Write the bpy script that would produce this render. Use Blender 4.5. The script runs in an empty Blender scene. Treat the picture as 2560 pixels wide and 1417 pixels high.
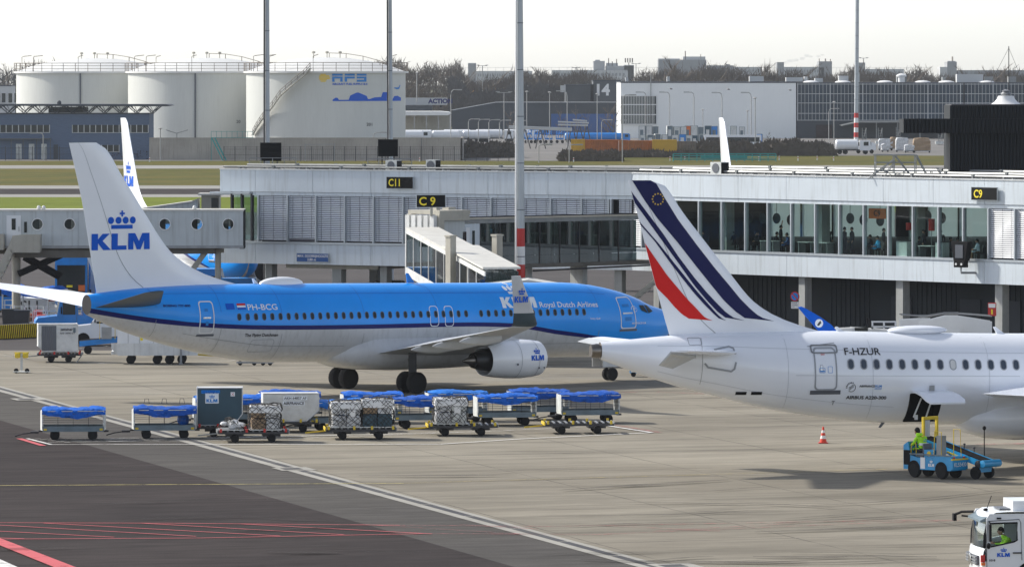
import bpy, bmesh, math, random
from math import sin, cos, pi, radians, atan2, sqrt
from mathutils import Vector, Matrix
random.seed(7)
SC = bpy.context.scene
COL = SC.collection
# ---------------- camera: terrace 16.4 m above the apron, long lens ----------------
F, H, HY = 14000.0, 16.4, 190.0
cam = bpy.data.cameras.new('camera'); co = bpy.data.objects.new('camera', cam); COL.objects.link(co)
co.location = (0, 0, H); co.rotation_euler = (pi/2, 0, 0)
cam.sensor_width = 36; cam.lens = F/2560*36
cam.shift_y = -(708.5-HY)/2560
cam.clip_start = 1; cam.clip_end = 20000
SC.camera = co
# ---------------- light ----------------
SUN_EL, SUN_AZ = 36, -66        # azimuth of the sun from +Y, positive to +X
w = bpy.data.worlds.new('World'); SC.world = w; w.use_nodes = True
nt = w.node_tree; bg = nt.nodes['Background']
sky = nt.nodes.new('ShaderNodeTexSky'); sky.sky_type = 'NISHITA'; sky.sun_disc = False
sky.sun_elevation = radians(SUN_EL); sky.sun_rotation = radians(SUN_AZ)
sky.air_density = 0.7; sky.dust_density = 0.9; sky.ozone_density = 1.0; sky.altitude = 0
bw = nt.nodes.new('ShaderNodeRGBToBW'); mxs = nt.nodes.new('ShaderNodeMix'); mxs.data_type = 'RGBA'; mxs.inputs[0].default_value = .6
nt.links.new(sky.outputs[0], bw.inputs[0]); nt.links.new(sky.outputs[0], mxs.inputs[6]); nt.links.new(bw.outputs[0], mxs.inputs[7]); nt.links.new(mxs.outputs[2], bg.inputs[0]); bg.inputs[1].default_value = 0.15   # thin high cloud: a paler sky
sl = bpy.data.lights.new('sun', 'SUN'); sl.energy = 2.9; sl.angle = radians(2.5); sl.color = (1, .95, .86)
so = bpy.data.objects.new('sun', sl); COL.objects.link(so)
az = radians(SUN_AZ); el = radians(SUN_EL)
sd = Vector((sin(az)*cos(el), cos(az)*cos(el), sin(el)))
so.rotation_euler = sd.to_track_quat('Z', 'Y').to_euler(); so.location = (0, 200, 100)
SC.view_settings.view_transform = 'Standard'; SC.view_settings.look = 'None'
SC.view_settings.exposure = 0.82; SC.view_settings.gamma = 1
SC.cycles.max_bounces = 6; SC.cycles.diffuse_bounces = 3; SC.cycles.glossy_bounces = 3
SC.cycles.transparent_max_bounces = 12; SC.cycles.transmission_bounces = 6; SC.cycles.volume_bounces = 1
# ---------------- placing ----------------
def gp(px, py):                      # point of the ground seen at a pixel of the 2560 px photo
    Y = F*H/(py-HY); return Vector(((px-1280)/F*Y, Y, 0))
def at(px, py, Y): return Vector(((px-1280)/F*Y, Y, H-(py-HY)*Y/F))
def gY(py): return F*H/(py-HY)
# ---------------- mesh builder ----------------
class MB:
    def __init__(s): s.v = []; s.f = []; s.m = []; s.T = None
    def add(s, vs, fs, m=0):
        n = len(s.v)
        if s.T is not None: vs = [s.T @ Vector(p) for p in vs]
        s.v += [tuple(p) for p in vs]
        for f in fs: s.f.append(tuple(i+n for i in f)); s.m.append(m)
        return s
    def box(s, x0, x1, y0, y1, z0, z1, m=0):
        vs = [(x, y, z) for z in (z0, z1) for y in (y0, y1) for x in (x0, x1)]
        return s.add(vs, [(0, 2, 3, 1), (4, 5, 7, 6), (0, 1, 5, 4), (2, 6, 7, 3), (0, 4, 6, 2), (1, 3, 7, 5)], m)
    def prism(s, poly, t0, t1, ax='y', m=0, mc=None):    # poly of 2-D points, extruded along an axis
        n = len(poly)
        P = {'y': lambda a, b, t: (a, t, b), 'x': lambda a, b, t: (t, a, b), 'z': lambda a, b, t: (a, b, t)}[ax]
        vs = [P(a, b, t0) for a, b in poly]+[P(a, b, t1) for a, b in poly]
        s.add(vs, [(i, (i+1) % n, n+(i+1) % n, n+i) for i in range(n)], m)
        return s.add(vs, [tuple(range(n))[::-1], tuple(range(n, 2*n))], m if mc is None else mc)
    def tube(s, pts, r, n=6, m=0, cap=True):
        pts = [Vector(p) for p in pts]; k = len(pts); R = r if isinstance(r, (list, tuple)) else [r]*k
        rings = []
        for i, p in enumerate(pts):
            d = (pts[min(i+1, k-1)]-pts[max(i-1, 0)]).normalized()
            u = d.cross(Vector((0, 0, 1)))
            if u.length < .05: u = d.cross(Vector((1, 0, 0)))
            u.normalize(); v = d.cross(u)
            rings.append([p+R[i]*(cos(2*pi*j/n)*u+sin(2*pi*j/n)*v) for j in range(n)])
        return s.loft(rings, m=m, cap=cap)
    def loft(s, rings, closed=True, cap=True, m=0):
        n = len(rings[0]); vs = [p for r in rings for p in r]; fs = []
        for i in range(len(rings)-1):
            for j in range(n if closed else n-1):
                a, b = i*n+j, i*n+(j+1) % n; fs.append((a, b, b+n, a+n))
        if cap: fs += [tuple(range(n))[::-1], tuple(range((len(rings)-1)*n, len(rings)*n))]
        return s.add(vs, fs, m)
    def lathe(s, prof, c=(0, 0, 0), ax='z', n=24, m=0):  # prof: (r, h) list
        rings = []
        for r, h in prof:
            ring = []
            for j in range(n):
                a = 2*pi*j/n; u, v = r*cos(a), r*sin(a)
                q = {'z': (u, v, h), 'x': (h, u, v), 'y': (u, h, v)}[ax]
                ring.append((q[0]+c[0], q[1]+c[1], q[2]+c[2]))
            rings.append(ring)
        return s.loft(rings, m=m)
    def ell(s, c, r, n=10, k=6, m=0):
        rings = []
        for i in range(k+1):
            t = -pi/2+pi*i/k; t = max(min(t, pi/2-.08), -pi/2+.08)
            rings.append([(c[0]+r[0]*cos(t)*cos(2*pi*j/n), c[1]+r[1]*cos(t)*sin(2*pi*j/n), c[2]+r[2]*sin(t)) for j in range(n)])
        return s.loft(rings, m=m)
    def build(s, name, mats, parent=None, smooth=False, loc=None, fix=True):
        me = bpy.data.meshes.new(name); me.from_pydata(s.v, [], s.f); 
        if not isinstance(mats, (list, tuple)): mats = [mats]
        for q in mats: me.materials.append(M[q] if isinstance(q, str) else q)
        if len(mats) > 1: me.polygons.foreach_set('material_index', s.m)
        if fix:
            bm = bmesh.new(); bm.from_mesh(me); bmesh.ops.recalc_face_normals(bm, faces=bm.faces); bm.to_mesh(me); bm.free()
        if smooth:
            me.polygons.foreach_set('use_smooth', [True]*len(me.polygons))
            me.set_sharp_from_angle(angle=radians(35 if smooth is True else smooth))
        me.update()
        o = bpy.data.objects.new(name, me); COL.objects.link(o)
        if parent is not None: o.parent = parent
        if loc is not None: o.location = loc
        return o
def rot(o, rz): o.rotation_euler = (0, 0, radians(rz)); return o
def tag(o, label=None, cat=None, group=None, kind=None):
    if label: o['label'] = label
    if cat: o['category'] = cat
    if group: o['group'] = group
    if kind: o['kind'] = kind
    return o
def thing(name, label, cat, loc=(0, 0, 0), rz=0, group=None):
    o = bpy.data.objects.new(name, None); COL.objects.link(o); o.location = loc; o.rotation_euler = (0, 0, radians(rz))
    return tag(o, label, cat, group)
def dup(o, loc=None, rz=None, label=None, parent=None, sc=None):
    c = o.copy(); COL.objects.link(c); c.parent = parent
    if parent is not None: pass
    if loc is not None: c.location = loc
    if rz is not None: c.rotation_euler = (0, 0, radians(rz))
    if sc: c.scale = (sc,)*3 if not isinstance(sc, tuple) else sc
    if label: c['label'] = label
    for ch in o.children: dup(ch, parent=c)
    return c
def interp(tab, x):                 # smooth (monotone) interpolation
    if x <= tab[0][0]: return tab[0][1]
    if x >= tab[-1][0]: return tab[-1][1]
    n = len(tab)
    for i in range(n-1):
        if tab[i][0] <= x <= tab[i+1][0]: break
    def sl(k):
        if k <= 0 or k >= n-1: return None
        d0 = (tab[k][1]-tab[k-1][1])/(tab[k][0]-tab[k-1][0]); d1 = (tab[k+1][1]-tab[k][1])/(tab[k+1][0]-tab[k][0])
        return 0 if d0*d1 <= 0 else 2*d0*d1/(d0+d1)
    h = tab[i+1][0]-tab[i][0]; d = (tab[i+1][1]-tab[i][1])/h
    m0, m1 = sl(i), sl(i+1); m0 = d if m0 is None else m0; m1 = d if m1 is None else m1
    t = (x-tab[i][0])/h
    return (2*t**3-3*t*t+1)*tab[i][1]+(t**3-2*t*t+t)*h*m0+(-2*t**3+3*t*t)*tab[i+1][1]+(t**3-t*t)*h*m1
def lin(tab, x):
    if x <= tab[0][0]: return tab[0][1]
    for (a, b), (c, d) in zip(tab, tab[1:]):
        if x <= c: return b+(d-b)*(x-a)/(c-a)
    return tab[-1][1]
# ---------------- materials ----------------
M = {}
def mat(name, col, rough=.6, metal=0, var=0, scale=1.0, streak=0, coat=0, bump=0, dirt=None, sz=(1, 1, 1), obj=True, spec=.5, alpha=None):
    m = bpy.data.materials.new(name); m.use_nodes = True; nt = m.node_tree; N = nt.nodes; L = nt.links
    b = N['Principled BSDF']; b.inputs['Roughness'].default_value = rough; b.inputs['Metallic'].default_value = metal
    b.inputs['Specular IOR Level'].default_value = spec
    if coat: b.inputs['Coat Weight'].default_value = coat; b.inputs['Coat Roughness'].default_value = .08
    c4 = (*col, 1); b.inputs['Base Color'].default_value = c4
    if alpha is not None: b.inputs['Alpha'].default_value = alpha
    if var or streak or bump:
        tc = N.new('ShaderNodeTexCoord'); out = tc.outputs['Object']
        mp = N.new('ShaderNodeMapping'); L.new(out, mp.inputs[0]); mp.inputs['Scale'].default_value = sz
        src = None
        if var:
            nz = N.new('ShaderNodeTexNoise'); nz.inputs['Scale'].default_value = scale; nz.inputs['Detail'].default_value = 6; nz.inputs['Roughness'].default_value = .62
            L.new(mp.outputs[0], nz.inputs['Vector'])
            cr = N.new('ShaderNodeMapRange'); cr.inputs[1].default_value = .3; cr.inputs[2].default_value = .7
            cr.inputs[3].default_value = 1-var; cr.inputs[4].default_value = 1+var*.6; L.new(nz.outputs[0], cr.inputs[0])
            mx = N.new('ShaderNodeMix'); mx.data_type = 'RGBA'; mx.blend_type = 'MULTIPLY'; mx.inputs[0].default_value = 1
            mx.inputs[6].default_value = c4; L.new(cr.outputs[0], mx.inputs[7]); src = mx.outputs[2]
        if streak:
            mp2 = N.new('ShaderNodeMapping'); L.new(out, mp2.inputs[0]); mp2.inputs['Scale'].default_value = (3, 3, .18)
            n2 = N.new('ShaderNodeTexNoise'); n2.inputs['Scale'].default_value = 1.6; n2.inputs['Detail'].default_value = 5
            L.new(mp2.outputs[0], n2.inputs['Vector'])
            r2 = N.new('ShaderNodeMapRange'); r2.inputs[1].default_value = .5; r2.inputs[2].default_value = .74; L.new(n2.outputs[0], r2.inputs[0])
            m2 = N.new('ShaderNodeMix'); m2.data_type = 'RGBA'; mu = N.new('ShaderNodeMath'); mu.operation = 'MULTIPLY'; mu.inputs[1].default_value = streak
            L.new(r2.outputs[0], mu.inputs[0]); L.new(mu.outputs[0], m2.inputs[0])
            if src is not None: L.new(src, m2.inputs[6])
            else: m2.inputs[6].default_value = c4
            m2.inputs[7].default_value = (*(dirt or (.12, .11, .08)), 1); src = m2.outputs[2]
        if src is not None: L.new(src, b.inputs['Base Color'])
        if bump:
            n3 = N.new('ShaderNodeTexNoise'); n3.inputs['Scale'].default_value = scale*4; n3.inputs['Detail'].default_value = 4; L.new(mp.outputs[0], n3.inputs['Vector'])
            bp = N.new('ShaderNodeBump'); bp.inputs['Strength'].default_value = bump; bp.inputs['Distance'].default_value = .05
            L.new(n3.outputs[0], bp.inputs['Height']); L.new(bp.outputs[0], b.inputs['Normal'])
    M[name] = m; return m
mat('blue_paint', (.0, .31, .93), .32, coat=.22, var=.06, scale=.5, spec=.3)
mat('navy_paint', (.002, .006, .13), .4, spec=.2)
mat('belly_paint', (.60, .61, .62), .35, coat=.3, var=.12, scale=.5, streak=.25, dirt=(.25, .24, .22))
mat('jet_white', (.86, .88, .91), .28, coat=.5, var=.04, scale=.4)
mat('air_white', (.84, .87, .93), .25, coat=.6, var=.03, scale=.3)
mat('wing_grey', (.50, .52, .54), .4, var=.1, scale=.8)
mat('wing_dark', (.022, .05, .07), .5, var=.15, scale=1)
mat('logo_blue', (.0, .10, .58), .5, spec=.1)
mat('logo_light', (.82, .86, .9), .35)
mat('logo_pale', (.02, .22, .62), .5, spec=.2)
mat('af_navy', (.002, .005, .075), .4, spec=.2)
mat('af_red', (.62, .006, .006), .4, spec=.25)
mat('yellow_paint', (.85, .58, .03), .5)
mat('line_dark', (.10, .11, .13), .5)
mat('line_grey', (.32, .34, .37), .5)
mat('black_text', (.02, .02, .025), .5)
mat('cabin_glass', (.006, .016, .022), .35, spec=.2)
mat('af_glass', (.03, .045, .07), .1, spec=.8)
mat('chrome', (.55, .55, .55), .25, metal=1)
mat('engine_dark', (.03, .03, .032), .4, metal=.6)
mat('titanium', (.22, .20, .18), .35, metal=1)
mat('tyre', (.010, .010, .011), .95, var=.3, scale=4)
mat('rim', (.28, .30, .32), .45, metal=.4)
mat('black', (.006, .006, .008), .7, spec=.2)
mat('dark_steel', (.035, .035, .04), .55, var=.3, scale=2)
mat('steel', (.30, .31, .32), .45, metal=.5, var=.2, scale=2)
mat('galv', (.27, .28, .28), .5, metal=.3, var=.2, scale=1.5)
mat('tarp_blue', (.0, .125, .60), .5, var=.35, scale=2.6, bump=1.0, spec=.3)
mat('gse_blue', (.0, .22, .66), .4, coat=.3, var=.15, scale=1.5)
mat('gse_light', (.01, .29, .60), .4, coat=.3, var=.15, scale=1.5)
mat('tarp_grey', (.33, .32, .29), .7, var=.3, scale=1.5)
mat('cart_panel', (.62, .64, .62), .5, var=.25, scale=2, streak=.4)
mat('cart_side', (.14, .19, .22), .5, var=.35, scale=1.5)
mat('container_dark', (.025, .075, .11), .45, var=.15, scale=1.2)
mat('alu', (.58, .59, .59), .38, metal=.55, var=.2, scale=1.4, bump=.3)
mat('alu_white', (.66, .67, .66), .45, var=.18, scale=1.2, streak=.3)
mat('plastic_wrap', (.62, .63, .64), .3, var=.35, scale=2.5, bump=.8)
mat('cardboard', (.34, .24, .15), .8, var=.2, scale=2)
mat('net', (.03, .028, .026), .8)
mat('yellow', (.72, .52, .03), .5, var=.15, scale=2)
mat('orange', (.75, .16, .02), .5); mat('orange_worn', (.42, .15, .035), .7, var=.3, scale=.6); mat('tarp_blue_faded', (.01, .17, .62), .55, var=.4, scale=1.8, bump=1.0, spec=.3); mat('tarp_blue_deep', (.0, .09, .48), .45, var=.35, scale=3, bump=1.0, spec=.3)
mat('red', (.52, .02, .015), .45)
mat('white', (.80, .80, .79), .4, var=.05, scale=1)
mat('truck_white', (.76, .78, .80), .3, coat=.5, var=.05, scale=1)
mat('hi_vis', (.42, .85, .02), .7)
mat('reflect', (.7, .72, .72), .4)
mat('skin', (.45, .25, .17), .6)
mat('hair_dark', (.015, .012, .01), .8)
mat('cloth_dark', (.02, .022, .03), .85)
mat('cloth_blue', (.04, .35, .65), .8)
mat('cloth_pale', (.55, .62, .72), .8)
mat('cloth_brown', (.16, .11, .07), .85)
mat('facade', (.60, .66, .71), .5, var=.07, scale=.4, streak=.28, dirt=(.2, .2, .17))
mat('facade_top', (.66, .68, .68), .6, var=.15, scale=.8)
mat('blind', (.66, .70, .75), .45)
mat('blind_gap', (.13, .125, .15), .6)
mat('mullion', (.42, .46, .49), .4, metal=.3)
mat('roof_grey', (.12, .115, .105), .85, var=.35, scale=.25)
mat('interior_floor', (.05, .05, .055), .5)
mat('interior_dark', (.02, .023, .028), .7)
mat('column', (.36, .37, .36), .7, var=.15, scale=1, streak=.3)
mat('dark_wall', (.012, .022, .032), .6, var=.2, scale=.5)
mat('bridge_white', (.52, .56, .57), .45, var=.08, scale=.6, streak=.3)
mat('bridge_beige', (.42, .40, .34), .55, var=.12, scale=.8, streak=.2)
mat('bridge_roof', (.58, .57, .53), .6, var=.12, scale=1)
mat('bridge_under', (.14, .13, .11), .7, var=.2)
mat('tank_white', (.60, .61, .575), .5, var=.07, scale=.12, streak=.12, dirt=(.3, .29, .25), sz=(1, 1, .3))
mat('tank_dome', (.72, .72, .70), .5, var=.05, scale=.2)
mat('rust', (.2, .17, .14), .8, var=.3)
mat('concrete_wall', (.38, .35, .31), .85, var=.2, scale=.2, streak=.45, dirt=(.16, .14, .12))
mat('brick_blue', (.10, .145, .23), .8, var=.14, scale=.8, sz=(1, 1, 4))
mat('window_dark', (.012, .018, .02), .2, spec=.4)
mat('hall_white', (.86, .87, .85), .6, var=.04, scale=.05, streak=.06)
mat('hall_glass', (.012, .03, .055), .3, var=.6, scale=.09, spec=.35)
mat('hall_dark', (.035, .045, .06), .6, var=.2, scale=.1)
mat('hall_grey', (.085, .095, .105), .7, var=.1, scale=.1)
mat('corrugate', (.016, .019, .022), .6, spec=.2)
mat('far_pale', (.52, .53, .53), .8, var=.1, scale=.05)
mat('far_grey', (.30, .31, .32), .8, var=.15, scale=.05)
mat('twig', (.155, .128, .105), .9, var=.35, scale=.12)
mat('twig_blue', (.105, .10, .10), .9, var=.35, scale=.12)
mat('bush', (.10, .082, .066), .9, var=.35, scale=.6)
mat('hedge', (.038, .022, .024), .9, var=.35, scale=1.5)
mat('pole', (.42, .45, .47), .45, metal=.35, var=.08, scale=.3)
mat('lamp_grey', (.34, .34, .33), .5)
mat('ochre', (.48, .25, .08), .6, var=.15)
mat('teal', (.02, .30, .30), .5)
mat('yellow_far', (.62, .36, .02), .6, var=.1, scale=.5)
mat('sign_black', (.004, .005, .006), .6, spec=.15)
mat('sign_blue', (.005, .07, .26), .4)
mat('sign_yellow', (.9, .72, .02), .5)
def glass(name, tint, alpha=.35, rough=.02):
    m = bpy.data.materials.new(name); m.use_nodes = True; N = m.node_tree.nodes; L = m.node_tree.links
    N.remove(N['Principled BSDF']); out = N['Material Output']
    t = N.new('ShaderNodeBsdfTransparent'); t.inputs[0].default_value = (*tint, 1)
    g = N.new('ShaderNodeBsdfGlossy'); g.inputs['Roughness'].default_value = rough; g.inputs['Color'].default_value = (.9, .95, 1, 1)
    f0 = N.new('ShaderNodeFresnel'); f0.inputs[0].default_value = 1.5; gm = N.new('ShaderNodeNewGeometry'); iv = N.new('ShaderNodeMath'); iv.operation = 'SUBTRACT'; iv.inputs[0].default_value = 1; L.new(gm.outputs['Backfacing'], iv.inputs[1]); f = N.new('ShaderNodeMath'); f.operation = 'MULTIPLY'; L.new(f0.outputs[0], f.inputs[0]); L.new(iv.outputs[0], f.inputs[1])
    a = N.new('ShaderNodeMath'); a.operation = 'ADD'; a.inputs[1].default_value = alpha; L.new(f.outputs[0], a.inputs[0])
    mx = N.new('ShaderNodeMixShader'); L.new(a.outputs[0], mx.inputs[0]); L.new(t.outputs[0], mx.inputs[1]); L.new(g.outputs[0], mx.inputs[2])
    L.new(mx.outputs[0], out.inputs[0]); M[name] = m
glass('pier_glass', (.80, .88, .86), .0); glass('tunnel_glass', (.25, .31, .31), .05); glass('cab_glass', (.88, .93, .93), .02)
# ---------------- lettering ----------------
_tc = {}
def text2d(s, h=1.0, bold=0.0, shear=0.0, sx=1.0):
    key = (s, round(bold, 3), round(shear, 3))
    if key not in _tc:
        cu = bpy.data.curves.new('t', 'FONT'); cu.body = s; cu.size = 1; cu.offset = bold; cu.shear = shear; cu.resolution_u = 3
        o = bpy.data.objects.new('t', cu); COL.objects.link(o)
        dg = bpy.context.evaluated_depsgraph_get(); me = bpy.data.meshes.new_from_object(o.evaluated_get(dg))
        _tc[key] = ([(v.co.x, v.co.y) for v in me.vertices], [tuple(p.vertices) for p in me.polygons])
        bpy.data.objects.remove(o); bpy.data.curves.remove(cu); bpy.data.meshes.remove(me)
    vs, fs = _tc[key]
    x0 = min(v[0] for v in vs); cap = .69
    k = h/cap
    return [((x-x0)*k*sx, y*k) for x, y in vs], fs
def klm2d(crown=True):                # block letters and crown, letters 1 high, 3.3 wide, x 0..3.3
    V = []; Fc = []
    def P(pts): n = len(V); V.extend(pts); Fc.append(tuple(range(n, n+len(pts))))
    P([(0, 0), (.36, 0), (.36, 1), (0, 1)]); P([(.36, .42), (.66, 0), (1.1, 0), (.62, .56), (.36, .66)]); P([(.36, .42), (.62, .56), (1.02, 1), (.62, 1), (.36, .66)])
    P([(1.12, 0), (1.48, 0), (1.48, 1), (1.12, 1)]); P([(1.48, 0), (1.98, 0), (1.98, .26), (1.48, .26)])
    P([(2.08, 0), (2.38, 0), (2.38, 1), (2.08, 1)]); P([(3.0, 0), (3.34, 0), (3.34, 1), (3.0, 1)])
    P([(2.38, .55), (2.58, 0), (2.80, 0), (2.70, .52), (2.48, 1), (2.38, 1)]); P([(2.80, 0), (3.0, .55), (3.0, 1), (2.90, 1), (2.70, .52)])
    if crown:
        P([(1.1, 1.28), (2.33, 1.28), (2.33, 1.52), (1.1, 1.52)])
        for cx, ry in ((1.08, .22), (1.51, .22), (1.92, .22), (2.34, .22)):
            P([(cx+.175*cos(a*pi/7), 1.80+ry*cos(0)*sin(a*pi/7)) for a in range(14)])
        P([(1.67, 2.03), (1.77, 2.03), (1.77, 2.40), (1.67, 2.40)]); P([(1.57, 2.16), (1.67, 2.16), (1.67, 2.27), (1.57, 2.27)]); P([(1.77, 2.16), (1.87, 2.16), (1.87, 2.27), (1.77, 2.27)])
    return V, Fc
def sky2d(n=20):                      # round globe mark with a ring of strokes
    V = []; Fc = []
    def P(pts): k = len(V); V.extend(pts); Fc.append(tuple(range(k, k+len(pts))))
    for i in range(n):
        a0 = -2.2+i*.155; a1 = a0+.155
        P([(cos(a0)*.5, sin(a0)*.5), (cos(a1)*.5, sin(a1)*.5), (cos(a1)*.44, sin(a1)*.44), (cos(a0)*.44, sin(a0)*.44)])
    for i in range(7):
        a = 1.25+i*.32; c, s_ = cos(a), sin(a)
        P([(c*.46-s_*.05, s_*.46+c*.05), (c*.62-s_*.05, s_*.62+c*.05), (c*.62+s_*.05, s_*.62-c*.05), (c*.46+s_*.05, s_*.46-c*.05)])
    for dy in (-.14, 0, .14):
        for k in range(5):
            x0 = -.28+k*.11; x1 = x0+.11
            f = lambda x: dy+.08*sin(x*9)+x*.35
            P([(x0, f(x0)), (x1, f(x1)), (x1, f(x1)+.06), (x0, f(x0)+.06)])
    return V, Fc
def decal(name, shape, mp, mt, parent, cuts=0, umax=0):
    vs, fs = shape
    bm = bmesh.new(); bv = [bm.verts.new((x, y, 0)) for x, y in vs]
    for f in fs:
        try: bm.faces.new([bv[i] for i in f])
        except ValueError: pass
    ys = [v[1] for v in vs]; xs = [v[0] for v in vs]
    def cut(lo, hi, n, no):
        for i in range(1, n):
            t = lo+(hi-lo)*i/n
            bmesh.ops.bisect_plane(bm, geom=bm.verts[:]+bm.edges[:]+bm.faces[:], plane_co=(t*no[0], t*no[1], 0), plane_no=no)
    if cuts: cut(min(ys), max(ys), cuts, (0, 1, 0))
    if umax: cut(min(xs), max(xs), umax, (1, 0, 0))
    for v in bm.verts: v.co = Vector(mp(v.co.x, v.co.y))
    me = bpy.data.meshes.new(name); bm.to_mesh(me); bm.free()
    me.materials.append(M[mt]); o = bpy.data.objects.new(name, me); COL.objects.link(o); o.parent = parent
    return o
def flat(o3, ux, uz, k=1.0):          # flat mapper: origin, right vector, up vector
    o3, ux, uz = Vector(o3), Vector(ux), Vector(uz)
    return lambda x, y: o3+ux*(x*k)+uz*(y*k)
def wheel(parent, x, y, z, r, wd, hub='rim', name='wheel', n=20, ax='y'):
    b = MB(); b.lathe([(r*.55, -wd/2), (r*.93, -wd/2), (r, -wd*.32), (r, wd*.32), (r*.93, wd/2), (r*.55, wd/2)], ax=ax, n=n)
    o = b.build(name, 'tyre', parent, True, (x, y, z))
    c = MB(); c.lathe([(.02*r, -wd*.42), (r*.3, -wd*.44), (r*.56, -wd*.34), (r*.56, wd*.34), (r*.3, wd*.44), (.02*r, wd*.42)], ax=ax, n=n)
    c.build('rim', hub, o, True)
    return o
# ================= ground =================
def sheet(name, pts, z, mt, kind='structure'):
    b = MB(); b.add([(p[0], p[1], z) for p in pts], [tuple(range(len(pts)))])
    o = b.build(name, mt, fix=False)
    if o.data.polygons[0].normal.z < 0: o.data.flip_normals()
    return tag(o, kind=kind)
GA = atan2(80, 24.5)                 # the slab grid and the drain run in this direction (mirrored to -X)
def ground_mat(name, c0, c1, joint=0, jcol=(.05, .05, .05), stain=.35, tyre=.3, cell=7.5, fine=.08, yoff=0):
    m = bpy.data.materials.new(name); m.use_nodes = True; nt = m.node_tree; N = nt.nodes; L = nt.links; b = N['Principled BSDF']
    b.inputs['Roughness'].default_value = .95; b.inputs['Specular IOR Level'].default_value = .08
    g = N.new('ShaderNodeNewGeometry'); mp = N.new('ShaderNodeMapping'); L.new(g.outputs['Position'], mp.inputs[0])
    mp.inputs['Rotation'].default_value = (0, 0, -radians(16.9)); P = mp.outputs[0]
    def noise(sc, det, scl=(1, 1, 1), ro=.6):
        q = N.new('ShaderNodeMapping'); q.inputs['Scale'].default_value = scl; L.new(P, q.inputs[0])
        n = N.new('ShaderNodeTexNoise'); n.inputs['Scale'].default_value = sc; n.inputs['Detail'].default_value = det; n.inputs['Roughness'].default_value = ro
        L.new(q.outputs[0], n.inputs['Vector']); return n.outputs[0]
    def rng(s, a, b_, c, d):
        r = N.new('ShaderNodeMapRange'); L.new(s, r.inputs[0])
        for i, v in enumerate((a, b_, c, d)): r.inputs[i+1].default_value = v
        return r.outputs[0]
    def mix(f, A, B, bt='MIX'):
        x = N.new('ShaderNodeMix'); x.data_type = 'RGBA'; x.blend_type = bt
        for s, i in ((f, 0), (A, 6), (B, 7)):
            if isinstance(s, (int, float)): x.inputs[i].default_value = s if i == 0 else (s, s, s, 1)
            elif isinstance(s, tuple): x.inputs[i].default_value = (*s, 1)
            else: L.new(s, x.inputs[i])
        return x.outputs[2]
    c = mix(rng(noise(.05, 8), .38, .62, 0, 1), c0, c1)
    c = mix(1.0, c, rng(noise(1.2, 8, (.25, 1, 1)), .3, .7, 1-fine*1.6, 1+fine), 'MULTIPLY')
    c = mix(1.0, c, rng(noise(14, 3), .3, .7, 1-fine, 1+fine*.6), 'MULTIPLY')
    # rubber and oil dragged along the driving direction
    if tyre:
        t = rng(noise(.42, 8, (.07, 1, 1), .72), .50, .72, 0, tyre); c = mix(t, c, tuple(v*.32 for v in c0))
        t = rng(noise(1.7, 6, (.05, 1, 1), .7), .60, .76, 0, tyre*.9); c = mix(t, c, tuple(v*.25 for v in c0))
    t = rng(noise(.10, 8, (.35, 1, 1), .68), .50, .70, 0, stain); c = mix(t, c, tuple(v*.42 for v in c0))
    if joint:
        sp = N.new('ShaderNodeSeparateXYZ'); L.new(P, sp.inputs[0])
        tot = None
        for ax, cl, wd in ((0, cell, .06), (1, cell, .11)):
            a = N.new('ShaderNodeMath'); a.operation = 'PINGPONG'; L.new(sp.outputs[ax], a.inputs[0]); a.inputs[1].default_value = cl/2
            l = N.new('ShaderNodeMath'); l.operation = 'LESS_THAN'; L.new(a.outputs[0], l.inputs[0]); l.inputs[1].default_value = wd/2
            if tot is None: tot = l.outputs[0]
            else:
                mxn = N.new('ShaderNodeMath'); mxn.operation = 'MAXIMUM'; L.new(tot, mxn.inputs[0]); L.new(l.outputs[0], mxn.inputs[1]); tot = mxn.outputs[0]
        mu = N.new('ShaderNodeMath'); mu.operation = 'MULTIPLY'; L.new(tot, mu.inputs[0]); L.new(rng(noise(.3, 4), .35, .6, joint*.2, joint), mu.inputs[1])
        c = mix(mu.outputs[0], c, jcol)
    L.new(c, b.inputs['Base Color']); M[name] = m
ground_mat('m_concrete', (.305, .279, .228), (.228, .206, .167), .9, (.06, .055, .05), .75, .75)
ground_mat('m_asphalt', (.105, .098, .09), (.088, .082, .077), .0, stain=.3, tyre=.35, fine=.16)
ground_mat('m_asphalt_dark', (.056, .046, .044), (.042, .035, .034), 0, stain=.3, tyre=.2, fine=.22)
ground_mat('m_asphalt_mid', (.10, .092, .09), (.085, .078, .078), 0, stain=.3, tyre=.3, fine=.1)
ground_mat('m_light', (.34, .33, .31), (.29, .28, .26), 0, stain=.2, tyre=.2)
ground_mat('m_yard', (.22, .21, .2), (.18, .175, .17), 0, stain=.4, tyre=.3)
ground_mat('m_grass_dry', (.14, .118, .024), (.09, .095, .018), 0, stain=.3, tyre=.25, fine=.25)
ground_mat('m_grass', (.165, .20, .018), (.135, .17, .016), 0, stain=.15, tyre=.12, fine=.2)
ground_mat('m_far', (.10, .10, .06), (.13, .12, .08), 0, stain=.3, tyre=.2)
W = 400
sheet('ground', [(-6000, -200), (6000, -200), (6000, 9000), (-6000, 9000)], -.08, 'm_far')
sheet('asphalt_apron', [(-300, 60), (300, 60), (300, 675), (-300, 675)], -.02, 'm_asphalt_mid')
def strip(name, y0, y1, mt, z=-.03, x0=-W, x1=W):
    return sheet(name, [(x0, gY(y0)), (x1, gY(y0)), (x1, gY(y1)), (x0, gY(y1))], z, mt)
strip('grass_verge', 531, 492, 'm_grass', -.05)
strip('taxiway_shoulder', 492, 485, 'm_light', -.05)
strip('taxiway', 485, 471, 'm_asphalt_dark', -.05)
strip('taxiway_shoulder', 471, 463, 'm_light', -.05)
strip('grass_field', 463, 421, 'm_grass_dry', -.05)
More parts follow.
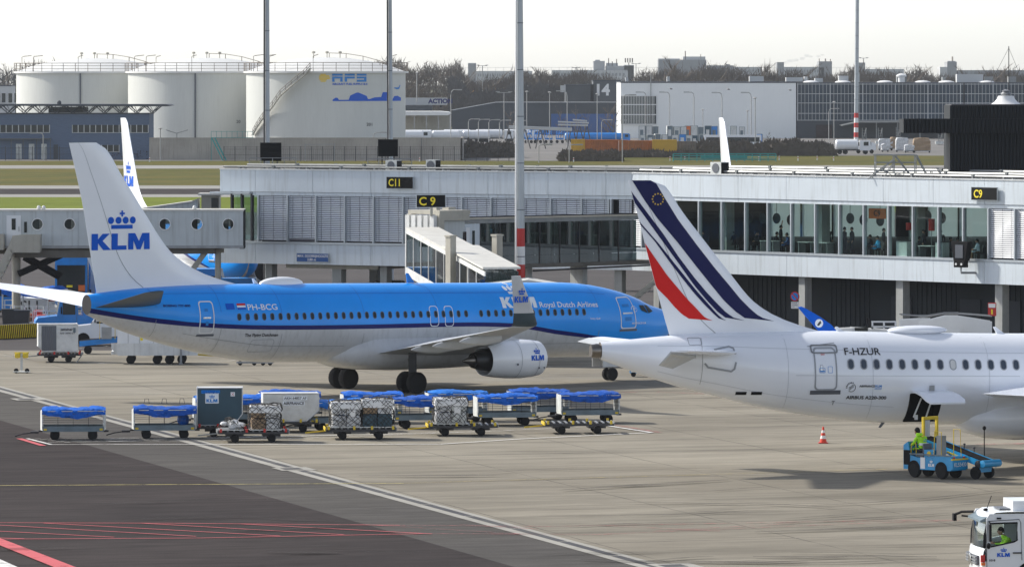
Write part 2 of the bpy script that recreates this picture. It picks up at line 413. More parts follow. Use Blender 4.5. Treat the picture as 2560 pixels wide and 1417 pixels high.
strip('service_road', 421, 413, 'm_light', -.05)
strip('grass_strip', 413, 402, 'm_grass_dry', -.05)
strip('perimeter_path', 402, 394, 'm_yard', -.05)
sheet('cargo_yard', [(-W, gY(394)), (W, gY(394)), (W, 1700), (-W, 1700)], -.06, 'm_yard')
sheet('grass_bank', [gp(1540, 403), gp(2370, 403), gp(2370, 389), gp(1540, 389)], -.03, 'm_grass_dry')
# drain channel direction and offset lines
D0, D1 = gp(0, 968), gp(1660, 1417); dd = (D1-D0).normalized(); dn = Vector((dd.y, -dd.x, 0))   # dn points to the left/near side
if dn.x > 0: dn = -dn
def along(o, a, b, off, wd):         # quad along the drain
    p = [D0+dd*a+dn*off, D0+dd*b+dn*off, D0+dd*b+dn*(off+wd), D0+dd*a+dn*(off+wd)]
    return p
sheet('concrete_apron', [D0-dd*28, D0+dd*150, (120, 150, 0), (140, 335, 0), (-60, 335, 0)], -.006, 'm_concrete')
K0, K1 = gp(0, 1050), gp(1290, 1417)
sheet('asphalt_lane', [D0-dd*14, D0+dd*150, D0+dd*150+dn*60, D0-dd*14+dn*60], -.010, 'm_asphalt')
kd = (K1-K0).normalized()
sheet('asphalt_stand', [K0-kd*22, K0+kd*150, K0+kd*150+Vector((-60, -17, 0)), K0-kd*22+Vector((-60, -17, 0))], -.001, 'm_asphalt_dark')
ground_mat('m_drain', (.40, .385, .35), (.34, .33, .30), 0, stain=.4, tyre=.2)
ground_mat('m_grate', (.13, .13, .13), (.08, .08, .09), 0, stain=.3, tyre=.5)
sheet('drain_channel', along(0, -20, 150, -.25, 1.05), .004, 'm_drain')
for a in range(-18, 130, 6): sheet('drain_grate', along(0, a, a+5.8, .05, .35), .010, 'm_grate')
for px, py in ((735, 1172), (70, 998), (1690, 1414)):
    q = gp(px, py); sheet('drain_pit', [q+dd*s1*.9+dn*s2*.75 for s1, s2 in ((-1, -1), (1, -1), (1, 1), (-1, 1))], .016, 'm_drain')
    sheet('drain_cover', [q+dd*s1*.45+dn*s2*.4+dn*.1 for s1, s2 in ((-1, -1), (1, -1), (1, 1), (-1, 1))], .022, 'm_grate')
def paint_mat(name, col, wear):
    m = mat(name, col, .7); N = m.node_tree.nodes; L = m.node_tree.links; b = N['Principled BSDF']
    g = N.new('ShaderNodeNewGeometry'); n = N.new('ShaderNodeTexNoise'); n.inputs['Scale'].default_value = 1.3; n.inputs['Detail'].default_value = 9; n.inputs['Roughness'].default_value = .75
    L.new(g.outputs['Position'], n.inputs['Vector']); r = N.new('ShaderNodeMapRange'); r.inputs[1].default_value = wear-.12; r.inputs[2].default_value = wear+.12
    L.new(n.outputs[0], r.inputs[0]); r.inputs[3].default_value = 1; r.inputs[4].default_value = .12; L.new(r.outputs[0], b.inputs['Alpha'])
paint_mat('p_white', (.72, .71, .68), .62); paint_mat('p_white_worn', (.6, .59, .56), .47); paint_mat('p_red', (.55, .09, .10), .66)
paint_mat('p_red_worn', (.40, .09, .09), .44); paint_mat('p_yellow', (.55, .47, .16), .56); paint_mat('p_yellow_worn', (.42, .33, .10), .46)
LZ = [0.018]
def line(name, pts, wd, mt):
    LZ[0] += .0007
    pts = [gp(*p) for p in pts]; b = MB()
    for p, q in zip(pts, pts[1:]):
        d = (q-p).normalized(); n = Vector((-d.y, d.x, 0))*wd/2
        b.add([p-n, q-n, q+n, p+n], [(0, 1, 2, 3)])
    o = b.build(name, mt, fix=False); o.location.z = LZ[0]
    for f in o.data.polygons:
        pass
    return tag(o, kind='structure')
line('taxi_line', [(-60, 1214), (1010, 1208)], .16, 'p_yellow'); line('taxi_line', [(1010, 1208), (1700, 1188), (2290, 1171)], .15, 'p_yellow_worn')
line('red_line', [(-60, 1306.5), (430, 1308), (1000, 1313)], .12, 'p_red'); line('red_line', [(-60, 1348), (500, 1345), (1060, 1334)], .12, 'p_red')
line('red_line', [(1000, 1313), (1380, 1316)], .12, 'p_red_worn'); line('red_line', [(1060, 1334), (1500, 1336), (2100, 1310), (2400, 1301)], .13, 'p_red_worn'); line('red_line', [(1380, 1316), (2000, 1305), (2400, 1300)], .13, 'p_red_worn')
for a, b_ in (((-60, 1325), (285, 1343)), ((-60, 1343), (60, 1347)), ((-20, 1312), (490, 1341)), ((110, 1308), (700, 1340)), ((350, 1308), (860, 1337)), ((600, 1310), (1080, 1335))): line('red_line', [a, b_], .12, 'p_red')
for a, b_ in (((900, 1311), (1300, 1335)), ((1150, 1312), (1350, 1323)), ((1500, 1314), (1800, 1328)), ((1640, 1328), (2000, 1308)), ((1900, 1307), (2300, 1300))): line('red_line', [a, b_], .12, 'p_red_worn')
b = MB(); b.add([gp(-80, 1316), gp(0, 1347), gp(300, 1462), gp(240, 1462), gp(0, 1365), gp(-80, 1334)], [(0, 1, 2, 3, 4, 5)]); tag(b.build('red_band', 'p_red', loc=(0, 0, .045), fix=False), kind='structure')
b = MB(); b.add([gp(-80, 1368), gp(0, 1400), gp(90, 1440), gp(-80, 1440)], [(0, 1, 2, 3)]); tag(b.build('white_band', 'p_white', loc=(0, 0, .046), fix=False), kind='structure')
line('white_line', [(68, 1097), (128, 1112), (1100, 1111), (1300, 1098), (1630, 1082)], .17, 'p_white')
line('white_line', [(1630, 1082), (1500, 1062)], .2, 'p_white'); line('red_line', [(1650, 1082), (1500, 1057)], .3, 'p_red_worn'); line('red_line', [(48, 1097), (108, 1115)], .28, 'p_red')
line('white_line', [(120, 1106), (620, 1101), (1250, 1078), (1500, 1066)], .16, 'p_white_worn')
for k in range(5): line('white_line', [(80+k*20, 1098+k*2.2), (760+k*110, 1092-k*3)], .2, 'p_white_worn')
for x in range(6): line('white_line', [(10+x*55, 890-x*7), (70+x*55, 897-x*7)], .12, 'p_white_worn')
line('white_line', [(150, 905), (330, 912), (560, 905), (800, 878)], .12, 'p_white_worn')
line('white_line', [(2230, 1047), (2480, 1063), (2700, 1070)], .16, 'p_white_worn'); line('red_line', [(2230, 1043), (2480, 1060), (2700, 1068)], .1, 'p_red_worn')
line('white_line', [(2280, 1175), (2330, 1173)], .16, 'p_white')
line('red_line', [(2440, 1112), (2600, 1110)], .5, 'p_red_worn'); line('red_line', [(1540, 983), (1600, 981)], .3, 'p_red_worn'); line('red_line', [(1760, 986), (1640, 981)], .3, 'p_red_worn')

# rubber marks and wet stains left by turning wheels
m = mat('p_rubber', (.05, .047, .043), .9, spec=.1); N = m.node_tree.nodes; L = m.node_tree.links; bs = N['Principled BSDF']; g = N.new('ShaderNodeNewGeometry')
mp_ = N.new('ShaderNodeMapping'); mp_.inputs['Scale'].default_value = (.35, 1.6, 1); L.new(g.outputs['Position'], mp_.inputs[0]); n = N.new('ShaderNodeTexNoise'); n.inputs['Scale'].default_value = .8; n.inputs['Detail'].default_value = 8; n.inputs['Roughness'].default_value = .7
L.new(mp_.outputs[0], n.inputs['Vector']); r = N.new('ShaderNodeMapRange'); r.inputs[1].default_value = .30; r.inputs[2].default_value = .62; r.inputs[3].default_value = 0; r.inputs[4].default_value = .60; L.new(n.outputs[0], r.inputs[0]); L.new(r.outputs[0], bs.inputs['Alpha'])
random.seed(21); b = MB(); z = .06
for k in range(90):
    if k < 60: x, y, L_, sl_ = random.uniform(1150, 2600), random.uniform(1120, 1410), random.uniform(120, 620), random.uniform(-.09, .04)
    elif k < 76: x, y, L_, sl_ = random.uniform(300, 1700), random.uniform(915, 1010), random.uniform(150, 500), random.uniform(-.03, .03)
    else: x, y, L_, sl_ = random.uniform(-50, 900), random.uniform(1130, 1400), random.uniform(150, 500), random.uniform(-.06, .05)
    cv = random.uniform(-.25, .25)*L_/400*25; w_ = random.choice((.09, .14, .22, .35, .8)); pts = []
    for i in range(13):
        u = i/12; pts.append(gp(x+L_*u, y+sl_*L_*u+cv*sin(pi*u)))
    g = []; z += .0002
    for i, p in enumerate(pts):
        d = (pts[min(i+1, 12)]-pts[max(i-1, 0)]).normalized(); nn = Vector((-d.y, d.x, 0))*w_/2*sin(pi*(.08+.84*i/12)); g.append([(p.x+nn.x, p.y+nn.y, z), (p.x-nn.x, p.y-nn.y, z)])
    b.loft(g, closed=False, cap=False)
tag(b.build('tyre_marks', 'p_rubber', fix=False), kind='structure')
# ================= aircraft =================
def naca(t, tc): return 5*tc*(.2969*sqrt(max(t, 0))-.126*t-.3516*t*t+.2843*t**3-.1036*t**4)
class Jet:
    def __init__(s, name, label, nose, th, top, bot, hw, group=None):
        s.NX, s.NY = nose; s.th = radians(th); s.top, s.bot, s.hw = top, bot, hw
        s.root = thing(name, label, 'airplane', (nose[0], nose[1], 0), th, group)
    def fb(s, a, z):
        t, b_, w = interp(s.top, a), interp(s.bot, a), interp(s.hw, a); zc, hh = (t+b_)/2, (t-b_)/2
        q = max(-.9999, min(.9999, (z-zc)/hh)); return w*sqrt(1-q*q)
    def S(s, a, z, off=.012, side=1):
        t, b_, w = interp(s.top, a), interp(s.bot, a), interp(s.hw, a); zc, hh = (t+b_)/2, (t-b_)/2
        b = s.fb(a, z); n = Vector((0, b/w/w, (z-zc)/hh/hh)).normalized()
        return Vector((-a, -side*(b+off*n.y), z+off*n.z))
    def inv(s, px, py, b):
        c, si = cos(s.th), sin(s.th); k = (px-1280)/F
        a = (s.NX+b*si-k*(s.NY-b*c))/(c-k*si); Y = s.NY-a*si-b*c
        return a, H-(py-HY)*Y/F
    def on(s, px, py):
        b = 1.2
        for _ in range(12):
            a, z = s.inv(px, py, b); b = .5*b+.5*s.fb(a, z)
        return s.inv(px, py, b)
    def fuselage(s, stations, zu, zl, mats, hole=None, seg=(10, 2, 9)):
        b = MB(); rings = []
        for a in stations:
            t, bo, w = interp(s.top, a), interp(s.bot, a), interp(s.hw, a); zc, hh = (t+bo)/2, (t-bo)/2
            g = lambda z: math.acos(max(-.995, min(.995, (z-zc)/hh)))
            A = [0, g(zu(a)), g(zl(a)), pi]; ang = []
            for i in range(3): ang += [A[i]+(A[i+1]-A[i])*k/seg[i] for k in range(seg[i])]
            ang.append(pi); full = ang+[2*pi-x for x in ang[-2:0:-1]]
            rings.append([(-a, -w*sin(x), zc+hh*cos(x)) for x in full])
        n = len(rings[0]); m = sum(seg); vs = [p for r in rings for p in r]; fs = []; ms = []
        for i in range(len(rings)-1):
            for j in range(n):
                k = j if j < m else n-1-j
                mi = 0 if k < seg[0] else 1 if k < seg[0]+seg[1] else 2
                if hole and hole[0] <= i < hole[1] and j < m and mi == 1: continue
                p, q = i*n+j, i*n+(j+1) % n; fs.append((p, q, q+n, p+n)); ms.append(mi)
        fs += [tuple(range(n))[::-1], tuple(range((len(rings)-1)*n, len(rings)*n))]; ms += [0, 3 if len(mats) > 3 else 2]
        b.v = vs; b.f = fs; b.m = ms
        return b.build('fuselage', mats, s.root, 50)
    def rr(s, a0, a1, z0, z1, r, n=5):    # rounded outline in (a, z)
        pts = []
        for cx, cz, st in ((a1-r, z1-r, 0), (a0+r, z1-r, 1), (a0+r, z0+r, 2), (a1-r, z0+r, 3)):
            for k in range(n+1):
                t = pi/2*(st+k/n); pts.append((cx+r*cos(t), cz+r*sin(t)))
        return pts
    def windows(s, As, z, w, h, mats, zs=None, name='window', alt=None):
        for i, a in enumerate(As):
            zz = z(a) if callable(z) else z; b = MB(); r = w/2*.98
            o = s.rr(a-w/2, a+w/2, zz-h/2, zz+h/2, r); k = .74
            inn = [(a+(p-a)*k, zz+(q-zz)*(1-(1-k)*w/h)) for p, q in o]
            P = [s.S(p, q, .012) for p, q in o]; Q = [s.S(p, q, .02) for p, q in inn]; n = len(P)
            b.add(P+Q, [(j, (j+1) % n, n+(j+1) % n, n+j) for j in range(n)], 0)
            b.add([s.S(p, q, .016) for p, q in inn], [tuple(range(n))], 1)
            mm = mats if not (alt and i in alt) else alt[i]
            b.build(name, mm, s.root, fix=False)
    def outline(s, a0, a1, z0, z1, r, wd, mt, name, off=.014, parent=None):
        o = s.rr(a0, a1, z0, z1, r, 5); 
        # densify straight runs
        d = []
        for i, p in enumerate(o):
            q = o[(i+1) % len(o)]; L = math.hypot(q[0]-p[0], q[1]-p[1]); k = max(1, int(L/.15)); d += [(p[0]+(q[0]-p[0])*t/k, p[1]+(q[1]-p[1])*t/k) for t in range(k)]
        ca, cz = (a0+a1)/2, (z0+z1)/2; fa = 1-2*wd/(a1-a0); fz = 1-2*wd/(z1-z0)
        inn = [(ca+(p-ca)*fa, cz+(q-cz)*fz) for p, q in d]; n = len(d); b = MB()
        b.add([s.S(p, q, off) for p, q in d]+[s.S(p, q, off) for p, q in inn], [(j, (j+1) % n, n+(j+1) % n, n+j) for j in range(n)])
        return b.build(name, mt, parent or s.root, fix=False)
    def patch(s, a0, a1, z0, z1, mt, name, off=.018, parent=None, na=3, nz=3):
        b = MB(); g = [[s.S(a0+(a1-a0)*i/na, z0+(z1-z0)*j/nz, off) for j in range(nz+1)] for i in range(na+1)]
        return b.loft(g, closed=False, cap=False).build(name, mt, parent or s.root, fix=False)
    def text(s, t, p0, p1, h, mt, bold=0., name='lettering', shape=None, cuts=3, parent=None):
        a0, z0 = s.on(*p0); a1, z1 = s.on(*p1); hz = s.on(p0[0], p0[1]-h)[1]-z0
        sh = shape or text2d(t, 1, bold); W_ = max(v[0] for v in sh[0])
        return decal(name, sh, lambda x, y: s.S(a0+(a1-a0)*x/W_, z0+(z1-z0)*x/W_+y*hz, .02), mt, parent or s.root, cuts, max(2, int(abs(a1-a0)/.8)))
    def fin(s, LE, TE, z0, z1, mt, hinge=.68, tc=.10, nz=26):
        s.LE, s.TE, s.tc = LE, TE, tc
        zs = [z0+(z1-z0)*i/nz for i in range(nz+1)]
        def part(t0, t1, name, par):
            rings = []
            for z in zs:
                le, te = interp(LE, z), interp(TE, z); c = te-le; tcz = s.ftc(z)
                ts = [t0+(t1-t0)*(k/8)**(1.6 if t0 == 0 else 1) for k in range(9)]
                up = [(-(le+t*c), -max(.004, naca(t, tcz)*c), z) for t in ts]; dn_ = [(-(le+t*c), max(.004, naca(t, tcz)*c), z) for t in ts[::-1]]
                rings.append(up+dn_)
            return MB().loft(rings).build(name, mt, par, 40)
        f = part(0, hinge-.001, 'tail_fin', s.root); part(hinge+.001, 1, 'rudder', s.root)
        MB().loft([[s.FS(interp(LE, z)+(interp(TE, z)-interp(LE, z))*(hinge+d), z, .008) for d in (-.004, .004)] for z in zs[1:]], closed=False, cap=False).build('hinge_seam', 'line_grey', f, fix=False); return f
    def ftc(s, z): return s.tc*min(1, 2.6/max(.5, interp(s.TE, z)-interp(s.LE, z)))
    def FS(s, a, z, off=.02):
        le, te = interp(s.LE, z), interp(s.TE, z); c = te-le; t = max(0, min(1, (a-le)/c))
        return Vector((-a, -(naca(t, s.ftc(z))*c+off), z))
    def finstripe(s, L, R, ys, mt, name='stripe'):     # L, R: x of the left and right edge at photo row y
        rings = []
        for y in ys:
            xl, xr = lin(L, y), lin(R, y); ring = []
            for k in range(7):
                a, z = s.inv(xl+(xr-xl)*k/6, y, .15)
                a = max(interp(s.LE, z)+.02, min(interp(s.TE, z)-.004, a)); ring.append(s.FS(a, z, .02))
            rings.append(ring)
        return MB().loft(rings, closed=False, cap=False).build(name, mt, s.root, fix=False)
    def wing(s, secs, mt, name, side=1, parent=None, m2=None):      # secs: b, aLE, chord, z, tc, (droop)
        rings = []
        ts = [0, .01, .04, .12, .3, .55, .8, 1]
        for b_, le, c, z, tc in secs:
            up = [(-(le+t*c), -side*b_, z+max(.004, naca(t, tc)*c*1.1)-.03*c*t) for t in ts]; lo = [(-(le+t*c), -side*b_, z-max(.004, naca(t, tc)*c*.8)-.03*c*t) for t in ts[::-1]]
            rings.append(up+lo)
        return MB().loft(rings).build(name, mt, parent or s.root, 40)
    def engine(s, b_, z, a0, R, L, side, mt, logo=True):
        y = -side*b_; e = MB()
        e.lathe([(R*.80, -(a0+.5)), (R*.80, -(a0+.12)), (R*.86, -a0), (R*.93, -(a0+.08)), (R, -(a0+.6)), (R*1.05, -(a0+L*.35)), (R*1.02, -(a0+L*.6)), (R*.93, -(a0+L*.84)), (R*.84, -(a0+L)), (R*.80, -(a0+L-.02)), (R*.74, -(a0+L*.75))], (0, y, z), 'x', 40)
        n = e.build('engine_nacelle', mt, s.root, 30)
        MB().lathe([(.05, -(a0+.45)), (R*.2, -(a0+.75)), (R*.8, -(a0+.8)), (R*.8, -(a0+.45))], (0, y, z), 'x', 28).build('fan', 'engine_dark', n, 30)
        MB().lathe([(R*.72, -(a0+L*.70)), (R*.60, -(a0+L*.85)), (R*.55, -(a0+L*1.04)), (R*.40, -(a0+L*1.2)), (R*.36, -(a0+L*1.19))], (0, y, z), 'x', 28).build('core_cowl', 'engine_dark', n, 30)
        MB().lathe([(R*.32, -(a0+L*1.1)), (R*.26, -(a0+L*1.22)), (R*.04, -(a0+L*1.38))], (0, y, z), 'x', 20).build('exhaust_plug', 'titanium', n, 30)
        p = MB(); p.prism([(-(a0+1.0), z+R*.9), (-(a0+2.2), z+R*1.35), (-(a0+L+2.2), z+R*1.2), (-(a0+L+2.0), z+R*.75), (-(a0+L*.8), z+R*.6)], y-.16, y+.16)
        p.build('pylon', 'wing_grey', s.root)
        return n
    def gear(s, a, b_, r, wd, gap, top, door=True):
        g = MB(); g.tube([(-a, -b_, r), (-a, -b_, top)], [.09, .13], 10); g.tube([(-a, -b_-gap, r), (-a, -b_+gap, r)], .07, 8)
        g.tube([(-a-.1, -b_, r+.35), (-a+.35, -b_, r+.75), (-a-.05, -b_, top-.3)], .035, 6)
        if abs(b_) > 1: g.tube([(-a, -b_, r+.7), (-a+.9, -b_*.45, top)], .06, 6)
        o = g.build('landing_gear', 'steel', s.root, 30)
        for q in (-gap, gap): wheel(o, -a, -b_+q, r, r, wd, 'dark_steel' if r > .5 else 'rim')
        if door: MB().box(-a-.3, -a+.22, -b_-.16, -b_-.13, r*1.6, top).build('gear_door', 'dark_steel', o)
# ---------- blue and white twinjet ----------
K = Jet('jet_airliner', 'whole blue and white airliner standing side-on behind the rows of baggage carts', (8.07, 304.43), 39.62,
    [(-.85, 3.12), (-.72, 3.34), (-.4, 3.58), (.2, 3.80), (1.12, 4.05), (1.76, 4.33), (2.9, 4.71), (4.32, 5.04), (5.73, 5.25), (7.14, 5.35), (9.1, 5.39), (14, 5.49), (20.7, 5.63), (27.5, 5.76), (31, 5.81), (33.6, 5.77), (36, 5.66), (38.2, 5.45)],
    [(-.85, 2.98), (-.72, 2.70), (-.4, 2.34), (.3, 1.92), (1.5, 1.56), (2.9, 1.36), (4.6, 1.3), (8, 1.38), (22.5, 1.6), (24.6, 1.65), (27.7, 1.77), (30.3, 2.16), (32.3, 2.58), (34.3, 3.09), (36.3, 3.71), (38.2, 4.5)],
    [(-.85, .05), (-.72, .3), (-.4, .58), (.3, .93), (1.4, 1.28), (2.7, 1.54), (4.3, 1.72), (6, 1.83), (8, 1.88), (26, 1.88), (29, 1.78), (32, 1.5), (35, 1.05), (37, .65), (38.2, .38)],
    group='blue and white airliners of one fleet')
kzl = [(0, 1.0), (2.3, 1.4), (4.21, 2.03), (6.46, 2.4), (8.7, 2.67), (12.0, 3.15), (15.5, 3.29), (22.2, 3.36), (28.6, 3.51), (32.2, 3.73), (34.2, 3.93), (36.6, 4.28), (38.96, 4.72)]
zl = lambda a: interp(kzl, a); zu = lambda a: interp(kzl, a)+min(.22, .06+.02*a)*(1 if a < 33 else 1.1)
st = [-.85, -.8, -.7, -.55, -.35, -.1, .2, .6, 1.0, 1.4, 1.8, 2.3, 2.9, 3.5, 4.2, 5, 6, 7, 8]+[9+i for i in range(16)]+[24.6+i*.75 for i in range(19)]
K.fuselage(st, zu, zl, ['blue_paint', 'navy_paint', 'belly_paint', 'engine_dark'])
skip = 14.45
aw = [29.85-.508*k for k in range(46)]; R0 = K.root
K.windows([a for a in aw if abs(a-14.5) > .26 and a > 6.3], lambda a: 4.28-.0155*(29.85-a)-.10, .25, .37, ['line_dark', 'cabin_glass'])
for poly in ([(1597, 763), (1607, 763), (1619, 783), (1603, 776)], [(1609, 762), (1616, 763), (1631, 778), (1621, 783)]):
    q = [K.on(*p) for p in poly]; b = MB(); g = []
    for i in range(5):
        g.append([K.S(*(lambda t, u: tuple((1-t)*((1-u)*q[0][k]+u*q[1][k])+t*((1-u)*q[3][k]+u*q[2][k]) for k in (0, 1)))(i/4, j/4), .02) for j in range(5)])
    b.loft(g, closed=False, cap=False).build('cockpit_window', 'cabin_glass', K.root, fix=False)
def kdoor(px0, px1, py0, py1, frame='white', wd=.055, r=.16, dark=None, handle=True, name='door'):
    a1, zt = K.on(px0, py0); a0 = K.on(px1, py0)[0]; zb = K.on((px0+px1)/2, py1)[1]
    d = K.outline(a0, a1, zb, zt, r, wd, frame, name)
    if handle:
        K.patch(a0+.22, a1-.2, (zb+zt)/2-.06, (zb+zt)/2+.02, 'chrome', 'door_handle', .03, d)
        K.patch(a0+.35, a1-.3, zt-.52, zt-.38, 'logo_pale', 'placard', .02, d); K.patch(a0+.35, a1-.35, zb+.42, zb+.62, 'logo_pale', 'placard', .02, d)
        K.patch(a0-.06, a1+.06, zb-.13, zb-.02, 'line_dark', 'door_sill', .02, d)
    return d
kdoor(493, 529, 753, 834); kdoor(1536, 1569, 743, 822)
for x in (1070, 1107): kdoor(x, x+22, 765, 816, 'logo_light', .035, .17, handle=False, name='emergency_exit')
K.outline(27.6, 29.0, 2.35, 3.0, .15, .02, 'line_grey', 'cargo_door')
K.text('PH-BCG', (620, 775), (694, 774), 14, 'logo_light', .012)
K.text('Royal Dutch Airlines', (1350, 768), (1495, 767), 13, 'logo_light', .012)
K.text('', (1257, 770), (1343, 769), 27, 'logo_light', shape=klm2d(), name='airline_logo', cuts=6)
K.text('The Flying Dutchman', (611, 841), (694, 840), 7.5, 'black_text', .02)
K.text('BOEING 737-800', (408, 767), (476, 767), 5.5, 'navy_paint', .03)
K.text('Ivory Gull', (1476, 798), (1500, 798), 4.5, 'logo_light', .01)
K.text('AIR FRANCE KLM', (1579, 810), (1614, 809), 4.5, 'logo_light', .01)
K.text('', (1577, 773), (1592, 773), 14, 'logo_light', shape=([(x+.6, y) for x, y in sky2d()[0]], sky2d()[1]), name='alliance_badge')
a_, z_ = K.on(566, 774); K.patch(a_-.5, a_, z_, z_+.3, 'logo_blue', 'european_flag')
a_, z_ = K.on(594, 774); f_ = K.patch(a_-.52, a_, z_, z_+.3, 'logo_light', 'national_flag')
K.patch(a_-.52, a_, z_+.2, z_+.3, 'af_red', 'flag_band', .024, f_); K.patch(a_-.52, a_, z_, z_+.1, 'logo_blue', 'flag_band', .024, f_)
K.fin([(5.3, 28.2), (5.81, 28.73), (6.09, 30.05), (6.55, 31.31), (7.07, 32.32), (7.66, 33.07), (9.54, 34.56), (11.54, 36.05), (12.79, 36.98), (13.05, 37.52)],
      [(5.3, 37.46), (5.62, 37.52), (7.99, 37.96), (10.2, 38.4), (13.07, 39.18)], 5.45, 13.06, 'jet_white')
def fmap(J, p0, p1, shape, h):
    a0, z0 = J.inv(*p0, .1); a1, z1 = J.inv(*p1, .1); hz = J.inv(p0[0], p0[1]-h, .1)[1]-z0; Wd = max(v[0] for v in shape[0])
    return lambda x, y: J.FS(a0+(a1-a0)*x/Wd, z0+y*hz, .02)
sh = klm2d(); decal('airline_logo', sh, fmap(K, (231, 626), (373, 626), sh, 41), 'logo_blue', K.root, 10, 6)
sh = text2d('KLM', 1, .03)
wsec = [(1.5, 12.6, 8.4, 2.25, .13), (5.5, 15.6, 6.0, 2.75, .12), (10, 18.5, 4.2, 3.28, .11), (15.5, 22.0, 2.2, 3.92, .10), (17.0, 22.95, 1.65, 4.1, .10)]
for sd_ in (1, -1):
    wg = K.wing(wsec, 'wing_grey', 'wing', sd_)
    secs = [(17.0, 22.97, 1.63, 4.1), (17.25, 23.15, 1.55, 4.2), (17.45, 23.4, 1.45, 4.45), (17.55, 23.6, 1.3, 4.75), (17.62, 23.85, 1.13, 5.2), (17.8, 24.4, .8, 6.0), (17.92, 24.78, .58, 6.6)]
    rings = []
    for i, (b_, le, c, z) in enumerate(secs):
        d = secs[min(i+1, 6)]; e = secs[max(i-1, 0)]; nz_ = Vector((d[0]-e[0], d[3]-e[3])).normalized(); ts = [0, .03, .12, .4, .75, 1]
        f = lambda t, s1: (-(le+t*c), -sd_*(b_-s1*nz_.y*naca(t, .10)*c), z+s1*nz_.x*naca(t, .10)*c)
        rings.append([f(t, 1) for t in ts]+[f(t, -1) for t in ts[::-1]])
    b = MB(); b.loft(rings[:4], m=1, cap=False); b.loft(rings[3:], m=0); wl = b.build('winglet', ['wing_grey', 'wing_dark'], K.root, 40)
    sh = klm2d(); x_, z_ = (25.05, 5.28)
    if sd_ == 1: decal('winglet_logo', sh, lambda x, y: (-(x_-x*.255), -17.79-.0*y-(z_+y*.30-5.28)*.10, z_+y*.30), 'logo_blue', wl)
    else: decal('winglet_logo', sh, lambda x, y: (-(x_-x*.255), 17.60+(y*.30)*.11, z_+y*.30), 'logo_blue', wl)
    for b_ in (6.3, 8.8, 12.0):
        te = lin([(s_[0], s_[1]+s_[2]) for s_ in wsec], b_); zz = lin([(s_[0], s_[3]) for s_ in wsec], b_); L = 3.6-b_*.08
        c = MB(); c.loft([[(-(te+.55-L*t), -sd_*b_+.16*w_*cos(q), zz-.38+.30*h_*sin(q)+.10*t) for q in [2*pi*k/8 for k in range(8)]] for t, w_, h_ in ((0, .2, .1), (.1, .7, .45), (.3, 1, .8), (.6, 1, 1), (1, .6, .6))]).build('flap_fairing', 'wing_grey', K.root, 40)
    te = [(s_[0], s_[1]+s_[2]) for s_ in wsec]
    en = K.engine(4.83, 1.68, 12.75, .97, 3.65, sd_, 'jet_white')
    if sd_ == 1:
        def em(x, y, R=.97*1.045):
            a = 14.0-x*.255; z = 1.62+y*.27; q = (z-1.68)/R; return (-a, -4.83-R*sqrt(max(0, 1-q*q))-.012, z)
        decal('engine_logo', klm2d(), em, 'logo_blue', en, 6)
        for px_, rr_ in ((1252, .06), (1331, .035), (1315, .03)): 
            pass
        for a_, z_, r_ in ((14.9, 1.45, .06), (13.4, 1.22, .05), (13.05, 1.22, .05)):
            MB().lathe([(.005, 0), (r_, 0), (r_, -.02), (.005, -.02)], (-a_, -4.83-1.0*sqrt(1-((z_-1.68)/1.02)**2)-.02, z_), 'y', 12).build('drain_port', 'line_dark', en)
        b = MB()
        for a_ in (13.4, 14.6):
            R = .97*1.052 if a_ > 14 else .97*1.03; b.loft([[(-a_+d, -4.83-R*sin(t), 1.68+R*cos(t)) for d in (-.012, .012)] for t in [pi*k/20 for k in range(21)]], closed=False, cap=False)
        b.build('panel_seam', 'line_grey', en, fix=False)
    # tail planes
    K.wing([(.5, 33.9, 4.0, 4.95, .10), (7.15, 38.55, 1.15, 5.85, .09)], 'wing_dark' if sd_ == 1 else 'jet_white', 'tailplane', sd_)
    K.gear(19.6, sd_*2.86, .56, .40, .43, 2.2)
K.gear(3.62, 0, .34, .2, .2, 1.6, False)
b = MB(); b.box(-4.5, -3.1, -.45, -.42, .75, 1.4); b.box(-4.5, -3.1, .42, .45, .75, 1.4); b.build('nose_gear_door', 'belly_paint', K.root)
# wing-body fairing
fr = [(23.9, .15, 2.0, .1), (23.3, 1.0, 2.05, .45), (22.3, 1.65, 2.1, .8), (21, 2.02, 2.15, 1.0), (19.5, 2.12, 2.1, 1.02), (16, 2.15, 2.05, 1.0), (12.5, 2.05, 1.95, .85), (10.8, 1.7, 1.8, .55), (9.6, 1.0, 1.7, .3)]
MB().loft([[(-a, w_*math.copysign(abs(cos(q))**.75, cos(q)), zc+hh*math.copysign(abs(sin(q))**.8, sin(q))) for q in [2*pi*k/24 for k in range(24)]] for a, w_, zc, hh in fr]).build('wing_fairing', 'belly_paint', K.root, 50)
b = MB(); b.ell((-25.9, 0, 5.72), (1.4, .42, .36), 20, 10); b.build('satcom_dome', 'jet_white', K.root, 60)
for px_ in (1026, ):
    a_, z_ = K.inv(px_, 704, 0); MB().prism([(-a_-.22, z_-.05), (-a_-.30, z_+.45), (-a_-.16, z_+.45), (-a_+.25, z_-.05)], -.03, .03).build('blade_antenna', 'logo_pale', K.root)
a_, z_ = K.inv(638, 706, 0); MB().prism([(-a_-.1, z_-.05), (-a_-.2, z_+.2), (-a_-.1, z_+.2), (-a_+.15, z_-.05)], -.03, .03).build('blade_antenna', 'jet_white', K.root)
mat('seam_blue', (.0, .13, .55), .5); mat('seam_grey', (.27, .28, .29), .6); mat('seam_white', (.5, .53, .58), .6)
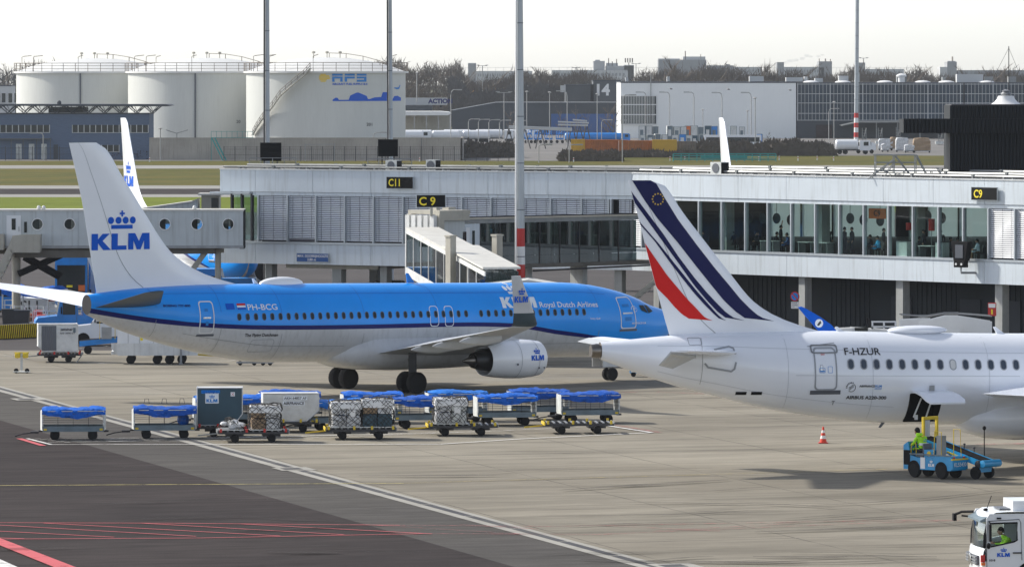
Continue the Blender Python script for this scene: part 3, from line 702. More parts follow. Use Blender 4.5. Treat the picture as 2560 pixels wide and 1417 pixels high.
def ringseam(J, a, lo, hi, mt, wd=.022):
    t, b_ = interp(J.top, a), interp(J.bot, a); z0, z1 = b_+(t-b_)*lo, b_+(t-b_)*hi; MB().loft([[J.S(a-wd/2, z0+(z1-z0)*k/14, .008), J.S(a+wd/2, z0+(z1-z0)*k/14, .008)] for k in range(15)], closed=False, cap=False).build('panel_seam', mt, J.root, fix=False)
def longseam(J, a0, a1, fr, mt, wd=.02):
    MB().loft([[J.S(a, interp(J.bot, a)+(interp(J.top, a)-interp(J.bot, a))*fr+d, .008) for d in (-wd/2, wd/2)] for a in [a0+(a1-a0)*k/20 for k in range(21)]], closed=False, cap=False).build('panel_seam', mt, J.root, fix=False)
for a in (5.9, 10.2, 17.0, 21.9, 27.2, 30.9, 34.6): ringseam(K, a, .62, .98, 'seam_blue'); ringseam(K, a, .04, .38, 'seam_grey')
longseam(K, 5, 34, .88, 'seam_blue'); longseam(K, 23, 33, .22, 'seam_grey'); longseam(K, 4.5, 11, .2, 'seam_grey')
# fleet mates beyond the pier: one nose-on at the left, one only a fin over the roof
J3 = dup(K.root, (-19.4, 408.7, 0), -72.5, 'airliner parked beyond the left jet bridge, its narrow white fin rising over the portholes')
J4 = dup(K.root, (16.7-38.2*-.16, 447-38.2*.987, 0), math.degrees(atan2(-.987, .16)), 'hidden airliner whose thin white fin alone rises over the pier roof beside a cooling unit')
# ---------- white jet with tricolour fin ----------
ATH = 15
nx, ny = 40.625, 240.913
A = Jet('jet_airliner', 'white airliner with red and navy stripes on its fin and an open cargo door', (nx, ny), ATH,
    [(0, 3.0), (.3, 3.4), (1, 3.9), (2, 4.5), (3.2, 5.0), (5, 5.35), (7, 5.45), (19.9, 5.57), (26.1, 5.70), (28.8, 5.78), (33.1, 5.76), (35.2, 5.67), (37.3, 5.5), (38.3, 5.42)],
    [(0, 2.9), (.3, 2.5), (1, 2.15), (2.5, 1.8), (5, 1.7), (21.8, 1.76), (24.4, 1.83), (26.2, 1.90), (27.95, 2.07), (29.7, 2.32), (31.45, 2.64), (33.2, 3.09), (34.9, 3.53), (36.6, 4.09), (38.3, 4.72)],
    [(0, .05), (.3, .5), (1, .95), (2.5, 1.4), (4.5, 1.68), (6, 1.75), (24, 1.75), (27, 1.70), (30, 1.5), (33, 1.12), (35, .86), (36.6, .62), (38.3, .33)])
hs0, hs1 = A.on(2348, 1030)[0], A.on(2268, 1030)[0]
st = [0, .15, .3, .6, 1, 1.5, 2, 2.6, 3.2, 4, 5, 6, 7]+[8.5+1.5*i for i in range(9)]+[21.5, 22.5, hs0, (hs0+hs1)/2, hs1, 26.5, 27.3]+[28+.6*i for i in range(17)]+[38.3]
hi = st.index(hs0)
hz1, hz0 = 3.22, 2.02
A.fuselage(st, lambda a: hz1 if a < 27 else interp(A.bot, a)+min(1.32, (interp(A.top, a)-interp(A.bot, a))*.38), lambda a: max(hz0, interp(A.bot, a)+.12), ['air_white', 'air_white', 'air_white', 'titanium'], hole=(hi, hi+2), seg=(12, 6, 8))
# hold behind the open cargo door
cv_ = [(-A.fb(24.5, 2.04+k*.145)+.012, 2.04+k*.145) for k in range(9)]; b = MB(); b.prism([(-.45, 2.02)]+cv_+[(-.45, 3.3)], -hs1-.03, -hs1, 'x'); b.prism([(-.45, 2.02)]+cv_+[(-.45, 3.3)], -hs0, -hs0+.03, 'x'); b.box(-hs1, -hs0, -.5, -.45, 1.98, 3.3); b.box(-hs1, -hs0, -A.fb(24.5, 2.06)+.01, -.45, 1.98, 2.02); b.box(-hs1, -hs0, -1.6, -.45, 3.25, 3.28); b.build('cargo_hold', 'black', A.root)
b = MB(); b.tube([(-hs1+.25, -1.30, 2.2), (-hs1+.55, -1.42, 3.0)], .04, 6); b.tube([(-hs1+.8, -1.2, 2.1), (-hs1+1.0, -1.42, 2.9)], .035, 6); b.box(-hs1+.3, -hs1+.42, -1.35, -1.25, 2.1, 2.3); b.build('door_actuator', 'reflect', A.root)
b = MB(); g = []
for i, (t, w_) in enumerate(((0, .0), (.25, .0), (.55, .0), (.85, .02), (1, .14))):
    y = -A.fb(24.5, hz1)-.03-1.35*t; z = hz1+.10+.12*sin(t*pi)-.42*t; dx = -.55*t*0
    g.append([(-hs1+.05+w_+.2*t, y, z), (-hs0+.15-w_+.5*t, y, z), (-hs0+.15-w_+.5*t, y, z-.07), (-hs1+.05+w_+.2*t, y, z-.07)])
cd = b.loft(g).build('cargo_door', 'air_white', A.root, 30)
for x in (.55, 1.15): MB().box(-hs1+x, -hs1+x+.17, -A.fb(24.5, hz1)-.85, -A.fb(24.5, hz1)-.68, hz1-.16, hz1-.08).build('door_latch', 'line_dark', cd)
MB().box(-hs1+.8, -hs1+1.0, -A.fb(24.5, hz1)-.12, -A.fb(24.5, hz1)+.05, hz1+.1, hz1+.32).build('door_hinge', 'steel', cd)
a_, z_ = A.on(2127, 910); a2, z2 = A.on(2540, 912)
A.windows([a_-(a_-a2)/13*k for k in range(-0, 30) if k < 30], lambda a: z_+(z2-z_)*(a_-a)/(a_-a2), .30, .45, ['line_grey', 'af_glass'], alt={8: ['line_grey', 'alu_white']})
a1, zt = A.on(2030, 868); a0, _ = A.on(2086, 868); zb = A.on(2058, 975)[1]
d = A.outline(a0, a1, zb, zt, .16, .06, 'line_grey', 'door'); A.outline(a0-.10, a1+.10, zt-.26, zt+.10, .1, .06, 'steel', 'door_hood', .03, d)
b = MB(); g = [[A.S(a1+.16-(a1-a0+.32)*i/6, zz, .02) for i in range(7)] for zz in (zb-.17, zb)]; b.loft(g, closed=False, cap=False).build('door_sill', 'line_dark', d, fix=False)
A.windows([a1-.30], zt-.85, .13, .28, ['line_grey', 'chrome'], name='door_window'); A.outline(a0+.2, a0+.40, zt-1.05, zt-.78, .03, .015, 'logo_pale', 'placard', .02, d); A.outline(a1-.45, a1-.2, zb+.72, zb+.92, .03, .015, 'logo_pale', 'placard', .02, d); A.patch(a1-.42, a1-.23, zb+.76, zb+.81, 'logo_pale', 'placard', .02, d)
A.text('EXIT', (2052, 888), (2062, 888), 4, 'af_red', .01, parent=d)
A.text('F-HZUR', (2112, 887), (2202, 887), 17, 'black_text', .012); A.text('AIRBUS A220-300', (2114, 996), (2215, 997), 7.5, 'black_text', .03)
A.text('AIRFRANCE', (2148, 967), (2187, 967), 5, 'black_text', .03); A.text('KLM', (2188, 967), (2204, 967), 5, 'logo_pale', .03); A.text('GROUP', (2186, 973), (2204, 973), 4, 'logo_pale', .01)
A.text('T', (2077, 1011), (2085, 1011), 10, 'black_text', 0)
s2 = sky2d(); A.text('', (2115, 968), (2139, 968), 22, 'black_text', shape=([(x+.6, y) for x, y in s2[0]], s2[1]), name='alliance_badge')
fl = [(q[1], q[0]) for q in [(28.0, 5.5), (28.76, 5.76), (29.81, 6.07), (30.86, 6.5), (31.73, 7.09), (32.6, 8.1), (33.82, 9.6), (34.86, 10.93), (35.3, 11.6), (35.62, 11.95), (36.15, 12.09)]]
A.fin(fl, [(5.5, 35.25), (5.71, 35.32), (8.96, 36.24), (10.28, 36.58), (12.1, 37.1)], 5.5, 12.09, 'air_white', hinge=.70)
cp = lambda L: [(400+y/3.08, 1540+x/3.08) for x, y in L]
def stripe(L, R, mt):
    L, R = cp(L), cp(R); y0, y1 = L[0][0], L[-1][0]; n = 44
    A.finstripe(L, R, [y0+(y1-y0)*i/n for i in range(n+1)], mt)
stripe([(210, 615), (300, 950), (330, 995), (400, 1065), (455, 1130), (510, 1185), (570, 1225), (600, 1232), (745, 1235)], [(212, 615), (300, 745), (400, 890), (500, 1010), (560, 1080), (610, 1130), (660, 1185), (690, 1215), (745, 1235)], 'af_red')
stripe([(155, 430), (165, 465), (300, 622), (420, 790), (520, 920), (600, 1020), (680, 1110), (760, 1190), (800, 1225), (850, 1236)], [(157, 430), (200, 490), (330, 640), (440, 780), (540, 905), (620, 1005), (700, 1095), (770, 1175), (812, 1215), (850, 1236)], 'af_navy')
stripe([(90, 190), (118, 285), (230, 440), (350, 610), (480, 790), (600, 960), (700, 1080), (780, 1165), (850, 1218), (900, 1235), (992, 1236)], [(92, 190), (130, 250), (240, 400), (360, 560), (480, 740), (600, 900), (700, 1020), (780, 1105), (850, 1175), (920, 1222), (992, 1236)], 'af_navy')
stripe([(130, 158), (230, 320), (330, 460), (480, 640), (620, 820), (740, 970), (830, 1080), (920, 1165), (1000, 1222), (1080, 1238), (1220, 1240)], [(300, 158), (370, 280), (480, 460), (620, 650), (760, 830), (870, 960), (960, 1070), (1040, 1150), (1100, 1200), (1150, 1224), (1220, 1240)], 'af_navy')
b = MB()
for k in range(12):
    t = 2*pi*k/12; a, z = A.inv(1645.5+13.6*sin(t), 498-13.6*cos(t), .15); pts = []
    for j in range(10): r = .045 if j % 2 == 0 else .02; pts.append(A.FS(a+r*sin(j*pi/5), z+r*cos(j*pi/5), .035))
    b.add(pts, [tuple(range(10))])
b.build('star_ring', 'yellow_paint', A.root, fix=False)
for sd_ in (1, -1):
    A.wing([(.6, 32.4, 1.9, 4.95, .12), (6.1, 36.3, .75, 5.32, .11)], 'air_white', 'tailplane', sd_)
    e = MB(); rings = []
    for b_, a0_, c, z in ((.9, 34.45, 1.0, 4.85), (6.05, 37.06, .5, 5.28)):
        dz = .50 if sd_ == 1 else .1
        rings.append([(-a0_, -sd_*b_, z+.05), (-(a0_+c), -sd_*b_, z-dz), (-(a0_+c), -sd_*b_, z-dz-.02), (-a0_, -sd_*b_, z-.07)])
    e.loft(rings).build('elevator', 'wing_grey', A.root)  # grey, not the tail's white: underside shade put into the colour
    A.wing([(1.5, 13.0, 8.6, 3.25, .10), (4.5, 15.8, 7.4, 3.55, .09), (11, 19.2, 4.6, 3.75, .09), (17.0, 22.6, 1.7, 4.1, .10)], 'air_white', 'wing', sd_)
    if sd_ == -1:
        poly = [A.inv(x, y, -17.4) for x, y in [(1995, 768), (2003, 766), (2014, 771), (2050, 792), (2078, 812), (2100, 838), (2060, 842), (2035, 815)]]
        wl = MB().prism([(-a, z) for a, z in poly], 17.33, 17.45).build('winglet', 'logo_blue', A.root)
        ac, zc = A.inv(2048, 808, -17.3); wb = MB(); wb.lathe([(.01, 0), (.19, 0), (.19, .01), (.01, .01)], (-ac, 17.31, zc), 'y', 20); wb = wb.build('winglet_badge', 'logo_light', wl)
        MB().prism([(-ac-.1, zc-.08), (-ac-.02, zc-.12), (-ac+.1, zc+.02), (-ac+.06, zc+.12), (-ac-.03, zc+.03)], 17.295, 17.305).build('badge_figure', 'black_text', wb)
        wl.rotation_euler = (0, 0, 0)
    A.engine(5.2, 1.75, 12.0, 1.15, 3.6, sd_, 'air_white')
    A.gear(17.6, sd_*3.2, .53, .38, .42, 2.2)
A.gear(3.8, 0, .36, .2, .2, 1.9, False)
fr = [(22.9, .3, 2.1, .25), (22.4, 1.1, 2.05, .62), (21.5, 1.62, 2.05, .85), (20.2, 1.85, 2.1, 1.0), (18.5, 1.95, 2.15, 1.05), (14, 1.98, 2.1, 1.05), (11, 1.7, 1.95, .7), (9.5, .8, 1.85, .3)]
MB().loft([[(-a, w_*cos(q), zc+hh*sin(q)) for q in [2*pi*k/24 for k in range(24)]] for a, w_, zc, hh in fr]).build('wing_fairing', 'air_white', A.root, 50)
a_, z_ = A.inv(2293, 825, 0); b = MB(); b.ell((-a_, 0, z_+.0), (1.33, .55, .20), 24, 8); b.build('satcom_dome', 'air_white', A.root, 60)
for px_ in (2100, 2495):
    a_, z_ = A.inv(px_, 832, 0); MB().prism([(-a_-.05, z_-.05), (-a_-.22, z_+.25), (-a_-.12, z_+.27), (-a_+.32, z_-.05)], -.02, .02).build('blade_antenna', 'air_white', A.root)
a_, z_ = A.on(1733, 853)
b = A.outline(a_-.33, a_+.22, z_-.16, z_+.14, .06, .02, 'line_grey', 'access_panel')
for x, y in ((1852, 983), (1891, 983)):
    a_, z_ = A.on(x, y); A.patch(a_-.22, a_+.22, z_-.05, z_+.08, 'black', 'vent')
def sline(J, pts, wd, mt, name, n=6):
    q = [J.on(*p) for p in pts]; d = []
    for p, r in zip(q, q[1:]): d += [(p[0]+(r[0]-p[0])*k/n, p[1]+(r[1]-p[1])*k/n) for k in range(n)]
    d.append(q[-1]); g = []
    for i, p in enumerate(d):
        r = d[min(i+1, len(d)-1)]; o = d[max(0, i-1)]; dx, dz = r[0]-o[0], r[1]-o[1]; L = math.hypot(dx, dz) or 1; ux, uz = -dz/L*wd/2, dx/L*wd/2
        g.append([J.S(p[0]+ux, p[1]+uz, .014), J.S(p[0]-ux, p[1]-uz, .014)])
    return MB().loft(g, closed=False, cap=False).build(name, mt, J.root, fix=False)
sline(A, [(1785, 874), (1822, 866), (1833, 870), (1838, 885)], .07, 'line_grey', 'trim_plate'); sline(A, [(1762, 908), (1770, 918), (1828, 928), (1836, 922), (1840, 905)], .08, 'line_grey', 'trim_plate')
sline(A, [(1752, 845), (1755, 870), (1755, 930), (1749, 960)], .02, 'line_grey', 'panel_seam'); sline(A, [(2018, 866), (2085, 857)], .03, 'line_grey', 'panel_seam')
sline(A, [(1990, 938), (2550, 940)], .012, 'line_grey', 'panel_seam')
for a in (21.9, 27.0, 30.6): ringseam(A, a, .05, .97, 'seam_white', .018)
longseam(A, 20, 36, .80, 'seam_white', .016); longseam(A, 26, 36, .2, 'seam_white', .016)
b = MB(); a_, z_ = A.on(2225, 1060) if False else (25.9, 1.9); b.prism([(-26.3, 1.74), (-26.2, 1.72), (-26.0, 1.95), (-26.15, 1.95)], -.3, -.27); b.build('drain_mast', 'line_dark', A.root)
# tail cone exhaust
b = MB(); b.lathe([(.26, 0), (.30, .25), (.22, .9), (.16, .9), (.2, .1)], (-38.7, 0, 5.07), 'x', 20); b.build('exhaust_cone', 'titanium', A.root, 40)
# ================= pier building =================
PA, PB, PC = Vector((-19.7, 377.7, 0)), Vector((7.785, 363.3, 0)), Vector((30.84, 337.3, 0)); PD = PC+(PC-PB).normalized()*14
def segT(a, b, org): 
    d = (b-a).normalized(); n = Vector((d.y, -d.x, 0)); n = n if n.y < 0 else -n; o = a-org
    return Matrix(((d.x, n.x, 0, o.x), (d.y, n.y, 0, o.y), (0, 0, 1, 0), (0, 0, 0, 1))), d
def s_of(px, a, b):
    d = (b-a).normalized(); k = (px-1280)/F; return (k*a.y-a.x)/(d.x-k*d.y)
PR = thing('pier_building', 'long pale two-storey pier with panelled fascia, blinds and glazed lounge, crossing behind both airliners', 'pier building', PA)
PR['label'] = 'long pale airport pier with panelled fascias and a band of windows and blinds'
T1, d1 = segT(PA, PB, PA); T2, d2 = segT(PB, PD, PA)
L1 = (PB-PA).length; L2 = (PD-PB).length
def PBX(T): b = MB(); b.T = T; return b
ZT, Z1, Z2, Z3, Z4, Z5 = 10.08, 8.62, 8.38, 5.35, 5.2, 3.8
j1 = [0]+[s_of(x, PA, PB) for x in (638, 782, 927, 1072, 1220, 1370)]+[s_of(1515, PA, PB)]+[L1]
j2 = [0]+[s_of(x, PB, PC) for x in (1622, 1845, 1966, 2208, 2333, 2461)]+[L2-7, L2]
for T, js in ((T1, j1), (T2, j2)):
    for a, b_ in zip(js, js[1:]):
        if b_-a < .1: continue
        b = PBX(T); b.box(a+.012, b_-.012, -.25, 0, Z1, ZT); b.box(a, b_, -.3, .05, ZT+.002, ZT+.07, 1); b.build('fascia_panel', ['facade', 'facade_top'], PR)
        b = PBX(T); b.box(a+.012, b_-.012, -.25, 0, Z5, Z4-.06); b.build('fascia_panel', 'facade', PR)
        b = PBX(T); b.box(a, b_, -.3, .06, Z4-.05, Z3-.06); b.build('window_sill', 'mullion', PR)
        b = PBX(T); b.box(a+.01, b_-.01, -.3, -.06, Z2, Z1-.02); b.build('window_head', 'facade', PR)
# roof slab, soffit, floor
back = [PA+Vector((-.5, 18, 0)), Vector((6, 392, 0)), Vector((44, 392, 0)), PD]
def slab(name, z0, z1, mt, inset=.3):
    pts = [(p-PA) for p in (PA, PB, PD)]; nn = Vector((.5, .86, 0))*inset
    poly = [(p.x+nn.x, p.y+nn.y) for p in pts]+[((p-PA).x, (p-PA).y) for p in back[::-1][1:]]
    return MB().prism(poly, z0, z1, 'z').build(name, mt, PR)
slab('roof', 9.0, 10.02, 'roof_grey'); slab('floor', 3.9, 5.18, 'interior_floor')
# windows: mullions and blinds
m1 = [s_of(x, PA, PB) for x in (645, 718, 789, 861, 933, 1007, 1080, 1154, 1227, 1301, 1376, 1453, 1521)]+[s_of(1527, PA, PB)]
m2 = [.9]+[s_of(x, PB, PC) for x in (1685, 1746, 1803, 1862, 1918, 1977, 2037, 2097, 2158, 2220, 2281, 2345, 2407, 2470, 2536, 2602)]
def blind(T, a, b_, n, lift=0.0):
    b = PBX(T); k = 24; dz = (Z2-.05-Z3-lift)/k
    for i in range(k):
        z = Z2-.04-i*dz; b.add([(a, n, z), (b_, n, z), (b_, n+.045, z-dz*.6), (a, n+.045, z-dz*.6)], [(0, 1, 2, 3)], 0)
    b.box(a, b_, n-.12, n-.10, Z3, Z2, 1)
    for t in (.15, .5, .85): b.box(a+(b_-a)*t-.012, a+(b_-a)*t+.012, n+.05, n+.055, Z3+lift, Z2, 1)
    if lift: b.box(a, b_, n, n+.05, Z3+lift-.04, Z3+lift, 0)
    return b.build('window_blind', ['blind', 'blind_gap'], PR, fix=False)
for T, ms in ((T1, m1), (T2, m2)):
    for s in ms:
        b = PBX(T); b.box(s-.05, s+.05, -.28, .02, Z3-.04, Z2-.002); b.build('mullion', 'mullion', PR)
for i, (a, b_) in enumerate(zip(m1, m1[1:])):
    if b_-a > .6: blind(T1, a+.06, b_-.06, -.16, .2 if i == 1 else 0)
blind(T2, m2[0]+.06, m2[1]-.06, -.16); blind(T1, L1-1.0, L1-.1, -.16); blind(T2, .02, m2[0]-.06, -.16)
for a, b_ in zip(m2[14:], m2[15:]): blind(T2, a+.06, b_-.06, -.16)
for a, b_ in list(zip(m2[1:14], m2[2:15])):
    b = PBX(T2); b.box(a+.055, b_-.055, -.17, -.15, Z3-.03, Z2-.005); b.build('window_pane', 'pier_glass', PR)
# glazed west end
e0 = s_of(578, PA, PB)
for s in (e0, s_of(603, PA, PB), s_of(628, PA, PB)):
    b = PBX(T1); b.box(s-.06, s+.06, -.28, 0, Z3-.04, Z1-.01); b.build('mullion', 'dark_steel', PR)
b = PBX(T1); b.box(e0, m1[0]-.06, -.17, -.15, Z3, Z2); b.build('window_pane', 'pier_glass', PR)
b = PBX(T1); b.box(-.6, 1.3+e0*0+1.2, -.5, .35, Z1-.14, Z1-.03); b.build('canopy', 'mullion', PR)
b = PBX(T1); b.box(.8, 1.0, -14, -.6, Z3, Z2); b.build('window_pane', 'pier_glass', PR)
# lounge interior: back glazing frosted, ceiling, columns
m = bpy.data.materials.new('frosted'); m.use_nodes = True; N_ = m.node_tree.nodes; tr = N_.new('ShaderNodeBsdfTranslucent'); tr.inputs[0].default_value = (.75, .8, .8, 1)
df = N_.new('ShaderNodeBsdfDiffuse'); df.inputs[0].default_value = (.7, .72, .72, 1); ms_ = N_.new('ShaderNodeMixShader'); ms_.inputs[0].default_value = .35
m.node_tree.links.new(tr.outputs[0], ms_.inputs[1]); m.node_tree.links.new(df.outputs[0], ms_.inputs[2]); m.node_tree.links.new(ms_.outputs[0], N_['Material Output'].inputs[0]); M['frosted'] = m
DEP = 8.5
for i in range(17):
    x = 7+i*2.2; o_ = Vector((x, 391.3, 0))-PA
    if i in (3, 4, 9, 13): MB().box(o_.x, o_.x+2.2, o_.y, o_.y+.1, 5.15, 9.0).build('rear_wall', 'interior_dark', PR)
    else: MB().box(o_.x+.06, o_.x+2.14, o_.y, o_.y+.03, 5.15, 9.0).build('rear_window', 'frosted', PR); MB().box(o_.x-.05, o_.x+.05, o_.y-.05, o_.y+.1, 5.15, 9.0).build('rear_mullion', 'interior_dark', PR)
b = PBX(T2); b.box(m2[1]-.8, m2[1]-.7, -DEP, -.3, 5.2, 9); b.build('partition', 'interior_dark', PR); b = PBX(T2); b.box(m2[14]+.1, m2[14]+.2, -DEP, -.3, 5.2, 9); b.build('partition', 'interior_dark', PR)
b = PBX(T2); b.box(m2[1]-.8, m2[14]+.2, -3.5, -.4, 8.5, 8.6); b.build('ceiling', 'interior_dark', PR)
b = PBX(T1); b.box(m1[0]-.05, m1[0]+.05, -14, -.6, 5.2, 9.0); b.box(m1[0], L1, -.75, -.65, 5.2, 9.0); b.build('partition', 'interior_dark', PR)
for px in (1760, 1998, 2236):
    s = s_of(px, PB, PC); b = PBX(T2); b.box(s-.05, s+.62, -2.1, -1.4, 5.2, 8.5); b.build('interior_column', 'column', PR)
for px, w_ in ((655, .5), (825, .7), (942, .5)):
    s = s_of(px, PA, PB); b = PBX(T1); b.box(s-w_/2, s+w_/2, -1.6, -.9, -.05, Z5); b.build('column', 'column', PR)
for px in (690, 960):
    s = s_of(px, PA, PB); b = PBX(T1); b.box(s-.3, s+.3, -14, -13.4, -.05, Z5); b.build('column', 'column', PR)
for px, w_ in ((1540, .55), (1632, .5), (1996, .55), (2240, .6), (2488, .6), (2640, .6)):
    s = s_of(px, PB, PC); b = PBX(T2 if px > 1580 else T1); s = s if px > 1580 else s_of(px, PA, PB)
    b.box(s-w_/2, s+w_/2, -.9, -.3, -.05, Z5); b.build('column', 'column', PR)
s0 = s_of(1650, PB, PC)
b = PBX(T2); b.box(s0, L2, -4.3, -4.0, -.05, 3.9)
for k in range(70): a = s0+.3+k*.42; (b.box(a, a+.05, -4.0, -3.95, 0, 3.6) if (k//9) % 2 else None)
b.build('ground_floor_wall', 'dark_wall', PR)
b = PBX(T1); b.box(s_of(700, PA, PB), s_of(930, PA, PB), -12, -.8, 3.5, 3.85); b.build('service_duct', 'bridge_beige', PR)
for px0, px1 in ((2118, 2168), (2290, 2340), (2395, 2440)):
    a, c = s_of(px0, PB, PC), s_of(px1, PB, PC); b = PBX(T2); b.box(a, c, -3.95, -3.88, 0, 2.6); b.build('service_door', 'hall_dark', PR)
# pipes and clutter along the roof edge
for n, z, r, T, L in ((-1.0, 10.28, .07, T1, L1), (-1.7, 10.24, .05, T1, L1), (-4.2, 10.35, .10, T1, L1), (-1.0, 10.28, .08, T2, L2), (-1.8, 10.22, .05, T2, L2), (-4.0, 10.35, .11, T2, L2), (-9, 10.4, .1, T2, L2), (-9.5, 10.3, .06, T1, L1)):
    b = PBX(T); b.tube([(-.3, n, z), (L, n, z)], r, 6); k = 0
    for i in range(int(L/2.6)):
        s = 1+i*2.6; b.box(s-.06, s+.06, n-.12, n+.12, 10.03, z-.02); 
        if i % 2: b.box(s-.09, s+.09, n-r-.03, n+r+.03, z-.02, z+r+.03)
    b.build('roof_pipe', 'galv', PR)
b = PBX(T2); b.box(9, L2, -7.4, -5.2, 10.03, 10.16); b.build('cable_tray', 'dark_steel', PR); b = PBX(T1); b.box(3, L1, -7.0, -5.6, 10.03, 10.12); b.build('cable_tray', 'dark_steel', PR)
for k in range(10):
    T, L = (T1, L1) if k < 5 else (T2, L2); s = 2+(k % 5)*5.7; b = PBX(T); b.box(s, s+.5, -3.4, -3.0, 10.03, 10.3); b.build('junction_box', 'steel', PR)
# ---- things on the roof ----
def onroof(px, n, seg=None):
    a, b_ = (PA, PB) if px < 1580 else (PB, PC); s = s_of(px, a, b_); d = (b_-a).normalized(); nn = Vector((d.y, -d.x, 0)); nn = nn if nn.y < 0 else -nn
    p = a+d*s+nn*n; k = (px-1280)/F; p = Vector((k*p.y, p.y, 10.03)); return p, math.degrees(atan2(d.y, d.x))
def ac(px, n, label, w_=.85, h=.75, sc=1):
    p, r = onroof(px, n); t = thing('cooling_unit', label, 'cooling unit', p, r, 'cooling units on the pier roof')
    MB().box(-w_/2, w_/2, -.35, .35, .08, h).build('casing', 'cart_panel', t); b = MB(); b.lathe([(.02, 0), (h*.36, 0), (h*.36, .03), (.02, .03)], (.0, -.385, h*.55), 'y', 18); b.build('fan_grille', 'line_dark', t)
    for x in (-w_*.35, w_*.35): MB().box(x-.04, x+.04, -.3, .3, 0, .08).build('foot', 'dark_steel', t)
    MB().box(w_/2, w_/2+.02, -.33, .33, .12, h-.04).build('side_grille', 'black', t)
ac(984, -2.2, 'pale cooling unit on the pier roof between railings in front of a black board', .85, .75)
ac(1083, -2.2, 'pale cooling unit standing alone on the roof, a black grille on its right side', .72, .8)
ac(1799, -2.4, 'cooling unit on the pier roof at the foot of the thin white fin', 1.0, .85)
def board(px, n, w_, z0, z1, label):
    p, r = onroof(px, n); s = F/p.y; p.z = 0; t = thing('guidance_board', label, 'board', (p.x, p.y, 10.03), 0, 'black boards on posts behind the pier roof')
    MB().box(-w_/2, w_/2, -.06, .06, z0-10.03, z1-10.03).build('panel', 'sign_black', t)
    for x in (-w_*.3, w_*.3): MB().box(x-.04, x+.04, .06, .14, 0, z1-10.3).build('post', 'dark_steel', t)
    b = MB()
    for z in (.45, .75): b.tube([(-w_, -.6, z), (w_*1.2, -.6, z)], .03)
    for i in range(5): x = -w_+i*w_*.55; b.tube([(x, -.6, 0), (x, -.6, .75)], .03)
    b.build('railing', 'galv', t)
board(677, -9, 1.45, 16.4-(403-190)*.0274, 16.4-(357-190)*.0274, 'black board on posts, behind the leftmost tall mast, above the west end of the pier')
board(970, -9, 1.35, 16.4-(393-190)*.0269, 16.4-(350-190)*.0269, 'black board on posts at the foot of the second tall mast')
# plant room
p = at(2375, 440, 353); PRM = thing('plant_room', 'black ribbed plant room with an overhanging box, standing on the right end of the pier roof', 'plant room', (p.x, p.y, 10.03), 0)
def ribbed(x0, x1, y0, y1, z0, z1, name, pitch=.235):
    b = MB(); n = int((x1-x0)/pitch); poly = []
    for i in range(n):
        x = x0+i*pitch; poly += [(x, y0), (x+pitch*.55, y0), (x+pitch*.62, y0+.09), (x+pitch*.95, y0+.09)]
    poly += [(x1, y0), (x1, y1), (x0, y1)]
    b.prism(poly, z0, z1, 'z'); return b.build(name, 'corrugate', PRM)
zz = lambda y: 16.4-(y-190)*353/14000-10.03
ribbed(0, 8, 0, 5, .15, zz(264), 'cladding'); ribbed(-2.95, 8, -.35, -.02, zz(333), zz(297), 'screen')
MB().box(-2.95, -.02, -.02, 3.5, zz(333)+.02, zz(297)-.03).build('overhang', 'corrugate', PRM); MB().box(.1, 8, .15, 5.1, zz(264), zz(264)+.07).build('roof', 'dark_steel', PRM)
for x in (.4, 2, 3.4, 5): MB().box(x, x+.25, .2, .6, 0, .15).build('foot', 'dark_steel', PRM)
p2 = thing('roof_fan', 'white flared fan housing on top of the black plant room', 'fan', (p.x+3.7, p.y+2.0, zz(264)+10.03+.07))
b = MB(); b.lathe([(.95, 0), (.75, .12), (.55, .35), (.5, .52), (.02, .55)], n=24); b.build('housing', 'white', p2, True); b = MB(); b.lathe([(.3, .58), (.34, .66), (.2, .8), (.28, .84), (.02, .95)], n=18); b.build('cap', 'steel', p2, True)
p3 = at(2522, 262, 356); t = thing('antenna_mast', 'slim antenna mast with stay wires on the black plant room', 'antenna', p3)
MB().tube([(0, 0, 0), (0, 0, 3.7)], .03).build('mast', 'dark_steel', t)
for x in (-1.15, 1.0): MB().tube([(0, 0, 3.6), (x, .5, 1.3)], .012, 4).build('stay_wire', 'dark_steel', t)
p3 = at(2410, 262, 354); t = thing('antenna_mast', 'short dark pole at the left edge of the plant room top', 'antenna', p3); MB().tube([(0, 0, 0), (0, 0, 1.4)], .035).build('mast', 'dark_steel', t)
p, r = onroof(2265, -3.2); t = thing('scaffold', 'grey tube scaffold frame with sloping struts on the pier roof', 'scaffold', p, 0)
sc = lambda x, y: ((x-2265)/40.2, 0, (432-y)/40.2)
b = MB(); 
for dy in (0, 1.2):
    for q in [((2190, 373), (2190, 432)), ((2236, 373), (2236, 432)), ((2290, 373), (2290, 432)), ((2186, 373), (2292, 373)), ((2190, 392), (2290, 392)), ((2170, 433), (2236, 385)), ((2205, 433), (2236, 395)), ((2240, 375), (2285, 433)), ((2292, 373), (2322, 430)), ((2190, 413), (2345, 413)), ((2330, 413), (2330, 432)), ((2345, 405), (2358, 432)), ((2262, 413), (2262, 432))]:
        b.tube([(sc(*q[0])[0], dy, sc(*q[0])[2]), (sc(*q[1])[0], dy, sc(*q[1])[2])], .033, 5)
for x, y in ((2190, 373), (2236, 373), (2290, 373), (2190, 392), (2290, 392)): b.tube([(sc(x, y)[0], 0, sc(x, y)[2]), (sc(x, y)[0], 1.2, sc(x, y)[2])], .03, 5)
tag(b.build('frame', 'galv', t))
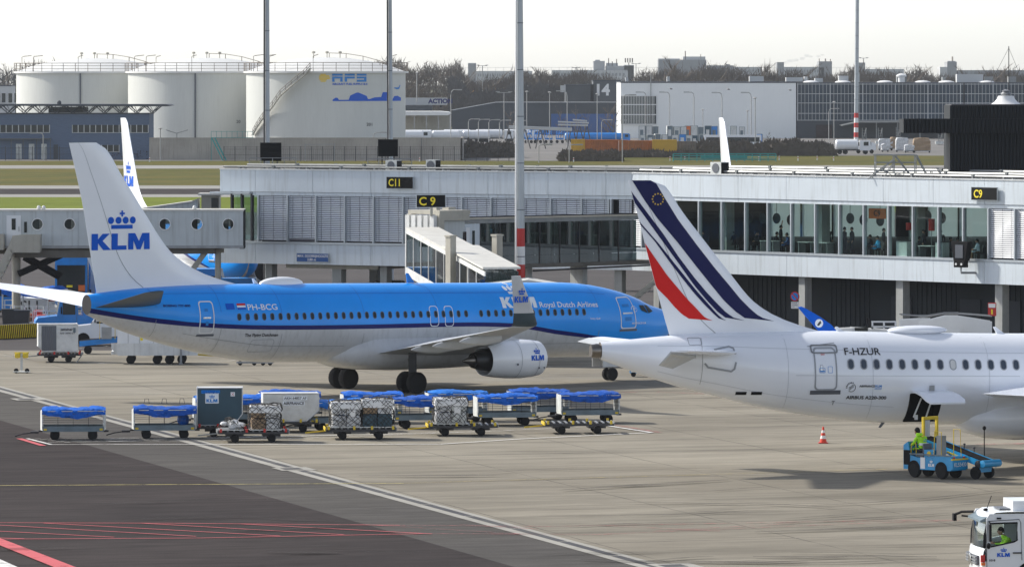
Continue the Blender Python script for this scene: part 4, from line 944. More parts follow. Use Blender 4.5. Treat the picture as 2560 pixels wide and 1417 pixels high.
# ---- signs ----
def sign(px0, px1, py0, py1, Y, rz, rows, bg_, fg, label, cat='sign', thick=.08, off=.0, grp=None, bold=.02, left=True):
    c = at((px0+px1)/2, (py0+py1)/2, Y); s = F/Y; rzr = radians(rz); cw = abs(cos(rzr)); w_ = (px1-px0)/s/cw; h = (py1-py0)/s
    t = thing('sign', label, cat, (c.x, c.y, c.z-h/2), rz, grp); MB().box(-w_/2, w_/2, 0, thick, 0, h).build('board', bg_, t)
    MB().box(-w_/2-.03, w_/2+.03, .01, thick+.02, -.03, h+.03).build('frame', 'mullion', t)
    for txt, x, z, hh, sx in rows:
        decal('lettering', text2d(txt, 1, bold, 0, sx), lambda u, v: (-w_/2+x*w_+u*hh*h, -.012, z*h+v*hh*h), fg, t)
    return t
def fY(px): a, b_ = (PA, PB) if px < 1580 else (PB, PC); s = s_of(px, a, b_); return (a+(b_-a).normalized()*s).y
sign(966, 1032, 443, 471, fY(999)-.3, -27.6, [('C11', .08, .2, .62, .85)], 'sign_black', 'sign_yellow', 'black gate sign reading C11 in yellow on the upper fascia', 'gate sign')
sign(2431, 2489, 469, 500, fY(2460)-.3, -48.4, [('C9', .1, .18, .62, .9)], 'sign_black', 'sign_yellow', 'black gate sign reading C9 on the upper fascia, below the plant room', 'gate sign')
sign(741, 821, 634, 654, fY(781)-.3, -27.6, [('MAX. DOORRIJHOOGTE', .03, .55, .30, .92), ('3,80 m', .34, .1, .32, 1)], 'sign_blue', 'white', 'blue clearance sign with white Dutch lettering on the lower fascia', 'sign', bold=.01)
# ---- docking display ----
p = at(2398, 628, 340.0); t = thing('docking_display', 'black hooded docking display on a bracket in front of the lounge windows', 'docking display', (p.x, p.y, 4.4), -40)
b = MB(); b.prism([(-.62, 1.95), (.62, 1.95), (.42, .78), (-.42, .78)], 0, .5); b.build('hood', 'black', t); MB().box(-.28, .28, -.03, .02, .95, 1.75).build('screen', 'line_dark', t)
MB().box(-.38, .38, -.04, .4, .38, .78).build('control_box', 'black', t); b = MB(); b.tube([(0, .2, .4), (0, .2, .05), (.6, .9, .05), (.6, 1.2, .05)], .07, 8); b.box(.4, .8, 1.15, 1.3, -.25, .35); b.build('bracket', 'steel', t)
for x in (-.2, .2): b = MB(); b.lathe([(.01, 0), (.07, 0), (.07, -.02), (.01, -.02)], (x, -.05, .58), 'y', 12); b.build('lens', 'white', t)
# ---- column signs under the pier ----
def postsign(px, py, Y, kind, label):
    p = at(px, py, Y); t = thing('road_sign', label, 'sign', p, -25)
    if kind == 'park':
        b = MB(); b.lathe([(.01, 0), (.30, 0), (.30, .03), (.01, .03)], (0, 0, 0), 'y', 28); b.build('rim', 'red', t); b = MB(); b.lathe([(.01, -.01), (.23, -.01), (.23, 0), (.01, 0)], (0, 0, 0), 'y', 28); b.build('disc', 'gse_blue', t)
        MB().prism([(-.19, .14), (-.14, .19), (.19, -.14), (.14, -.19)], -.02, -.012).build('bar', 'red', t)
        q = MB(); q.box(-.25, .25, 0, .03, -.75, -.33); pl = q.build('plate', 'white', t)
        for i, s_ in enumerate(('Parkeren', 'verboden', 'voor')): decal('lettering', text2d(s_, 1, .01), lambda u, v: (-.2+u*.07, -.008, -.43-i*.12+v*.07), 'black_text', pl)
    else:
        MB().box(-.26, .26, 0, .04, -.4, .4).build('plate', 'red', t); MB().box(-.22, .22, -.012, 0, .1, .34).build('panel', 'white', t); MB().box(-.05, .05, -.012, 0, -.3, 0).build('mark', 'sign_yellow', t)
postsign(1987, 741, 349.5, 'park', 'round blue no-parking sign above a white text plate on a pier column'); postsign(2480, 773, 338.5, 'fire', 'red and white notice on the pier column left of the right photo edge')
# ---- tall masts ----
def mast(px_top, px_bot, pyb, Y, w0, w1, top, bands, label, cond=True, grp='tall lighting masts', bh=1.1, z1=7.09):
    g = at(px_bot, pyb, Y); x1 = (px_top-1280)/F*Y-g.x; t = thing('lighting_mast', label, 'mast', (g.x, g.y, 0), 0, grp)
    zt = top; k = x1/(16.4+190/(F/Y)) if True else 0
    q = lambda z: (k*z, 0, z); R = lambda z: w0+(w1-w0)*z/zt
    b = MB(); z0 = z1 if bands else 0; b.tube([q(z0)]+[q(z0+(zt-z0)*i/6) for i in range(1, 7)], [R(z0)]+[R(z0+(zt-z0)*i/6) for i in range(1, 7)], 14); b.build('pole', 'pole', t, 40)
    b = MB(); z = 2.5
    while z < zt: b.tube([q(z), q(z+.05)], R(z)+.012, 14, cap=True); z += 2.85
    b.build('joint_rings', 'line_dark', t)
    if bands:
        z = z1; c = 0
        while z > 0: zz_ = max(0, z-bh); b = MB(); b.tube([q(zz_), q(z)], [R(zz_)+.004, R(z)+.004], 14); b.build('painted_band', 'red' if c % 2 == 0 else 'white', t, 40); z = zz_; c += 1
    if cond:
        b = MB(); b.tube([(k*z_-R(z_)-.05, -.12, z_) for z_ in (0, zt/2, zt)], .06, 8); b.build('conduit', 'white' if bands else 'dark_steel', t)
    return t
mast(668, 669, 412, 402, .19, .14, 31, False, 'tall grey mast rising behind the C11 end of the pier, left of the other two')
mast(975, 979, 412, 415, .17, .13, 31, False, 'tall grey mast in front of the blue skyline picture on the tank')
mast(1300, 1303, 412, 342, .28, .13, 31, True, 'tall mast with red and white bands at its foot, crossing the whole pier facade')
mast(2143, 2140, 374, 1250, .5, .35, 75, True, 'distant tall mast with red and white foot before the glass-fronted hall', False, bh=1.08, z1=8.1)
# ================= fuel depot =================
def tank(cx, Y, Wpx, label, lines, rail_seed):
    g = at(cx, 395, Y); R = Wpx/2/F*Y; zt = 17.3; t = thing('storage_tank', label, 'storage tank', (g.x, Y+R, 0), 0, 'white fuel storage tanks')
    b = MB(); b.lathe([(R, 0), (R, zt-.35)], n=96); b.build('shell', 'tank_white', t, True)
    b = MB(); b.lathe([(R+.02, zt-.36), (R+.55, zt-.34), (R+.55, zt), (R*.97, zt+.02)], n=96); b.build('rim', 'tank_dome', t, True)
    b = MB(); b.lathe([(R*.99, zt+.03), (R*.8, zt+1.15), (R*.55, zt+2.1), (R*.3, zt+2.65), (.2, zt+2.85)], n=72); b.build('dome', 'tank_dome', t, True)
    b = MB(); n = 96; rr_ = R+.45
    for z, r in ((zt+1.75, .05), (zt+1.2, .035), (zt+.6, .035)): b.tube([(rr_*cos(2*pi*k/n), rr_*sin(2*pi*k/n), z) for k in range(n+1)], r*1.3, 4, cap=False)
    for k in range(40): a = 2*pi*k/40; b.tube([(rr_*cos(a), rr_*sin(a), zt), (rr_*cos(a), rr_*sin(a), zt+1.78)], .06, 4)
    b.build('railing', 'rust', t)
    b = MB()
    for k in range(8): x = R*.99*(1-k/8)*.92; zz_ = lambda r: lin([(0, zt+2.9), (R*.3, zt+2.7), (R*.55, zt+2.15), (R*.8, zt+1.2), (R, zt+.05)], r); 
    pts = [(R*f*.86, -R*f*.45, lin([(0, zt+2.85), (.3, zt+2.7), (.55, zt+2.15), (.8, zt+1.2), (1, zt+.05)], f)+.9) for f in (.05, .3, .55, .8, .98)]
    for dy in (-.5, .5):
        b.tube([(p[0], p[1]+dy, p[2]) for p in pts], .06, 4)
        for p in pts: b.tube([(p[0], p[1]+dy, p[2]-.95), (p[0], p[1]+dy, p[2])], .05, 4)
    b.build('dome_stair', 'rust', t)
    for x, y in ((-.15*R, -2), (.02*R, -2.5), (.18*R, -1)):
        z = zt+2.75; b = MB(); b.tube([(x, y, z-.2), (x, y, z+1.0)], .09, 6); b.lathe([(.05, z+.8), (.35, z+.95), (.35, z+1.25), (.05, z+1.35)], (x, y, 0), n=10); b.build('roof_vent', 'bridge_beige', t, True)
    for k, x in enumerate((-.86, -.7, -.12, .82)):
        a = -math.acos(x); b = MB(); X, Yy = rr_*x, -rr_*sqrt(1-x*x); s_ = 1 if k % 2 else -1
        b.tube([(X, Yy, zt), (X, Yy, zt+3.0), (X+.25, Yy, zt+3.15), (X+2.0*(1 if k < 2 else .5), Yy, zt+3.35)], .07, 5); b.build('rim_lamp', 'rust', t)
    for x in lines:
        a = math.asin(x/R); b = MB(); b.box(x-.16, x+.16, -R*cos(a)-.22, -R*cos(a), 0, zt-.4); b.build('downpipe', 'line_dark', t)
    return t, R
TK = [tank(220, 1172, 392, 'leftmost white fuel tank, partly behind the blue-grey brick office', (-1.6,), 1), tank(504, 1146, 394, 'middle white fuel tank with a dark vertical pipe right of its centre', (-1.3,), 2),
      tank(808, 1120, 404, 'right white fuel tank with blue and yellow logo and a long climbing stair', (), 3)]
def tmap(T_, px, py, k, Y):            # wrap on the tank shell
    t, R = T_; X0 = (px-1280)/F*Y; z0 = H-(py-HY)*Y/F; cx = t.location.x
    def f(u, v):
        for _ in range(1): pass
        x = (px-1280)/F*Y+u*k-cx; x = max(-R*.999, min(R*.999, x)); return (x, -sqrt(R*R-x*x)-.06, z0+v*k)
    return f
t3, R3 = TK[2]; Y3 = 1122
kk = Y3/F
afs = []
for ch, x0 in (('A', 0), ('P', 31), ('S', 60)):
    Lx = {'A': [(0, 20, 0, 6), (0, 14, 0, 6)], }
    pass
def rects(L): 
    V, Fc = [], []
    for x0, x1, y0, y1 in L: n = len(V); V += [(x0, y0), (x1, y0), (x1, y1), (x0, y1)]; Fc.append((n, n+1, n+2, n+3))
    return V, Fc
RL = []
RL += [(0, 26, 15, 20), (0, 26, 8, 13), (0, 6, 0, 8), (20, 26, 0, 8)]
RL += [(31, 56, 15, 20), (31, 56, 8, 13), (31, 37, 0, 8)]
RL += [(61, 85, 15, 20), (61, 85, 8, 13), (61, 85, 0, 5), (79, 85, 5, 8)]
decal('company_logo', rects(RL), tmap(TK[2], 832, 205, kk, Y3+2), 'logo_pale', t3, 0, 12)
decal('company_name', text2d('AIRCRAFT FUEL SUPPLY B.V.', 1, .03), tmap(TK[2], 832, 213, kk*4.9, Y3+2), 'logo_blue', t3, 0, 8)
V = [(0, 0)]; V = [(-12+12*cos(t*2*pi/20)+(3 if abs(t-0) < 2 or t > 18 else 0), 11*sin(t*2*pi/20)) for t in range(20)]
strips = []
for k in range(6):
    y0 = -10+k*3.4; w_ = sqrt(max(0, 121-(y0+1.4)**2)); strips.append((-12-w_, -12+w_*(1.5 if 1 < k < 5 else .9), y0, y0+2.6))
decal('logo_sun', rects(strips), tmap(TK[2], 822, 195, kk, Y3+2), 'yellow_paint', t3, 0, 6)
sil = [(0, 3), (5, 7), (9, 9), (13, 8), (16, 3), (42, 3), (42, 13), (62, 22), (84, 13), (84, 4), (92, 5), (104, 9), (120, 10), (120, 22), (136, 22), (136, 6), (150, 5), (152, 12), (160, 13), (168, 8), (168, 0), (0, 0)]
V = []; Fc = []
xs = sorted(set(p[0] for p in sil)); top_ = [p for p in sil if p[1] > 0 or p[0] == 168]
for x0 in range(0, 168, 4):
    y0, y1 = lin(sil[:-2], x0), lin(sil[:-2], x0+4); n = len(V); V += [(x0, 0), (x0+4, 0), (x0+4, y1), (x0, y0)]; Fc.append((n, n+1, n+2, n+3))
decal('skyline_picture', (V, Fc), tmap(TK[2], 833, 253, kk, Y3+2), 'logo_blue', t3, 0, 0)
decal('plane_picture', ([(0, 3), (8, 0), (13, 1), (16, 10), (15, 12), (11, 5), (2, 5)], [(0, 1, 2, 3, 4, 5, 6)]), tmap(TK[2], 985, 224, kk, Y3+8), 'logo_pale', t3, 0, 4)
decal('tank_number', text2d('201', 1, .01), tmap(TK[2], 917, 315, kk*7.5, Y3+2), 'black_text', t3, 0, 3)
decal('tank_number', text2d('20', 1, .01), tmap(TK[1], 597, 307, kk*7.5, 1158), 'black_text', TK[1][0], 0, 3)
# climbing stair round the right tank
b = MB(); b2 = MB(); P = []
for px, py in ((628, 338), (640, 318), (655, 297), (680, 268), (700, 240), (728, 216), (760, 190), (776, 172)):
    x = (px-808)/F*Y3; P.append((x, -sqrt(R3*R3-x*x)-.6, H-(py-HY)*Y3/F))
D = [tuple(P[i][k]+(P[i+1][k]-P[i][k])*j/6 for k in range(3)) for i in range(len(P)-1) for j in range(6)]+[P[-1]]
for off in (.0, -1.1): b.tube([(p[0], p[1]+off, p[2]) for p in D], .14, 4)
for p in D: b.box(p[0]-.3, p[0]+.3, p[1]-1.1, p[1], p[2]-.06, p[2]+.06)
b.build('climbing_stair', 'bridge_beige', t3)
b = MB(); 
for z in (1.15, .6): b.tube([(p[0], p[1]-1.1, p[2]+z) for p in D], .06, 4)
for p in D[::3]: b.tube([(p[0], p[1]-1.1, p[2]), (p[0], p[1]-1.1, p[2]+1.15)], .06, 4)
b.build('stair_rail', 'rust', t3)
# bund wall
def wallthing(name, label, px0, px1, ytop, Y0_, Y1_, mt, th=.4, base=0, cat='wall'):
    a = Vector(((px0-1280)/F*Y0_, Y0_, 0)); c = Vector(((px1-1280)/F*Y1_, Y1_, 0)); L = (c-a).length; t = thing(name, label, cat, a, math.degrees(atan2(c.y-a.y, c.x-a.x)))
    h = H-(ytop-HY)*Y0_/F; b = MB(); b.box(0, L, 0, th, base, h); o = b.build('panel', mt, t); return t, L, h
t, L, h = wallthing('concrete_wall', 'stained concrete bund wall in front of the three white tanks', 373, 1156, 346, 1092, 1092, 'concrete_wall')
b = MB(); b.box(-.05, L+.05, -.08, .45, h+.003, h+.12); b.build('coping', 'concrete_wall', t)
b = MB(); [b.box(x, x+.12, -.05, -.003, 0, h) for x in (23, 46, 53)]; b.build('joints', 'line_dark', t)
t, L, h = wallthing('concrete_wall', 'short return of the bund wall, turning back below the tanker trucks', 1156, 1160, 346, 1092, 1130, 'concrete_wall')
# brick office
def facade_wins(T_, rects_, mt='window_dark', fr='alu_white', depth=.12, pitch=14, Y=1104, bars=True):
    for x0, x1, z0, z1 in rects_:
        b = MB(); b.box(x0, x1, -.12, -.02, z0, z1, 0); n = max(1, int((x1-x0)/1.1)); 
        for k in range(n+1): x = x0+(x1-x0)*k/n; b.box(x-.07, x+.07, -.2, -.12, z0-.05, z1+.05, 1)
        b.box(x0-.05, x1+.05, -.21, -.12, z0-.12, z0-.03, 1); b.build('window', [mt, fr], T_)
Yo = 1104; ko = Yo/F; X = lambda px, Y: (px-1280)/F*Y; Zp = lambda py, Y: H-(py-HY)*Y/F
x0 = X(-40, Yo); OF = thing('brick_office', 'blue-grey brick office with a long trussed flat canopy on its roof', 'office building', (x0, Yo, 0))
MB().box(0, X(373, Yo)-x0, 0, 14, -.2, Zp(286, Yo)).build('wall', 'brick_blue', OF); MB().box(-.1, X(373, Yo)-x0+.1, -.1, 14.1, Zp(286, Yo)+.002, Zp(286, Yo)+.2).build('roof', 'hall_dark', OF)
w_ = lambda a, c, t_, d: (X(a, Yo)-x0, X(c, Yo)-x0, Zp(d, Yo), Zp(t_, Yo))
facade_wins(OF, [w_(0, 124, 313, 331), w_(181, 371, 313, 331), w_(240, 298, 363, 379)])
for a in (40, 72, 103): MB().box(*w_(a, a+14, 360, 392)[:2], -.1, -.01, 0, Zp(360, Yo)).build('door', 'cart_panel', OF)
MB().box(*w_(134, 145, 364, 384)[:2], -.1, -.01, 0, Zp(362, Yo)).build('door', 'hall_dark', OF); 
b = MB(); b.box(X(-40, Yo)-x0, X(128, Yo)-x0, -2.0, -.02, Zp(349, Yo), Zp(346, Yo)); [b.box(X(q, Yo)-x0-.08, X(q, Yo)-x0+.08, -2.0, -1.85, 0, Zp(349, Yo)) for q in (30, 60, 94, 128)]; b.build('canopy', 'hall_grey', OF)
b = MB(); zc0, zc1 = Zp(285, Yo), Zp(265, Yo); b.prism([(0, zc1), (X(418, Yo)-x0, zc1-.1), (X(428, Yo)-x0, zc1+.05), (X(418, Yo)-x0, zc1+.3), (0, zc1+.35)], -2, 12); b.build('roof_canopy', 'hall_dark', OF)
n = 11; stp = (X(400, Yo)-x0)/n
for yy in (-1, 6):
    b = MB()
    for k in range(n): b.tube([(k*stp, yy, zc1), (k*stp+stp/2, yy, zc0+.15), ((k+1)*stp, yy, zc1)], .11, 4)
    for k in range(n): b.tube([(k*stp+stp*.2, yy+3, zc1), (k*stp+stp/2, yy, zc0+.15), ((k+1)*stp-.2*stp, yy+3, zc1)], .08, 4)
    b.build('roof_truss', 'hall_dark', OF)
MB().box(X(118, Yo)-x0, X(212, Yo)-x0, 3, 8, zc0+.2, zc0+1.3).build('plant_box', 'hall_grey', OF)
b = MB(); b.ell((X(146, Yo)-x0, 2, Zp(258, Yo)), (.45, .3, .5)); b.build('dish', 'hall_dark', OF, True)
# hedges: many small leaf faces
def twigs(b, n, x0, x1, y0, y1, z0, z1, s, prof=None, jag=.25):
    for _ in range(n):
        x = random.uniform(x0, x1); t = random.random()**.75; zt = z1 if prof is None else prof(x); y = random.uniform(y0, y1); z = z0+(zt-z0)*t*random.uniform(1-jag, 1)
        a = random.uniform(0, 2*pi); q = s*random.uniform(.5, 1.3); d = Vector((cos(a)*random.uniform(.2, 1), random.uniform(-.5, .5), sin(a)+.6)).normalized()*q; e = Vector((-d.z, random.uniform(-.3, .3), d.x)).normalized()*q*.28
        p = Vector((x, y, z)); b.add([p-e, p+e, p+d], [(0, 1, 2)])
def hedge(px0, px1, ytop, ybot, label, mt='hedge', n=1500, dep=3, s=.5, kind=None, seed=1, wob=.2):
    random.seed(seed); Y = gY(ybot); xa, xb = X(px0, Y), X(px1, Y); h = H-(ytop-HY)*Y/F; r1 = random.uniform(0, 9); b = MB()
    pr = lambda x: h*(1-wob*.5+wob*.5*sin((x-xa)*.45+r1)+wob*.4*sin((x-xa)*1.3))*min(1, .35+min(x-xa, xb-x)/1.6)
    for i in range(int((xb-xa)/1.5)+1):
        x = xa+i*1.5; hh = pr(min(x, xb))*.82; b.box(x, min(x+1.5, xb), Y+.3, Y+dep-.3, 0, hh)
    twigs(b, n, xa, xb, Y, Y+dep, 0, h, s, pr)
    o = b.build('hedge', mt, fix=False); return tag(o, label, 'hedge')
hedge(237, 516, 376, 398, 'long clipped dark maroon hedge in front of the brick office', 'hedge', 2600, 2.5, .35, wob=.05)
hedge(1156, 1292, 354, 394, 'dark winter scrub right of the bund wall, behind the tallest mast', 'bush', 2500, 8, 1.0, seed=2)
hedge(1398, 1556, 380, 403, 'low brown scrub left of the orange and yellow containers', 'bush', 2400, 8, .9, seed=3)
hedge(1452, 1745, 381, 394, 'dark bushes along the foot of the yellow containers', 'bush', 3600, 8, .9, seed=4, wob=.3)
hedge(1738, 2088, 353, 390, 'long dark thicket between the thin white fin and the tanker trailer', 'bush', 5200, 8, 1.0, seed=5)
# wire fence in front of the depot
Yf = 1075; xa, xb = X(560, Yf), X(1300, Yf); t = thing('wire_fence', 'wire mesh fence on thin posts along the concrete bund wall', 'fence', (xa, Yf, 0)); b = MB()
for k in range(28): x = k*(xb-xa)/27; MB().box(x-.06, x+.06, -.05, .05, 0, 2.9).build('post', 'dark_steel', t)
b = MB()
for z in (.1, 1.2, 2.3, 2.7): b.box(0, xb-xa, -.02, .02, z, z+.05)
for k in range(150): x = k*(xb-xa)/149; b.box(x, x+.025, -.01, .01, .1, 2.3)
b.build('mesh', 'dark_steel', t); b = MB(); b.box(X(762, Yf)-xa, X(762, Yf)-xa+.15, -.1, .1, 0, 3.4); b.box(X(835, Yf)-xa, X(835, Yf)-xa+.15, -.1, .1, 0, 3.4); b.box(X(762, Yf)-xa, X(835, Yf)-xa, -.05, .05, 3.2, 3.3); b.build('gate', 'steel', t)
Yf = 1085; xa, xb = X(-20, Yf), X(250, Yf); t = thing('wire_fence', 'dark wire fence in front of the brick office at the left photo edge', 'fence', (xa, Yf, 0)); b = MB()
for k in range(9): x = k*(xb-xa)/8; MB().box(x-.07, x+.07, -.05, .05, 0, 2.7).build('post', 'dark_steel', t)
b = MB(); [b.box(0, xb-xa, -.02, .02, z, z+.05) for z in (.2, 1.2, 2.4)]; [b.box(k*(xb-xa)/80, k*(xb-xa)/80+.03, -.01, .01, .1, 2.4) for k in range(80)]; b.build('mesh', 'dark_steel', t)
# green stair and platform
t = thing('access_stair', 'pale green steel stair and platform climbing over the bund wall', 'stair', (X(545, 1088), 1088, 0)); b = MB(); kx = lambda px: X(px, 1088)-X(545, 1088); zz = lambda py: Zp(py, 1088)
b.tube([(kx(538), -1, zz(345)), (kx(566), -1, 0)], .12, 4); b.tube([(kx(530), -1, zz(345)), (kx(558), -1, 0)], .12, 4)
for z in (0, 1.2): b.box(kx(528), kx(632), -.6, -.5, zz(345)+z, zz(345)+z+.08)
for k in range(9): b.box(kx(528+13*k), kx(528+13*k)+.07, -.6, -.5, zz(345), zz(345)+1.3)
for k in range(8): b.box(kx(533+3.6*k), kx(541+3.6*k), -1.1, -.2, zz(345)*(1-k/8)-.05, zz(345)*(1-k/8)+.03)
b.box(kx(528), kx(528)+.1, -.6, -.5, 0, zz(345)); b.build('frame', 'teal', t)
# ================= lamps =================
def lamp(px, y0, y1, Y, kind, mt, label, grp, arm=1, r=.09, g_=None):
    p = at(px, y1, Y); zb = p.z if g_ is None else g_; h = Zp(y0, Y)-zb; t = thing('street_lamp', label, 'lamp post', (p.x, Y, zb), 0, grp)
    b = MB(); q = .35*h if h < 4 else 1.6
    if kind == 'arm': b.tube([(0, 0, 0), (0, 0, h*.9), (arm*.15, 0, h*.97), (arm*.6, 0, h), (arm*1.5, 0, h)], r, 5); b.build('pole', mt, t); MB().box(min(arm*1.3, arm*2.6), max(arm*1.3, arm*2.6), -.15, .15, h-.12, h+.14).build('lamp_head', 'lamp_grey', t)
    elif kind == 'tee': b.tube([(0, 0, 0), (0, 0, h)], r, 5); b.box(-1.6, 1.6, -.08, .08, h-.08, h+.08); b.build('pole', mt, t); MB().box(-2.0, -1.0, -.2, .2, h+.09, h+.3).build('lamp_head', 'lamp_grey', t); MB().box(1.0, 2.0, -.2, .2, h+.09, h+.3).build('lamp_head', 'lamp_grey', t)
    elif kind == 'wye': b.tube([(0, 0, 0), (0, 0, h*.9)], r, 5); b.tube([(0, 0, h*.88), (-2.2, 0, h)], r*.7, 4); b.tube([(0, 0, h*.88), (2.2, 0, h)], r*.7, 4); b.build('pole', mt, t)
    else: b.tube([(0, 0, 0), (0, 0, h)], r, 5); b.build('pole', mt, t); b = MB(); b.lathe([(.1, h-.1), (.5, h+.05), (.1, h+.25)], n=10); b.build('lamp_head', 'lamp_grey', t)
    return t
for i, (px, y0, y1) in enumerate(((1674, 231, 348), (1735, 231, 348), (1805, 232, 345), (1878, 232, 345))):
    lamp(px, y0, y1, 1400, 'arm', 'lamp_grey', ('first', 'second', 'third', 'fourth')[i]+' from the left of the curved lamp posts before the white hall', 'curved lamp posts before the white hall', -1, .12, 0)
lamp(1615, 231, 345, 1400, 'arm', 'lamp_grey', 'curved lamp post in front of the slatted vent block of the white hall', None, -1, .12, 0)
for i, px in enumerate((1171, 1196, 1222, 1249, 1285)): lamp(px, 298+i, 352, 1250, 'arm', 'lamp_grey', 'low curved lamp, '+('first', 'second', 'third', 'fourth', 'fifth')[i]+' from the left in the row behind the white tankers', 'low curved lamps behind the white tankers', 1, .1, 0)
for i, (px, y0) in enumerate(((1170, 226), (1223, 223), (1274, 220), (1324, 218), (1366, 216))): lamp(px, y0, 300, 1900, 'wye', 'ochre', 'rust-coloured forked post, '+('first', 'second', 'third', 'fourth', 'fifth')[i]+' from the left before the wood', 'rust-coloured forked posts before the wood', 1, .2, -3)
LL = [(1042, 183, 255, 1700, 'top', 'tall lamp post just right of the right fuel tank'), (1127, 225, 345, 1300, 'arm', 'lamp post at the left end of the dark shed'), (1260, 232, 350, 1350, 'tee', 'twin-headed lamp post before the dark shed, left of the tallest mast'), (1206, 165, 290, 1900, 'tee', 'high twin-headed lamp rising above the wood left of the tallest mast'),
      (1317, 230, 335, 1350, 'top', 'plain light pole just right of the tallest mast'), (1374, 232, 335, 1350, 'top', 'plain light pole before the dark shed, above the blue vehicles'), (1418, 228, 350, 1300, 'arm', 'lamp post before the dark shed with a round pale head'), (1493, 236, 330, 1350, 'top', 'light pole directly below the white number 14'),
      (1504, 300, 332, 1350, 'arm', 'small curved lamp right of the roof pipes, before the dark shed'), (1540, 301, 332, 1350, 'arm', 'small curved lamp at the right end of the dark shed'), (1556, 238, 402, 1060, 'arm', 'long thin lamp post at the left edge of the slatted vent block'), (1888, 246, 385, 1150, 'top', 'thin pole with a camera head right of the curved lamps'),
      (2085, 256, 345, 1400, 'top', 'white-headed lamp pole in front of the glass hall, left of its distant mast'), (2072, 272, 345, 1380, 'arm', 'shorter lamp pole left of the distant red and white mast'), (2159, 146, 210, 2300, 'tee', 'twin-headed lamp rising over the glass hall right of the distant mast'), (1757, 275, 320, 1380, 'top', 'small camera pole before the white hall'), (1869, 278, 330, 1380, 'top', 'small camera pole behind the thin white fin'),
      (401, 322, 378, 1088, 'top', 'small lamp post on the path left of the middle tank'), (442, 325, 345, 1105, 'wye', 'forked lamp on the bund wall below the middle tank'), (934, 332, 348, 1100, 'arm', 'short lamp behind the bund wall, left of the second tall mast'), (108, 333, 398, 1085, 'arm', 'white lamp post before the brick office doors'), (1423, 362, 403, 1060, 'arm', 'low lamp post in the scrub right of the tallest mast'), (1347, 362, 403, 1060, 'arm', 'low lamp post right behind the tallest mast'),
      (1440, 170, 205, 2300, 'tee', 'distant lamp above the wood beside the pale works'), (1590, 160, 205, 2300, 'tee', 'distant lamp standing between the works and the grey block')]
for px, y0, y1, Y, kd_, lb in LL: lamp(px, y0, y1, Y, kd_, 'lamp_grey', lb, None, -1 if px in (1418, 108) else 1, .10 if Y < 1500 else .16, 0 if y1 > 320 else None)
# ================= halls =================
def hall(name, label, px0, px1, ytop, Y, dep, mt, cat, zb=0, extra=None):
    x0, x1 = X(px0, Y), X(px1, Y); t = thing(name, label, cat, (x0, Y, zb)); zt = Zp(ytop, Y)-zb
    MB().box(0, x1-x0, 0, dep, -.3, zt).build('wall', mt, t); MB().box(-.15, x1-x0+.15, -.15, dep, zt+.003, zt+.25).build('roof', 'hall_dark', t); return t, x1-x0, zt
Yh = 1480; t, L, zt = hall('warehouse', 'large white windowless hall with a slatted vent block at its left end', 1552, 1990, 207, Yh, 60, 'hall_white', 'hall')
hx = lambda px: X(px, Yh)-X(1552, Yh); hz = lambda py: Zp(py, Yh)
b = MB(); b.box(hx(1553), hx(1640), -.3, -.02, hz(310), hz(240), 1); [b.box(hx(1553)+.15+k*.42, hx(1553)+.33+k*.42, -.42, -.3, hz(309), hz(241), 0) for k in range(21)]
[b.box(hx(1553), hx(1640), -.5, -.3, hz(y)-.12, hz(y)+.12, 2) for y in (240, 262, 287, 311)]; b.build('vent_block', ['tank_white', 'cabin_glass', 'white'], t)
for a, c, y in ((1565, 1572, 194), (1669, 1676, 192), (1876, 1912, 191), (1968, 2010, 194), (2014, 2022, 192)): MB().box(hx(a), hx(c), 6, 10, zt+.26, hz(y)).build('roof_unit', 'far_pale', t)
b = MB(); b.box(hx(1626), hx(1628), -.6, -.3, hz(310), hz(190)); b.build('drain_pole', 'lamp_grey', t); MB().box(0, L, -.06, -.01, hz(208), hz(206)).build('roof_edge', 'line_dark', t)
t, L, zt = hall('glass_hall', 'long blue-black glass-fronted hall with white glazing bars', 1992.5, 2700, 209, Yh+.6, 60, 'hall_dark', 'hall')
gx = lambda px: X(px, Yh)-X(1992.5, Yh); b = MB(); b.box(0, L, -.2, -.02, hz(302), hz(210)); b.build('glazing', 'hall_glass', t)
b = MB(); k = 0; px = 1994
while px < 2700: b.box(gx(px)-(.05 if k % 9 else .12), gx(px)+(.05 if k % 9 else .12), -.32, -.2, hz(302), hz(209)); px += 9.05; k += 1
for y in (211, 235, 258, 284, 301): b.box(0, L, -.34, -.2, hz(y)-.08, hz(y)+.08)
b.build('glazing_bars', 'far_pale', t)
b = MB(); b.prism([(gx(2098), hz(312)), (gx(2140), hz(303)), (gx(2560), hz(302)), (gx(2560), hz(306)), (gx(2142), hz(306)), (gx(2098), hz(314))], -14, -.4); b.build('canopy', 'galv', t)
for px in (2130, 2182, 2235, 2290): MB().box(gx(px), gx(px)+.25, -13, -12.7, 0, hz(306)).build('canopy_post', 'galv', t)
MB().box(gx(2040), gx(2080), -.4, -.03, 0, hz(312)).build('dark_door', 'hedge', t)
for a, c, y, m_ in ((2100, 2124, 190, 'far_pale'), (2144, 2152, 182, 'far_pale'), (2246, 2270, 188, 'galv'), (2396, 2462, 186, 'far_pale'), (2468, 2488, 192, 'galv'), (2526, 2545, 192, 'galv'), (2040, 2060, 196, 'far_pale'), (2360, 2368, 193, 'galv')): MB().box(gx(a), gx(c), 5, 9, zt+.26, hz(y)).build('roof_unit', m_, t)
for px in (2030, 2110, 2215, 2310, 2370, 2470): b = MB(); b.ell((gx(px), 5, zt+.25), (2.2, 2.2, .55), 14, 6); b.build('roof_dome', 'white', t, True)
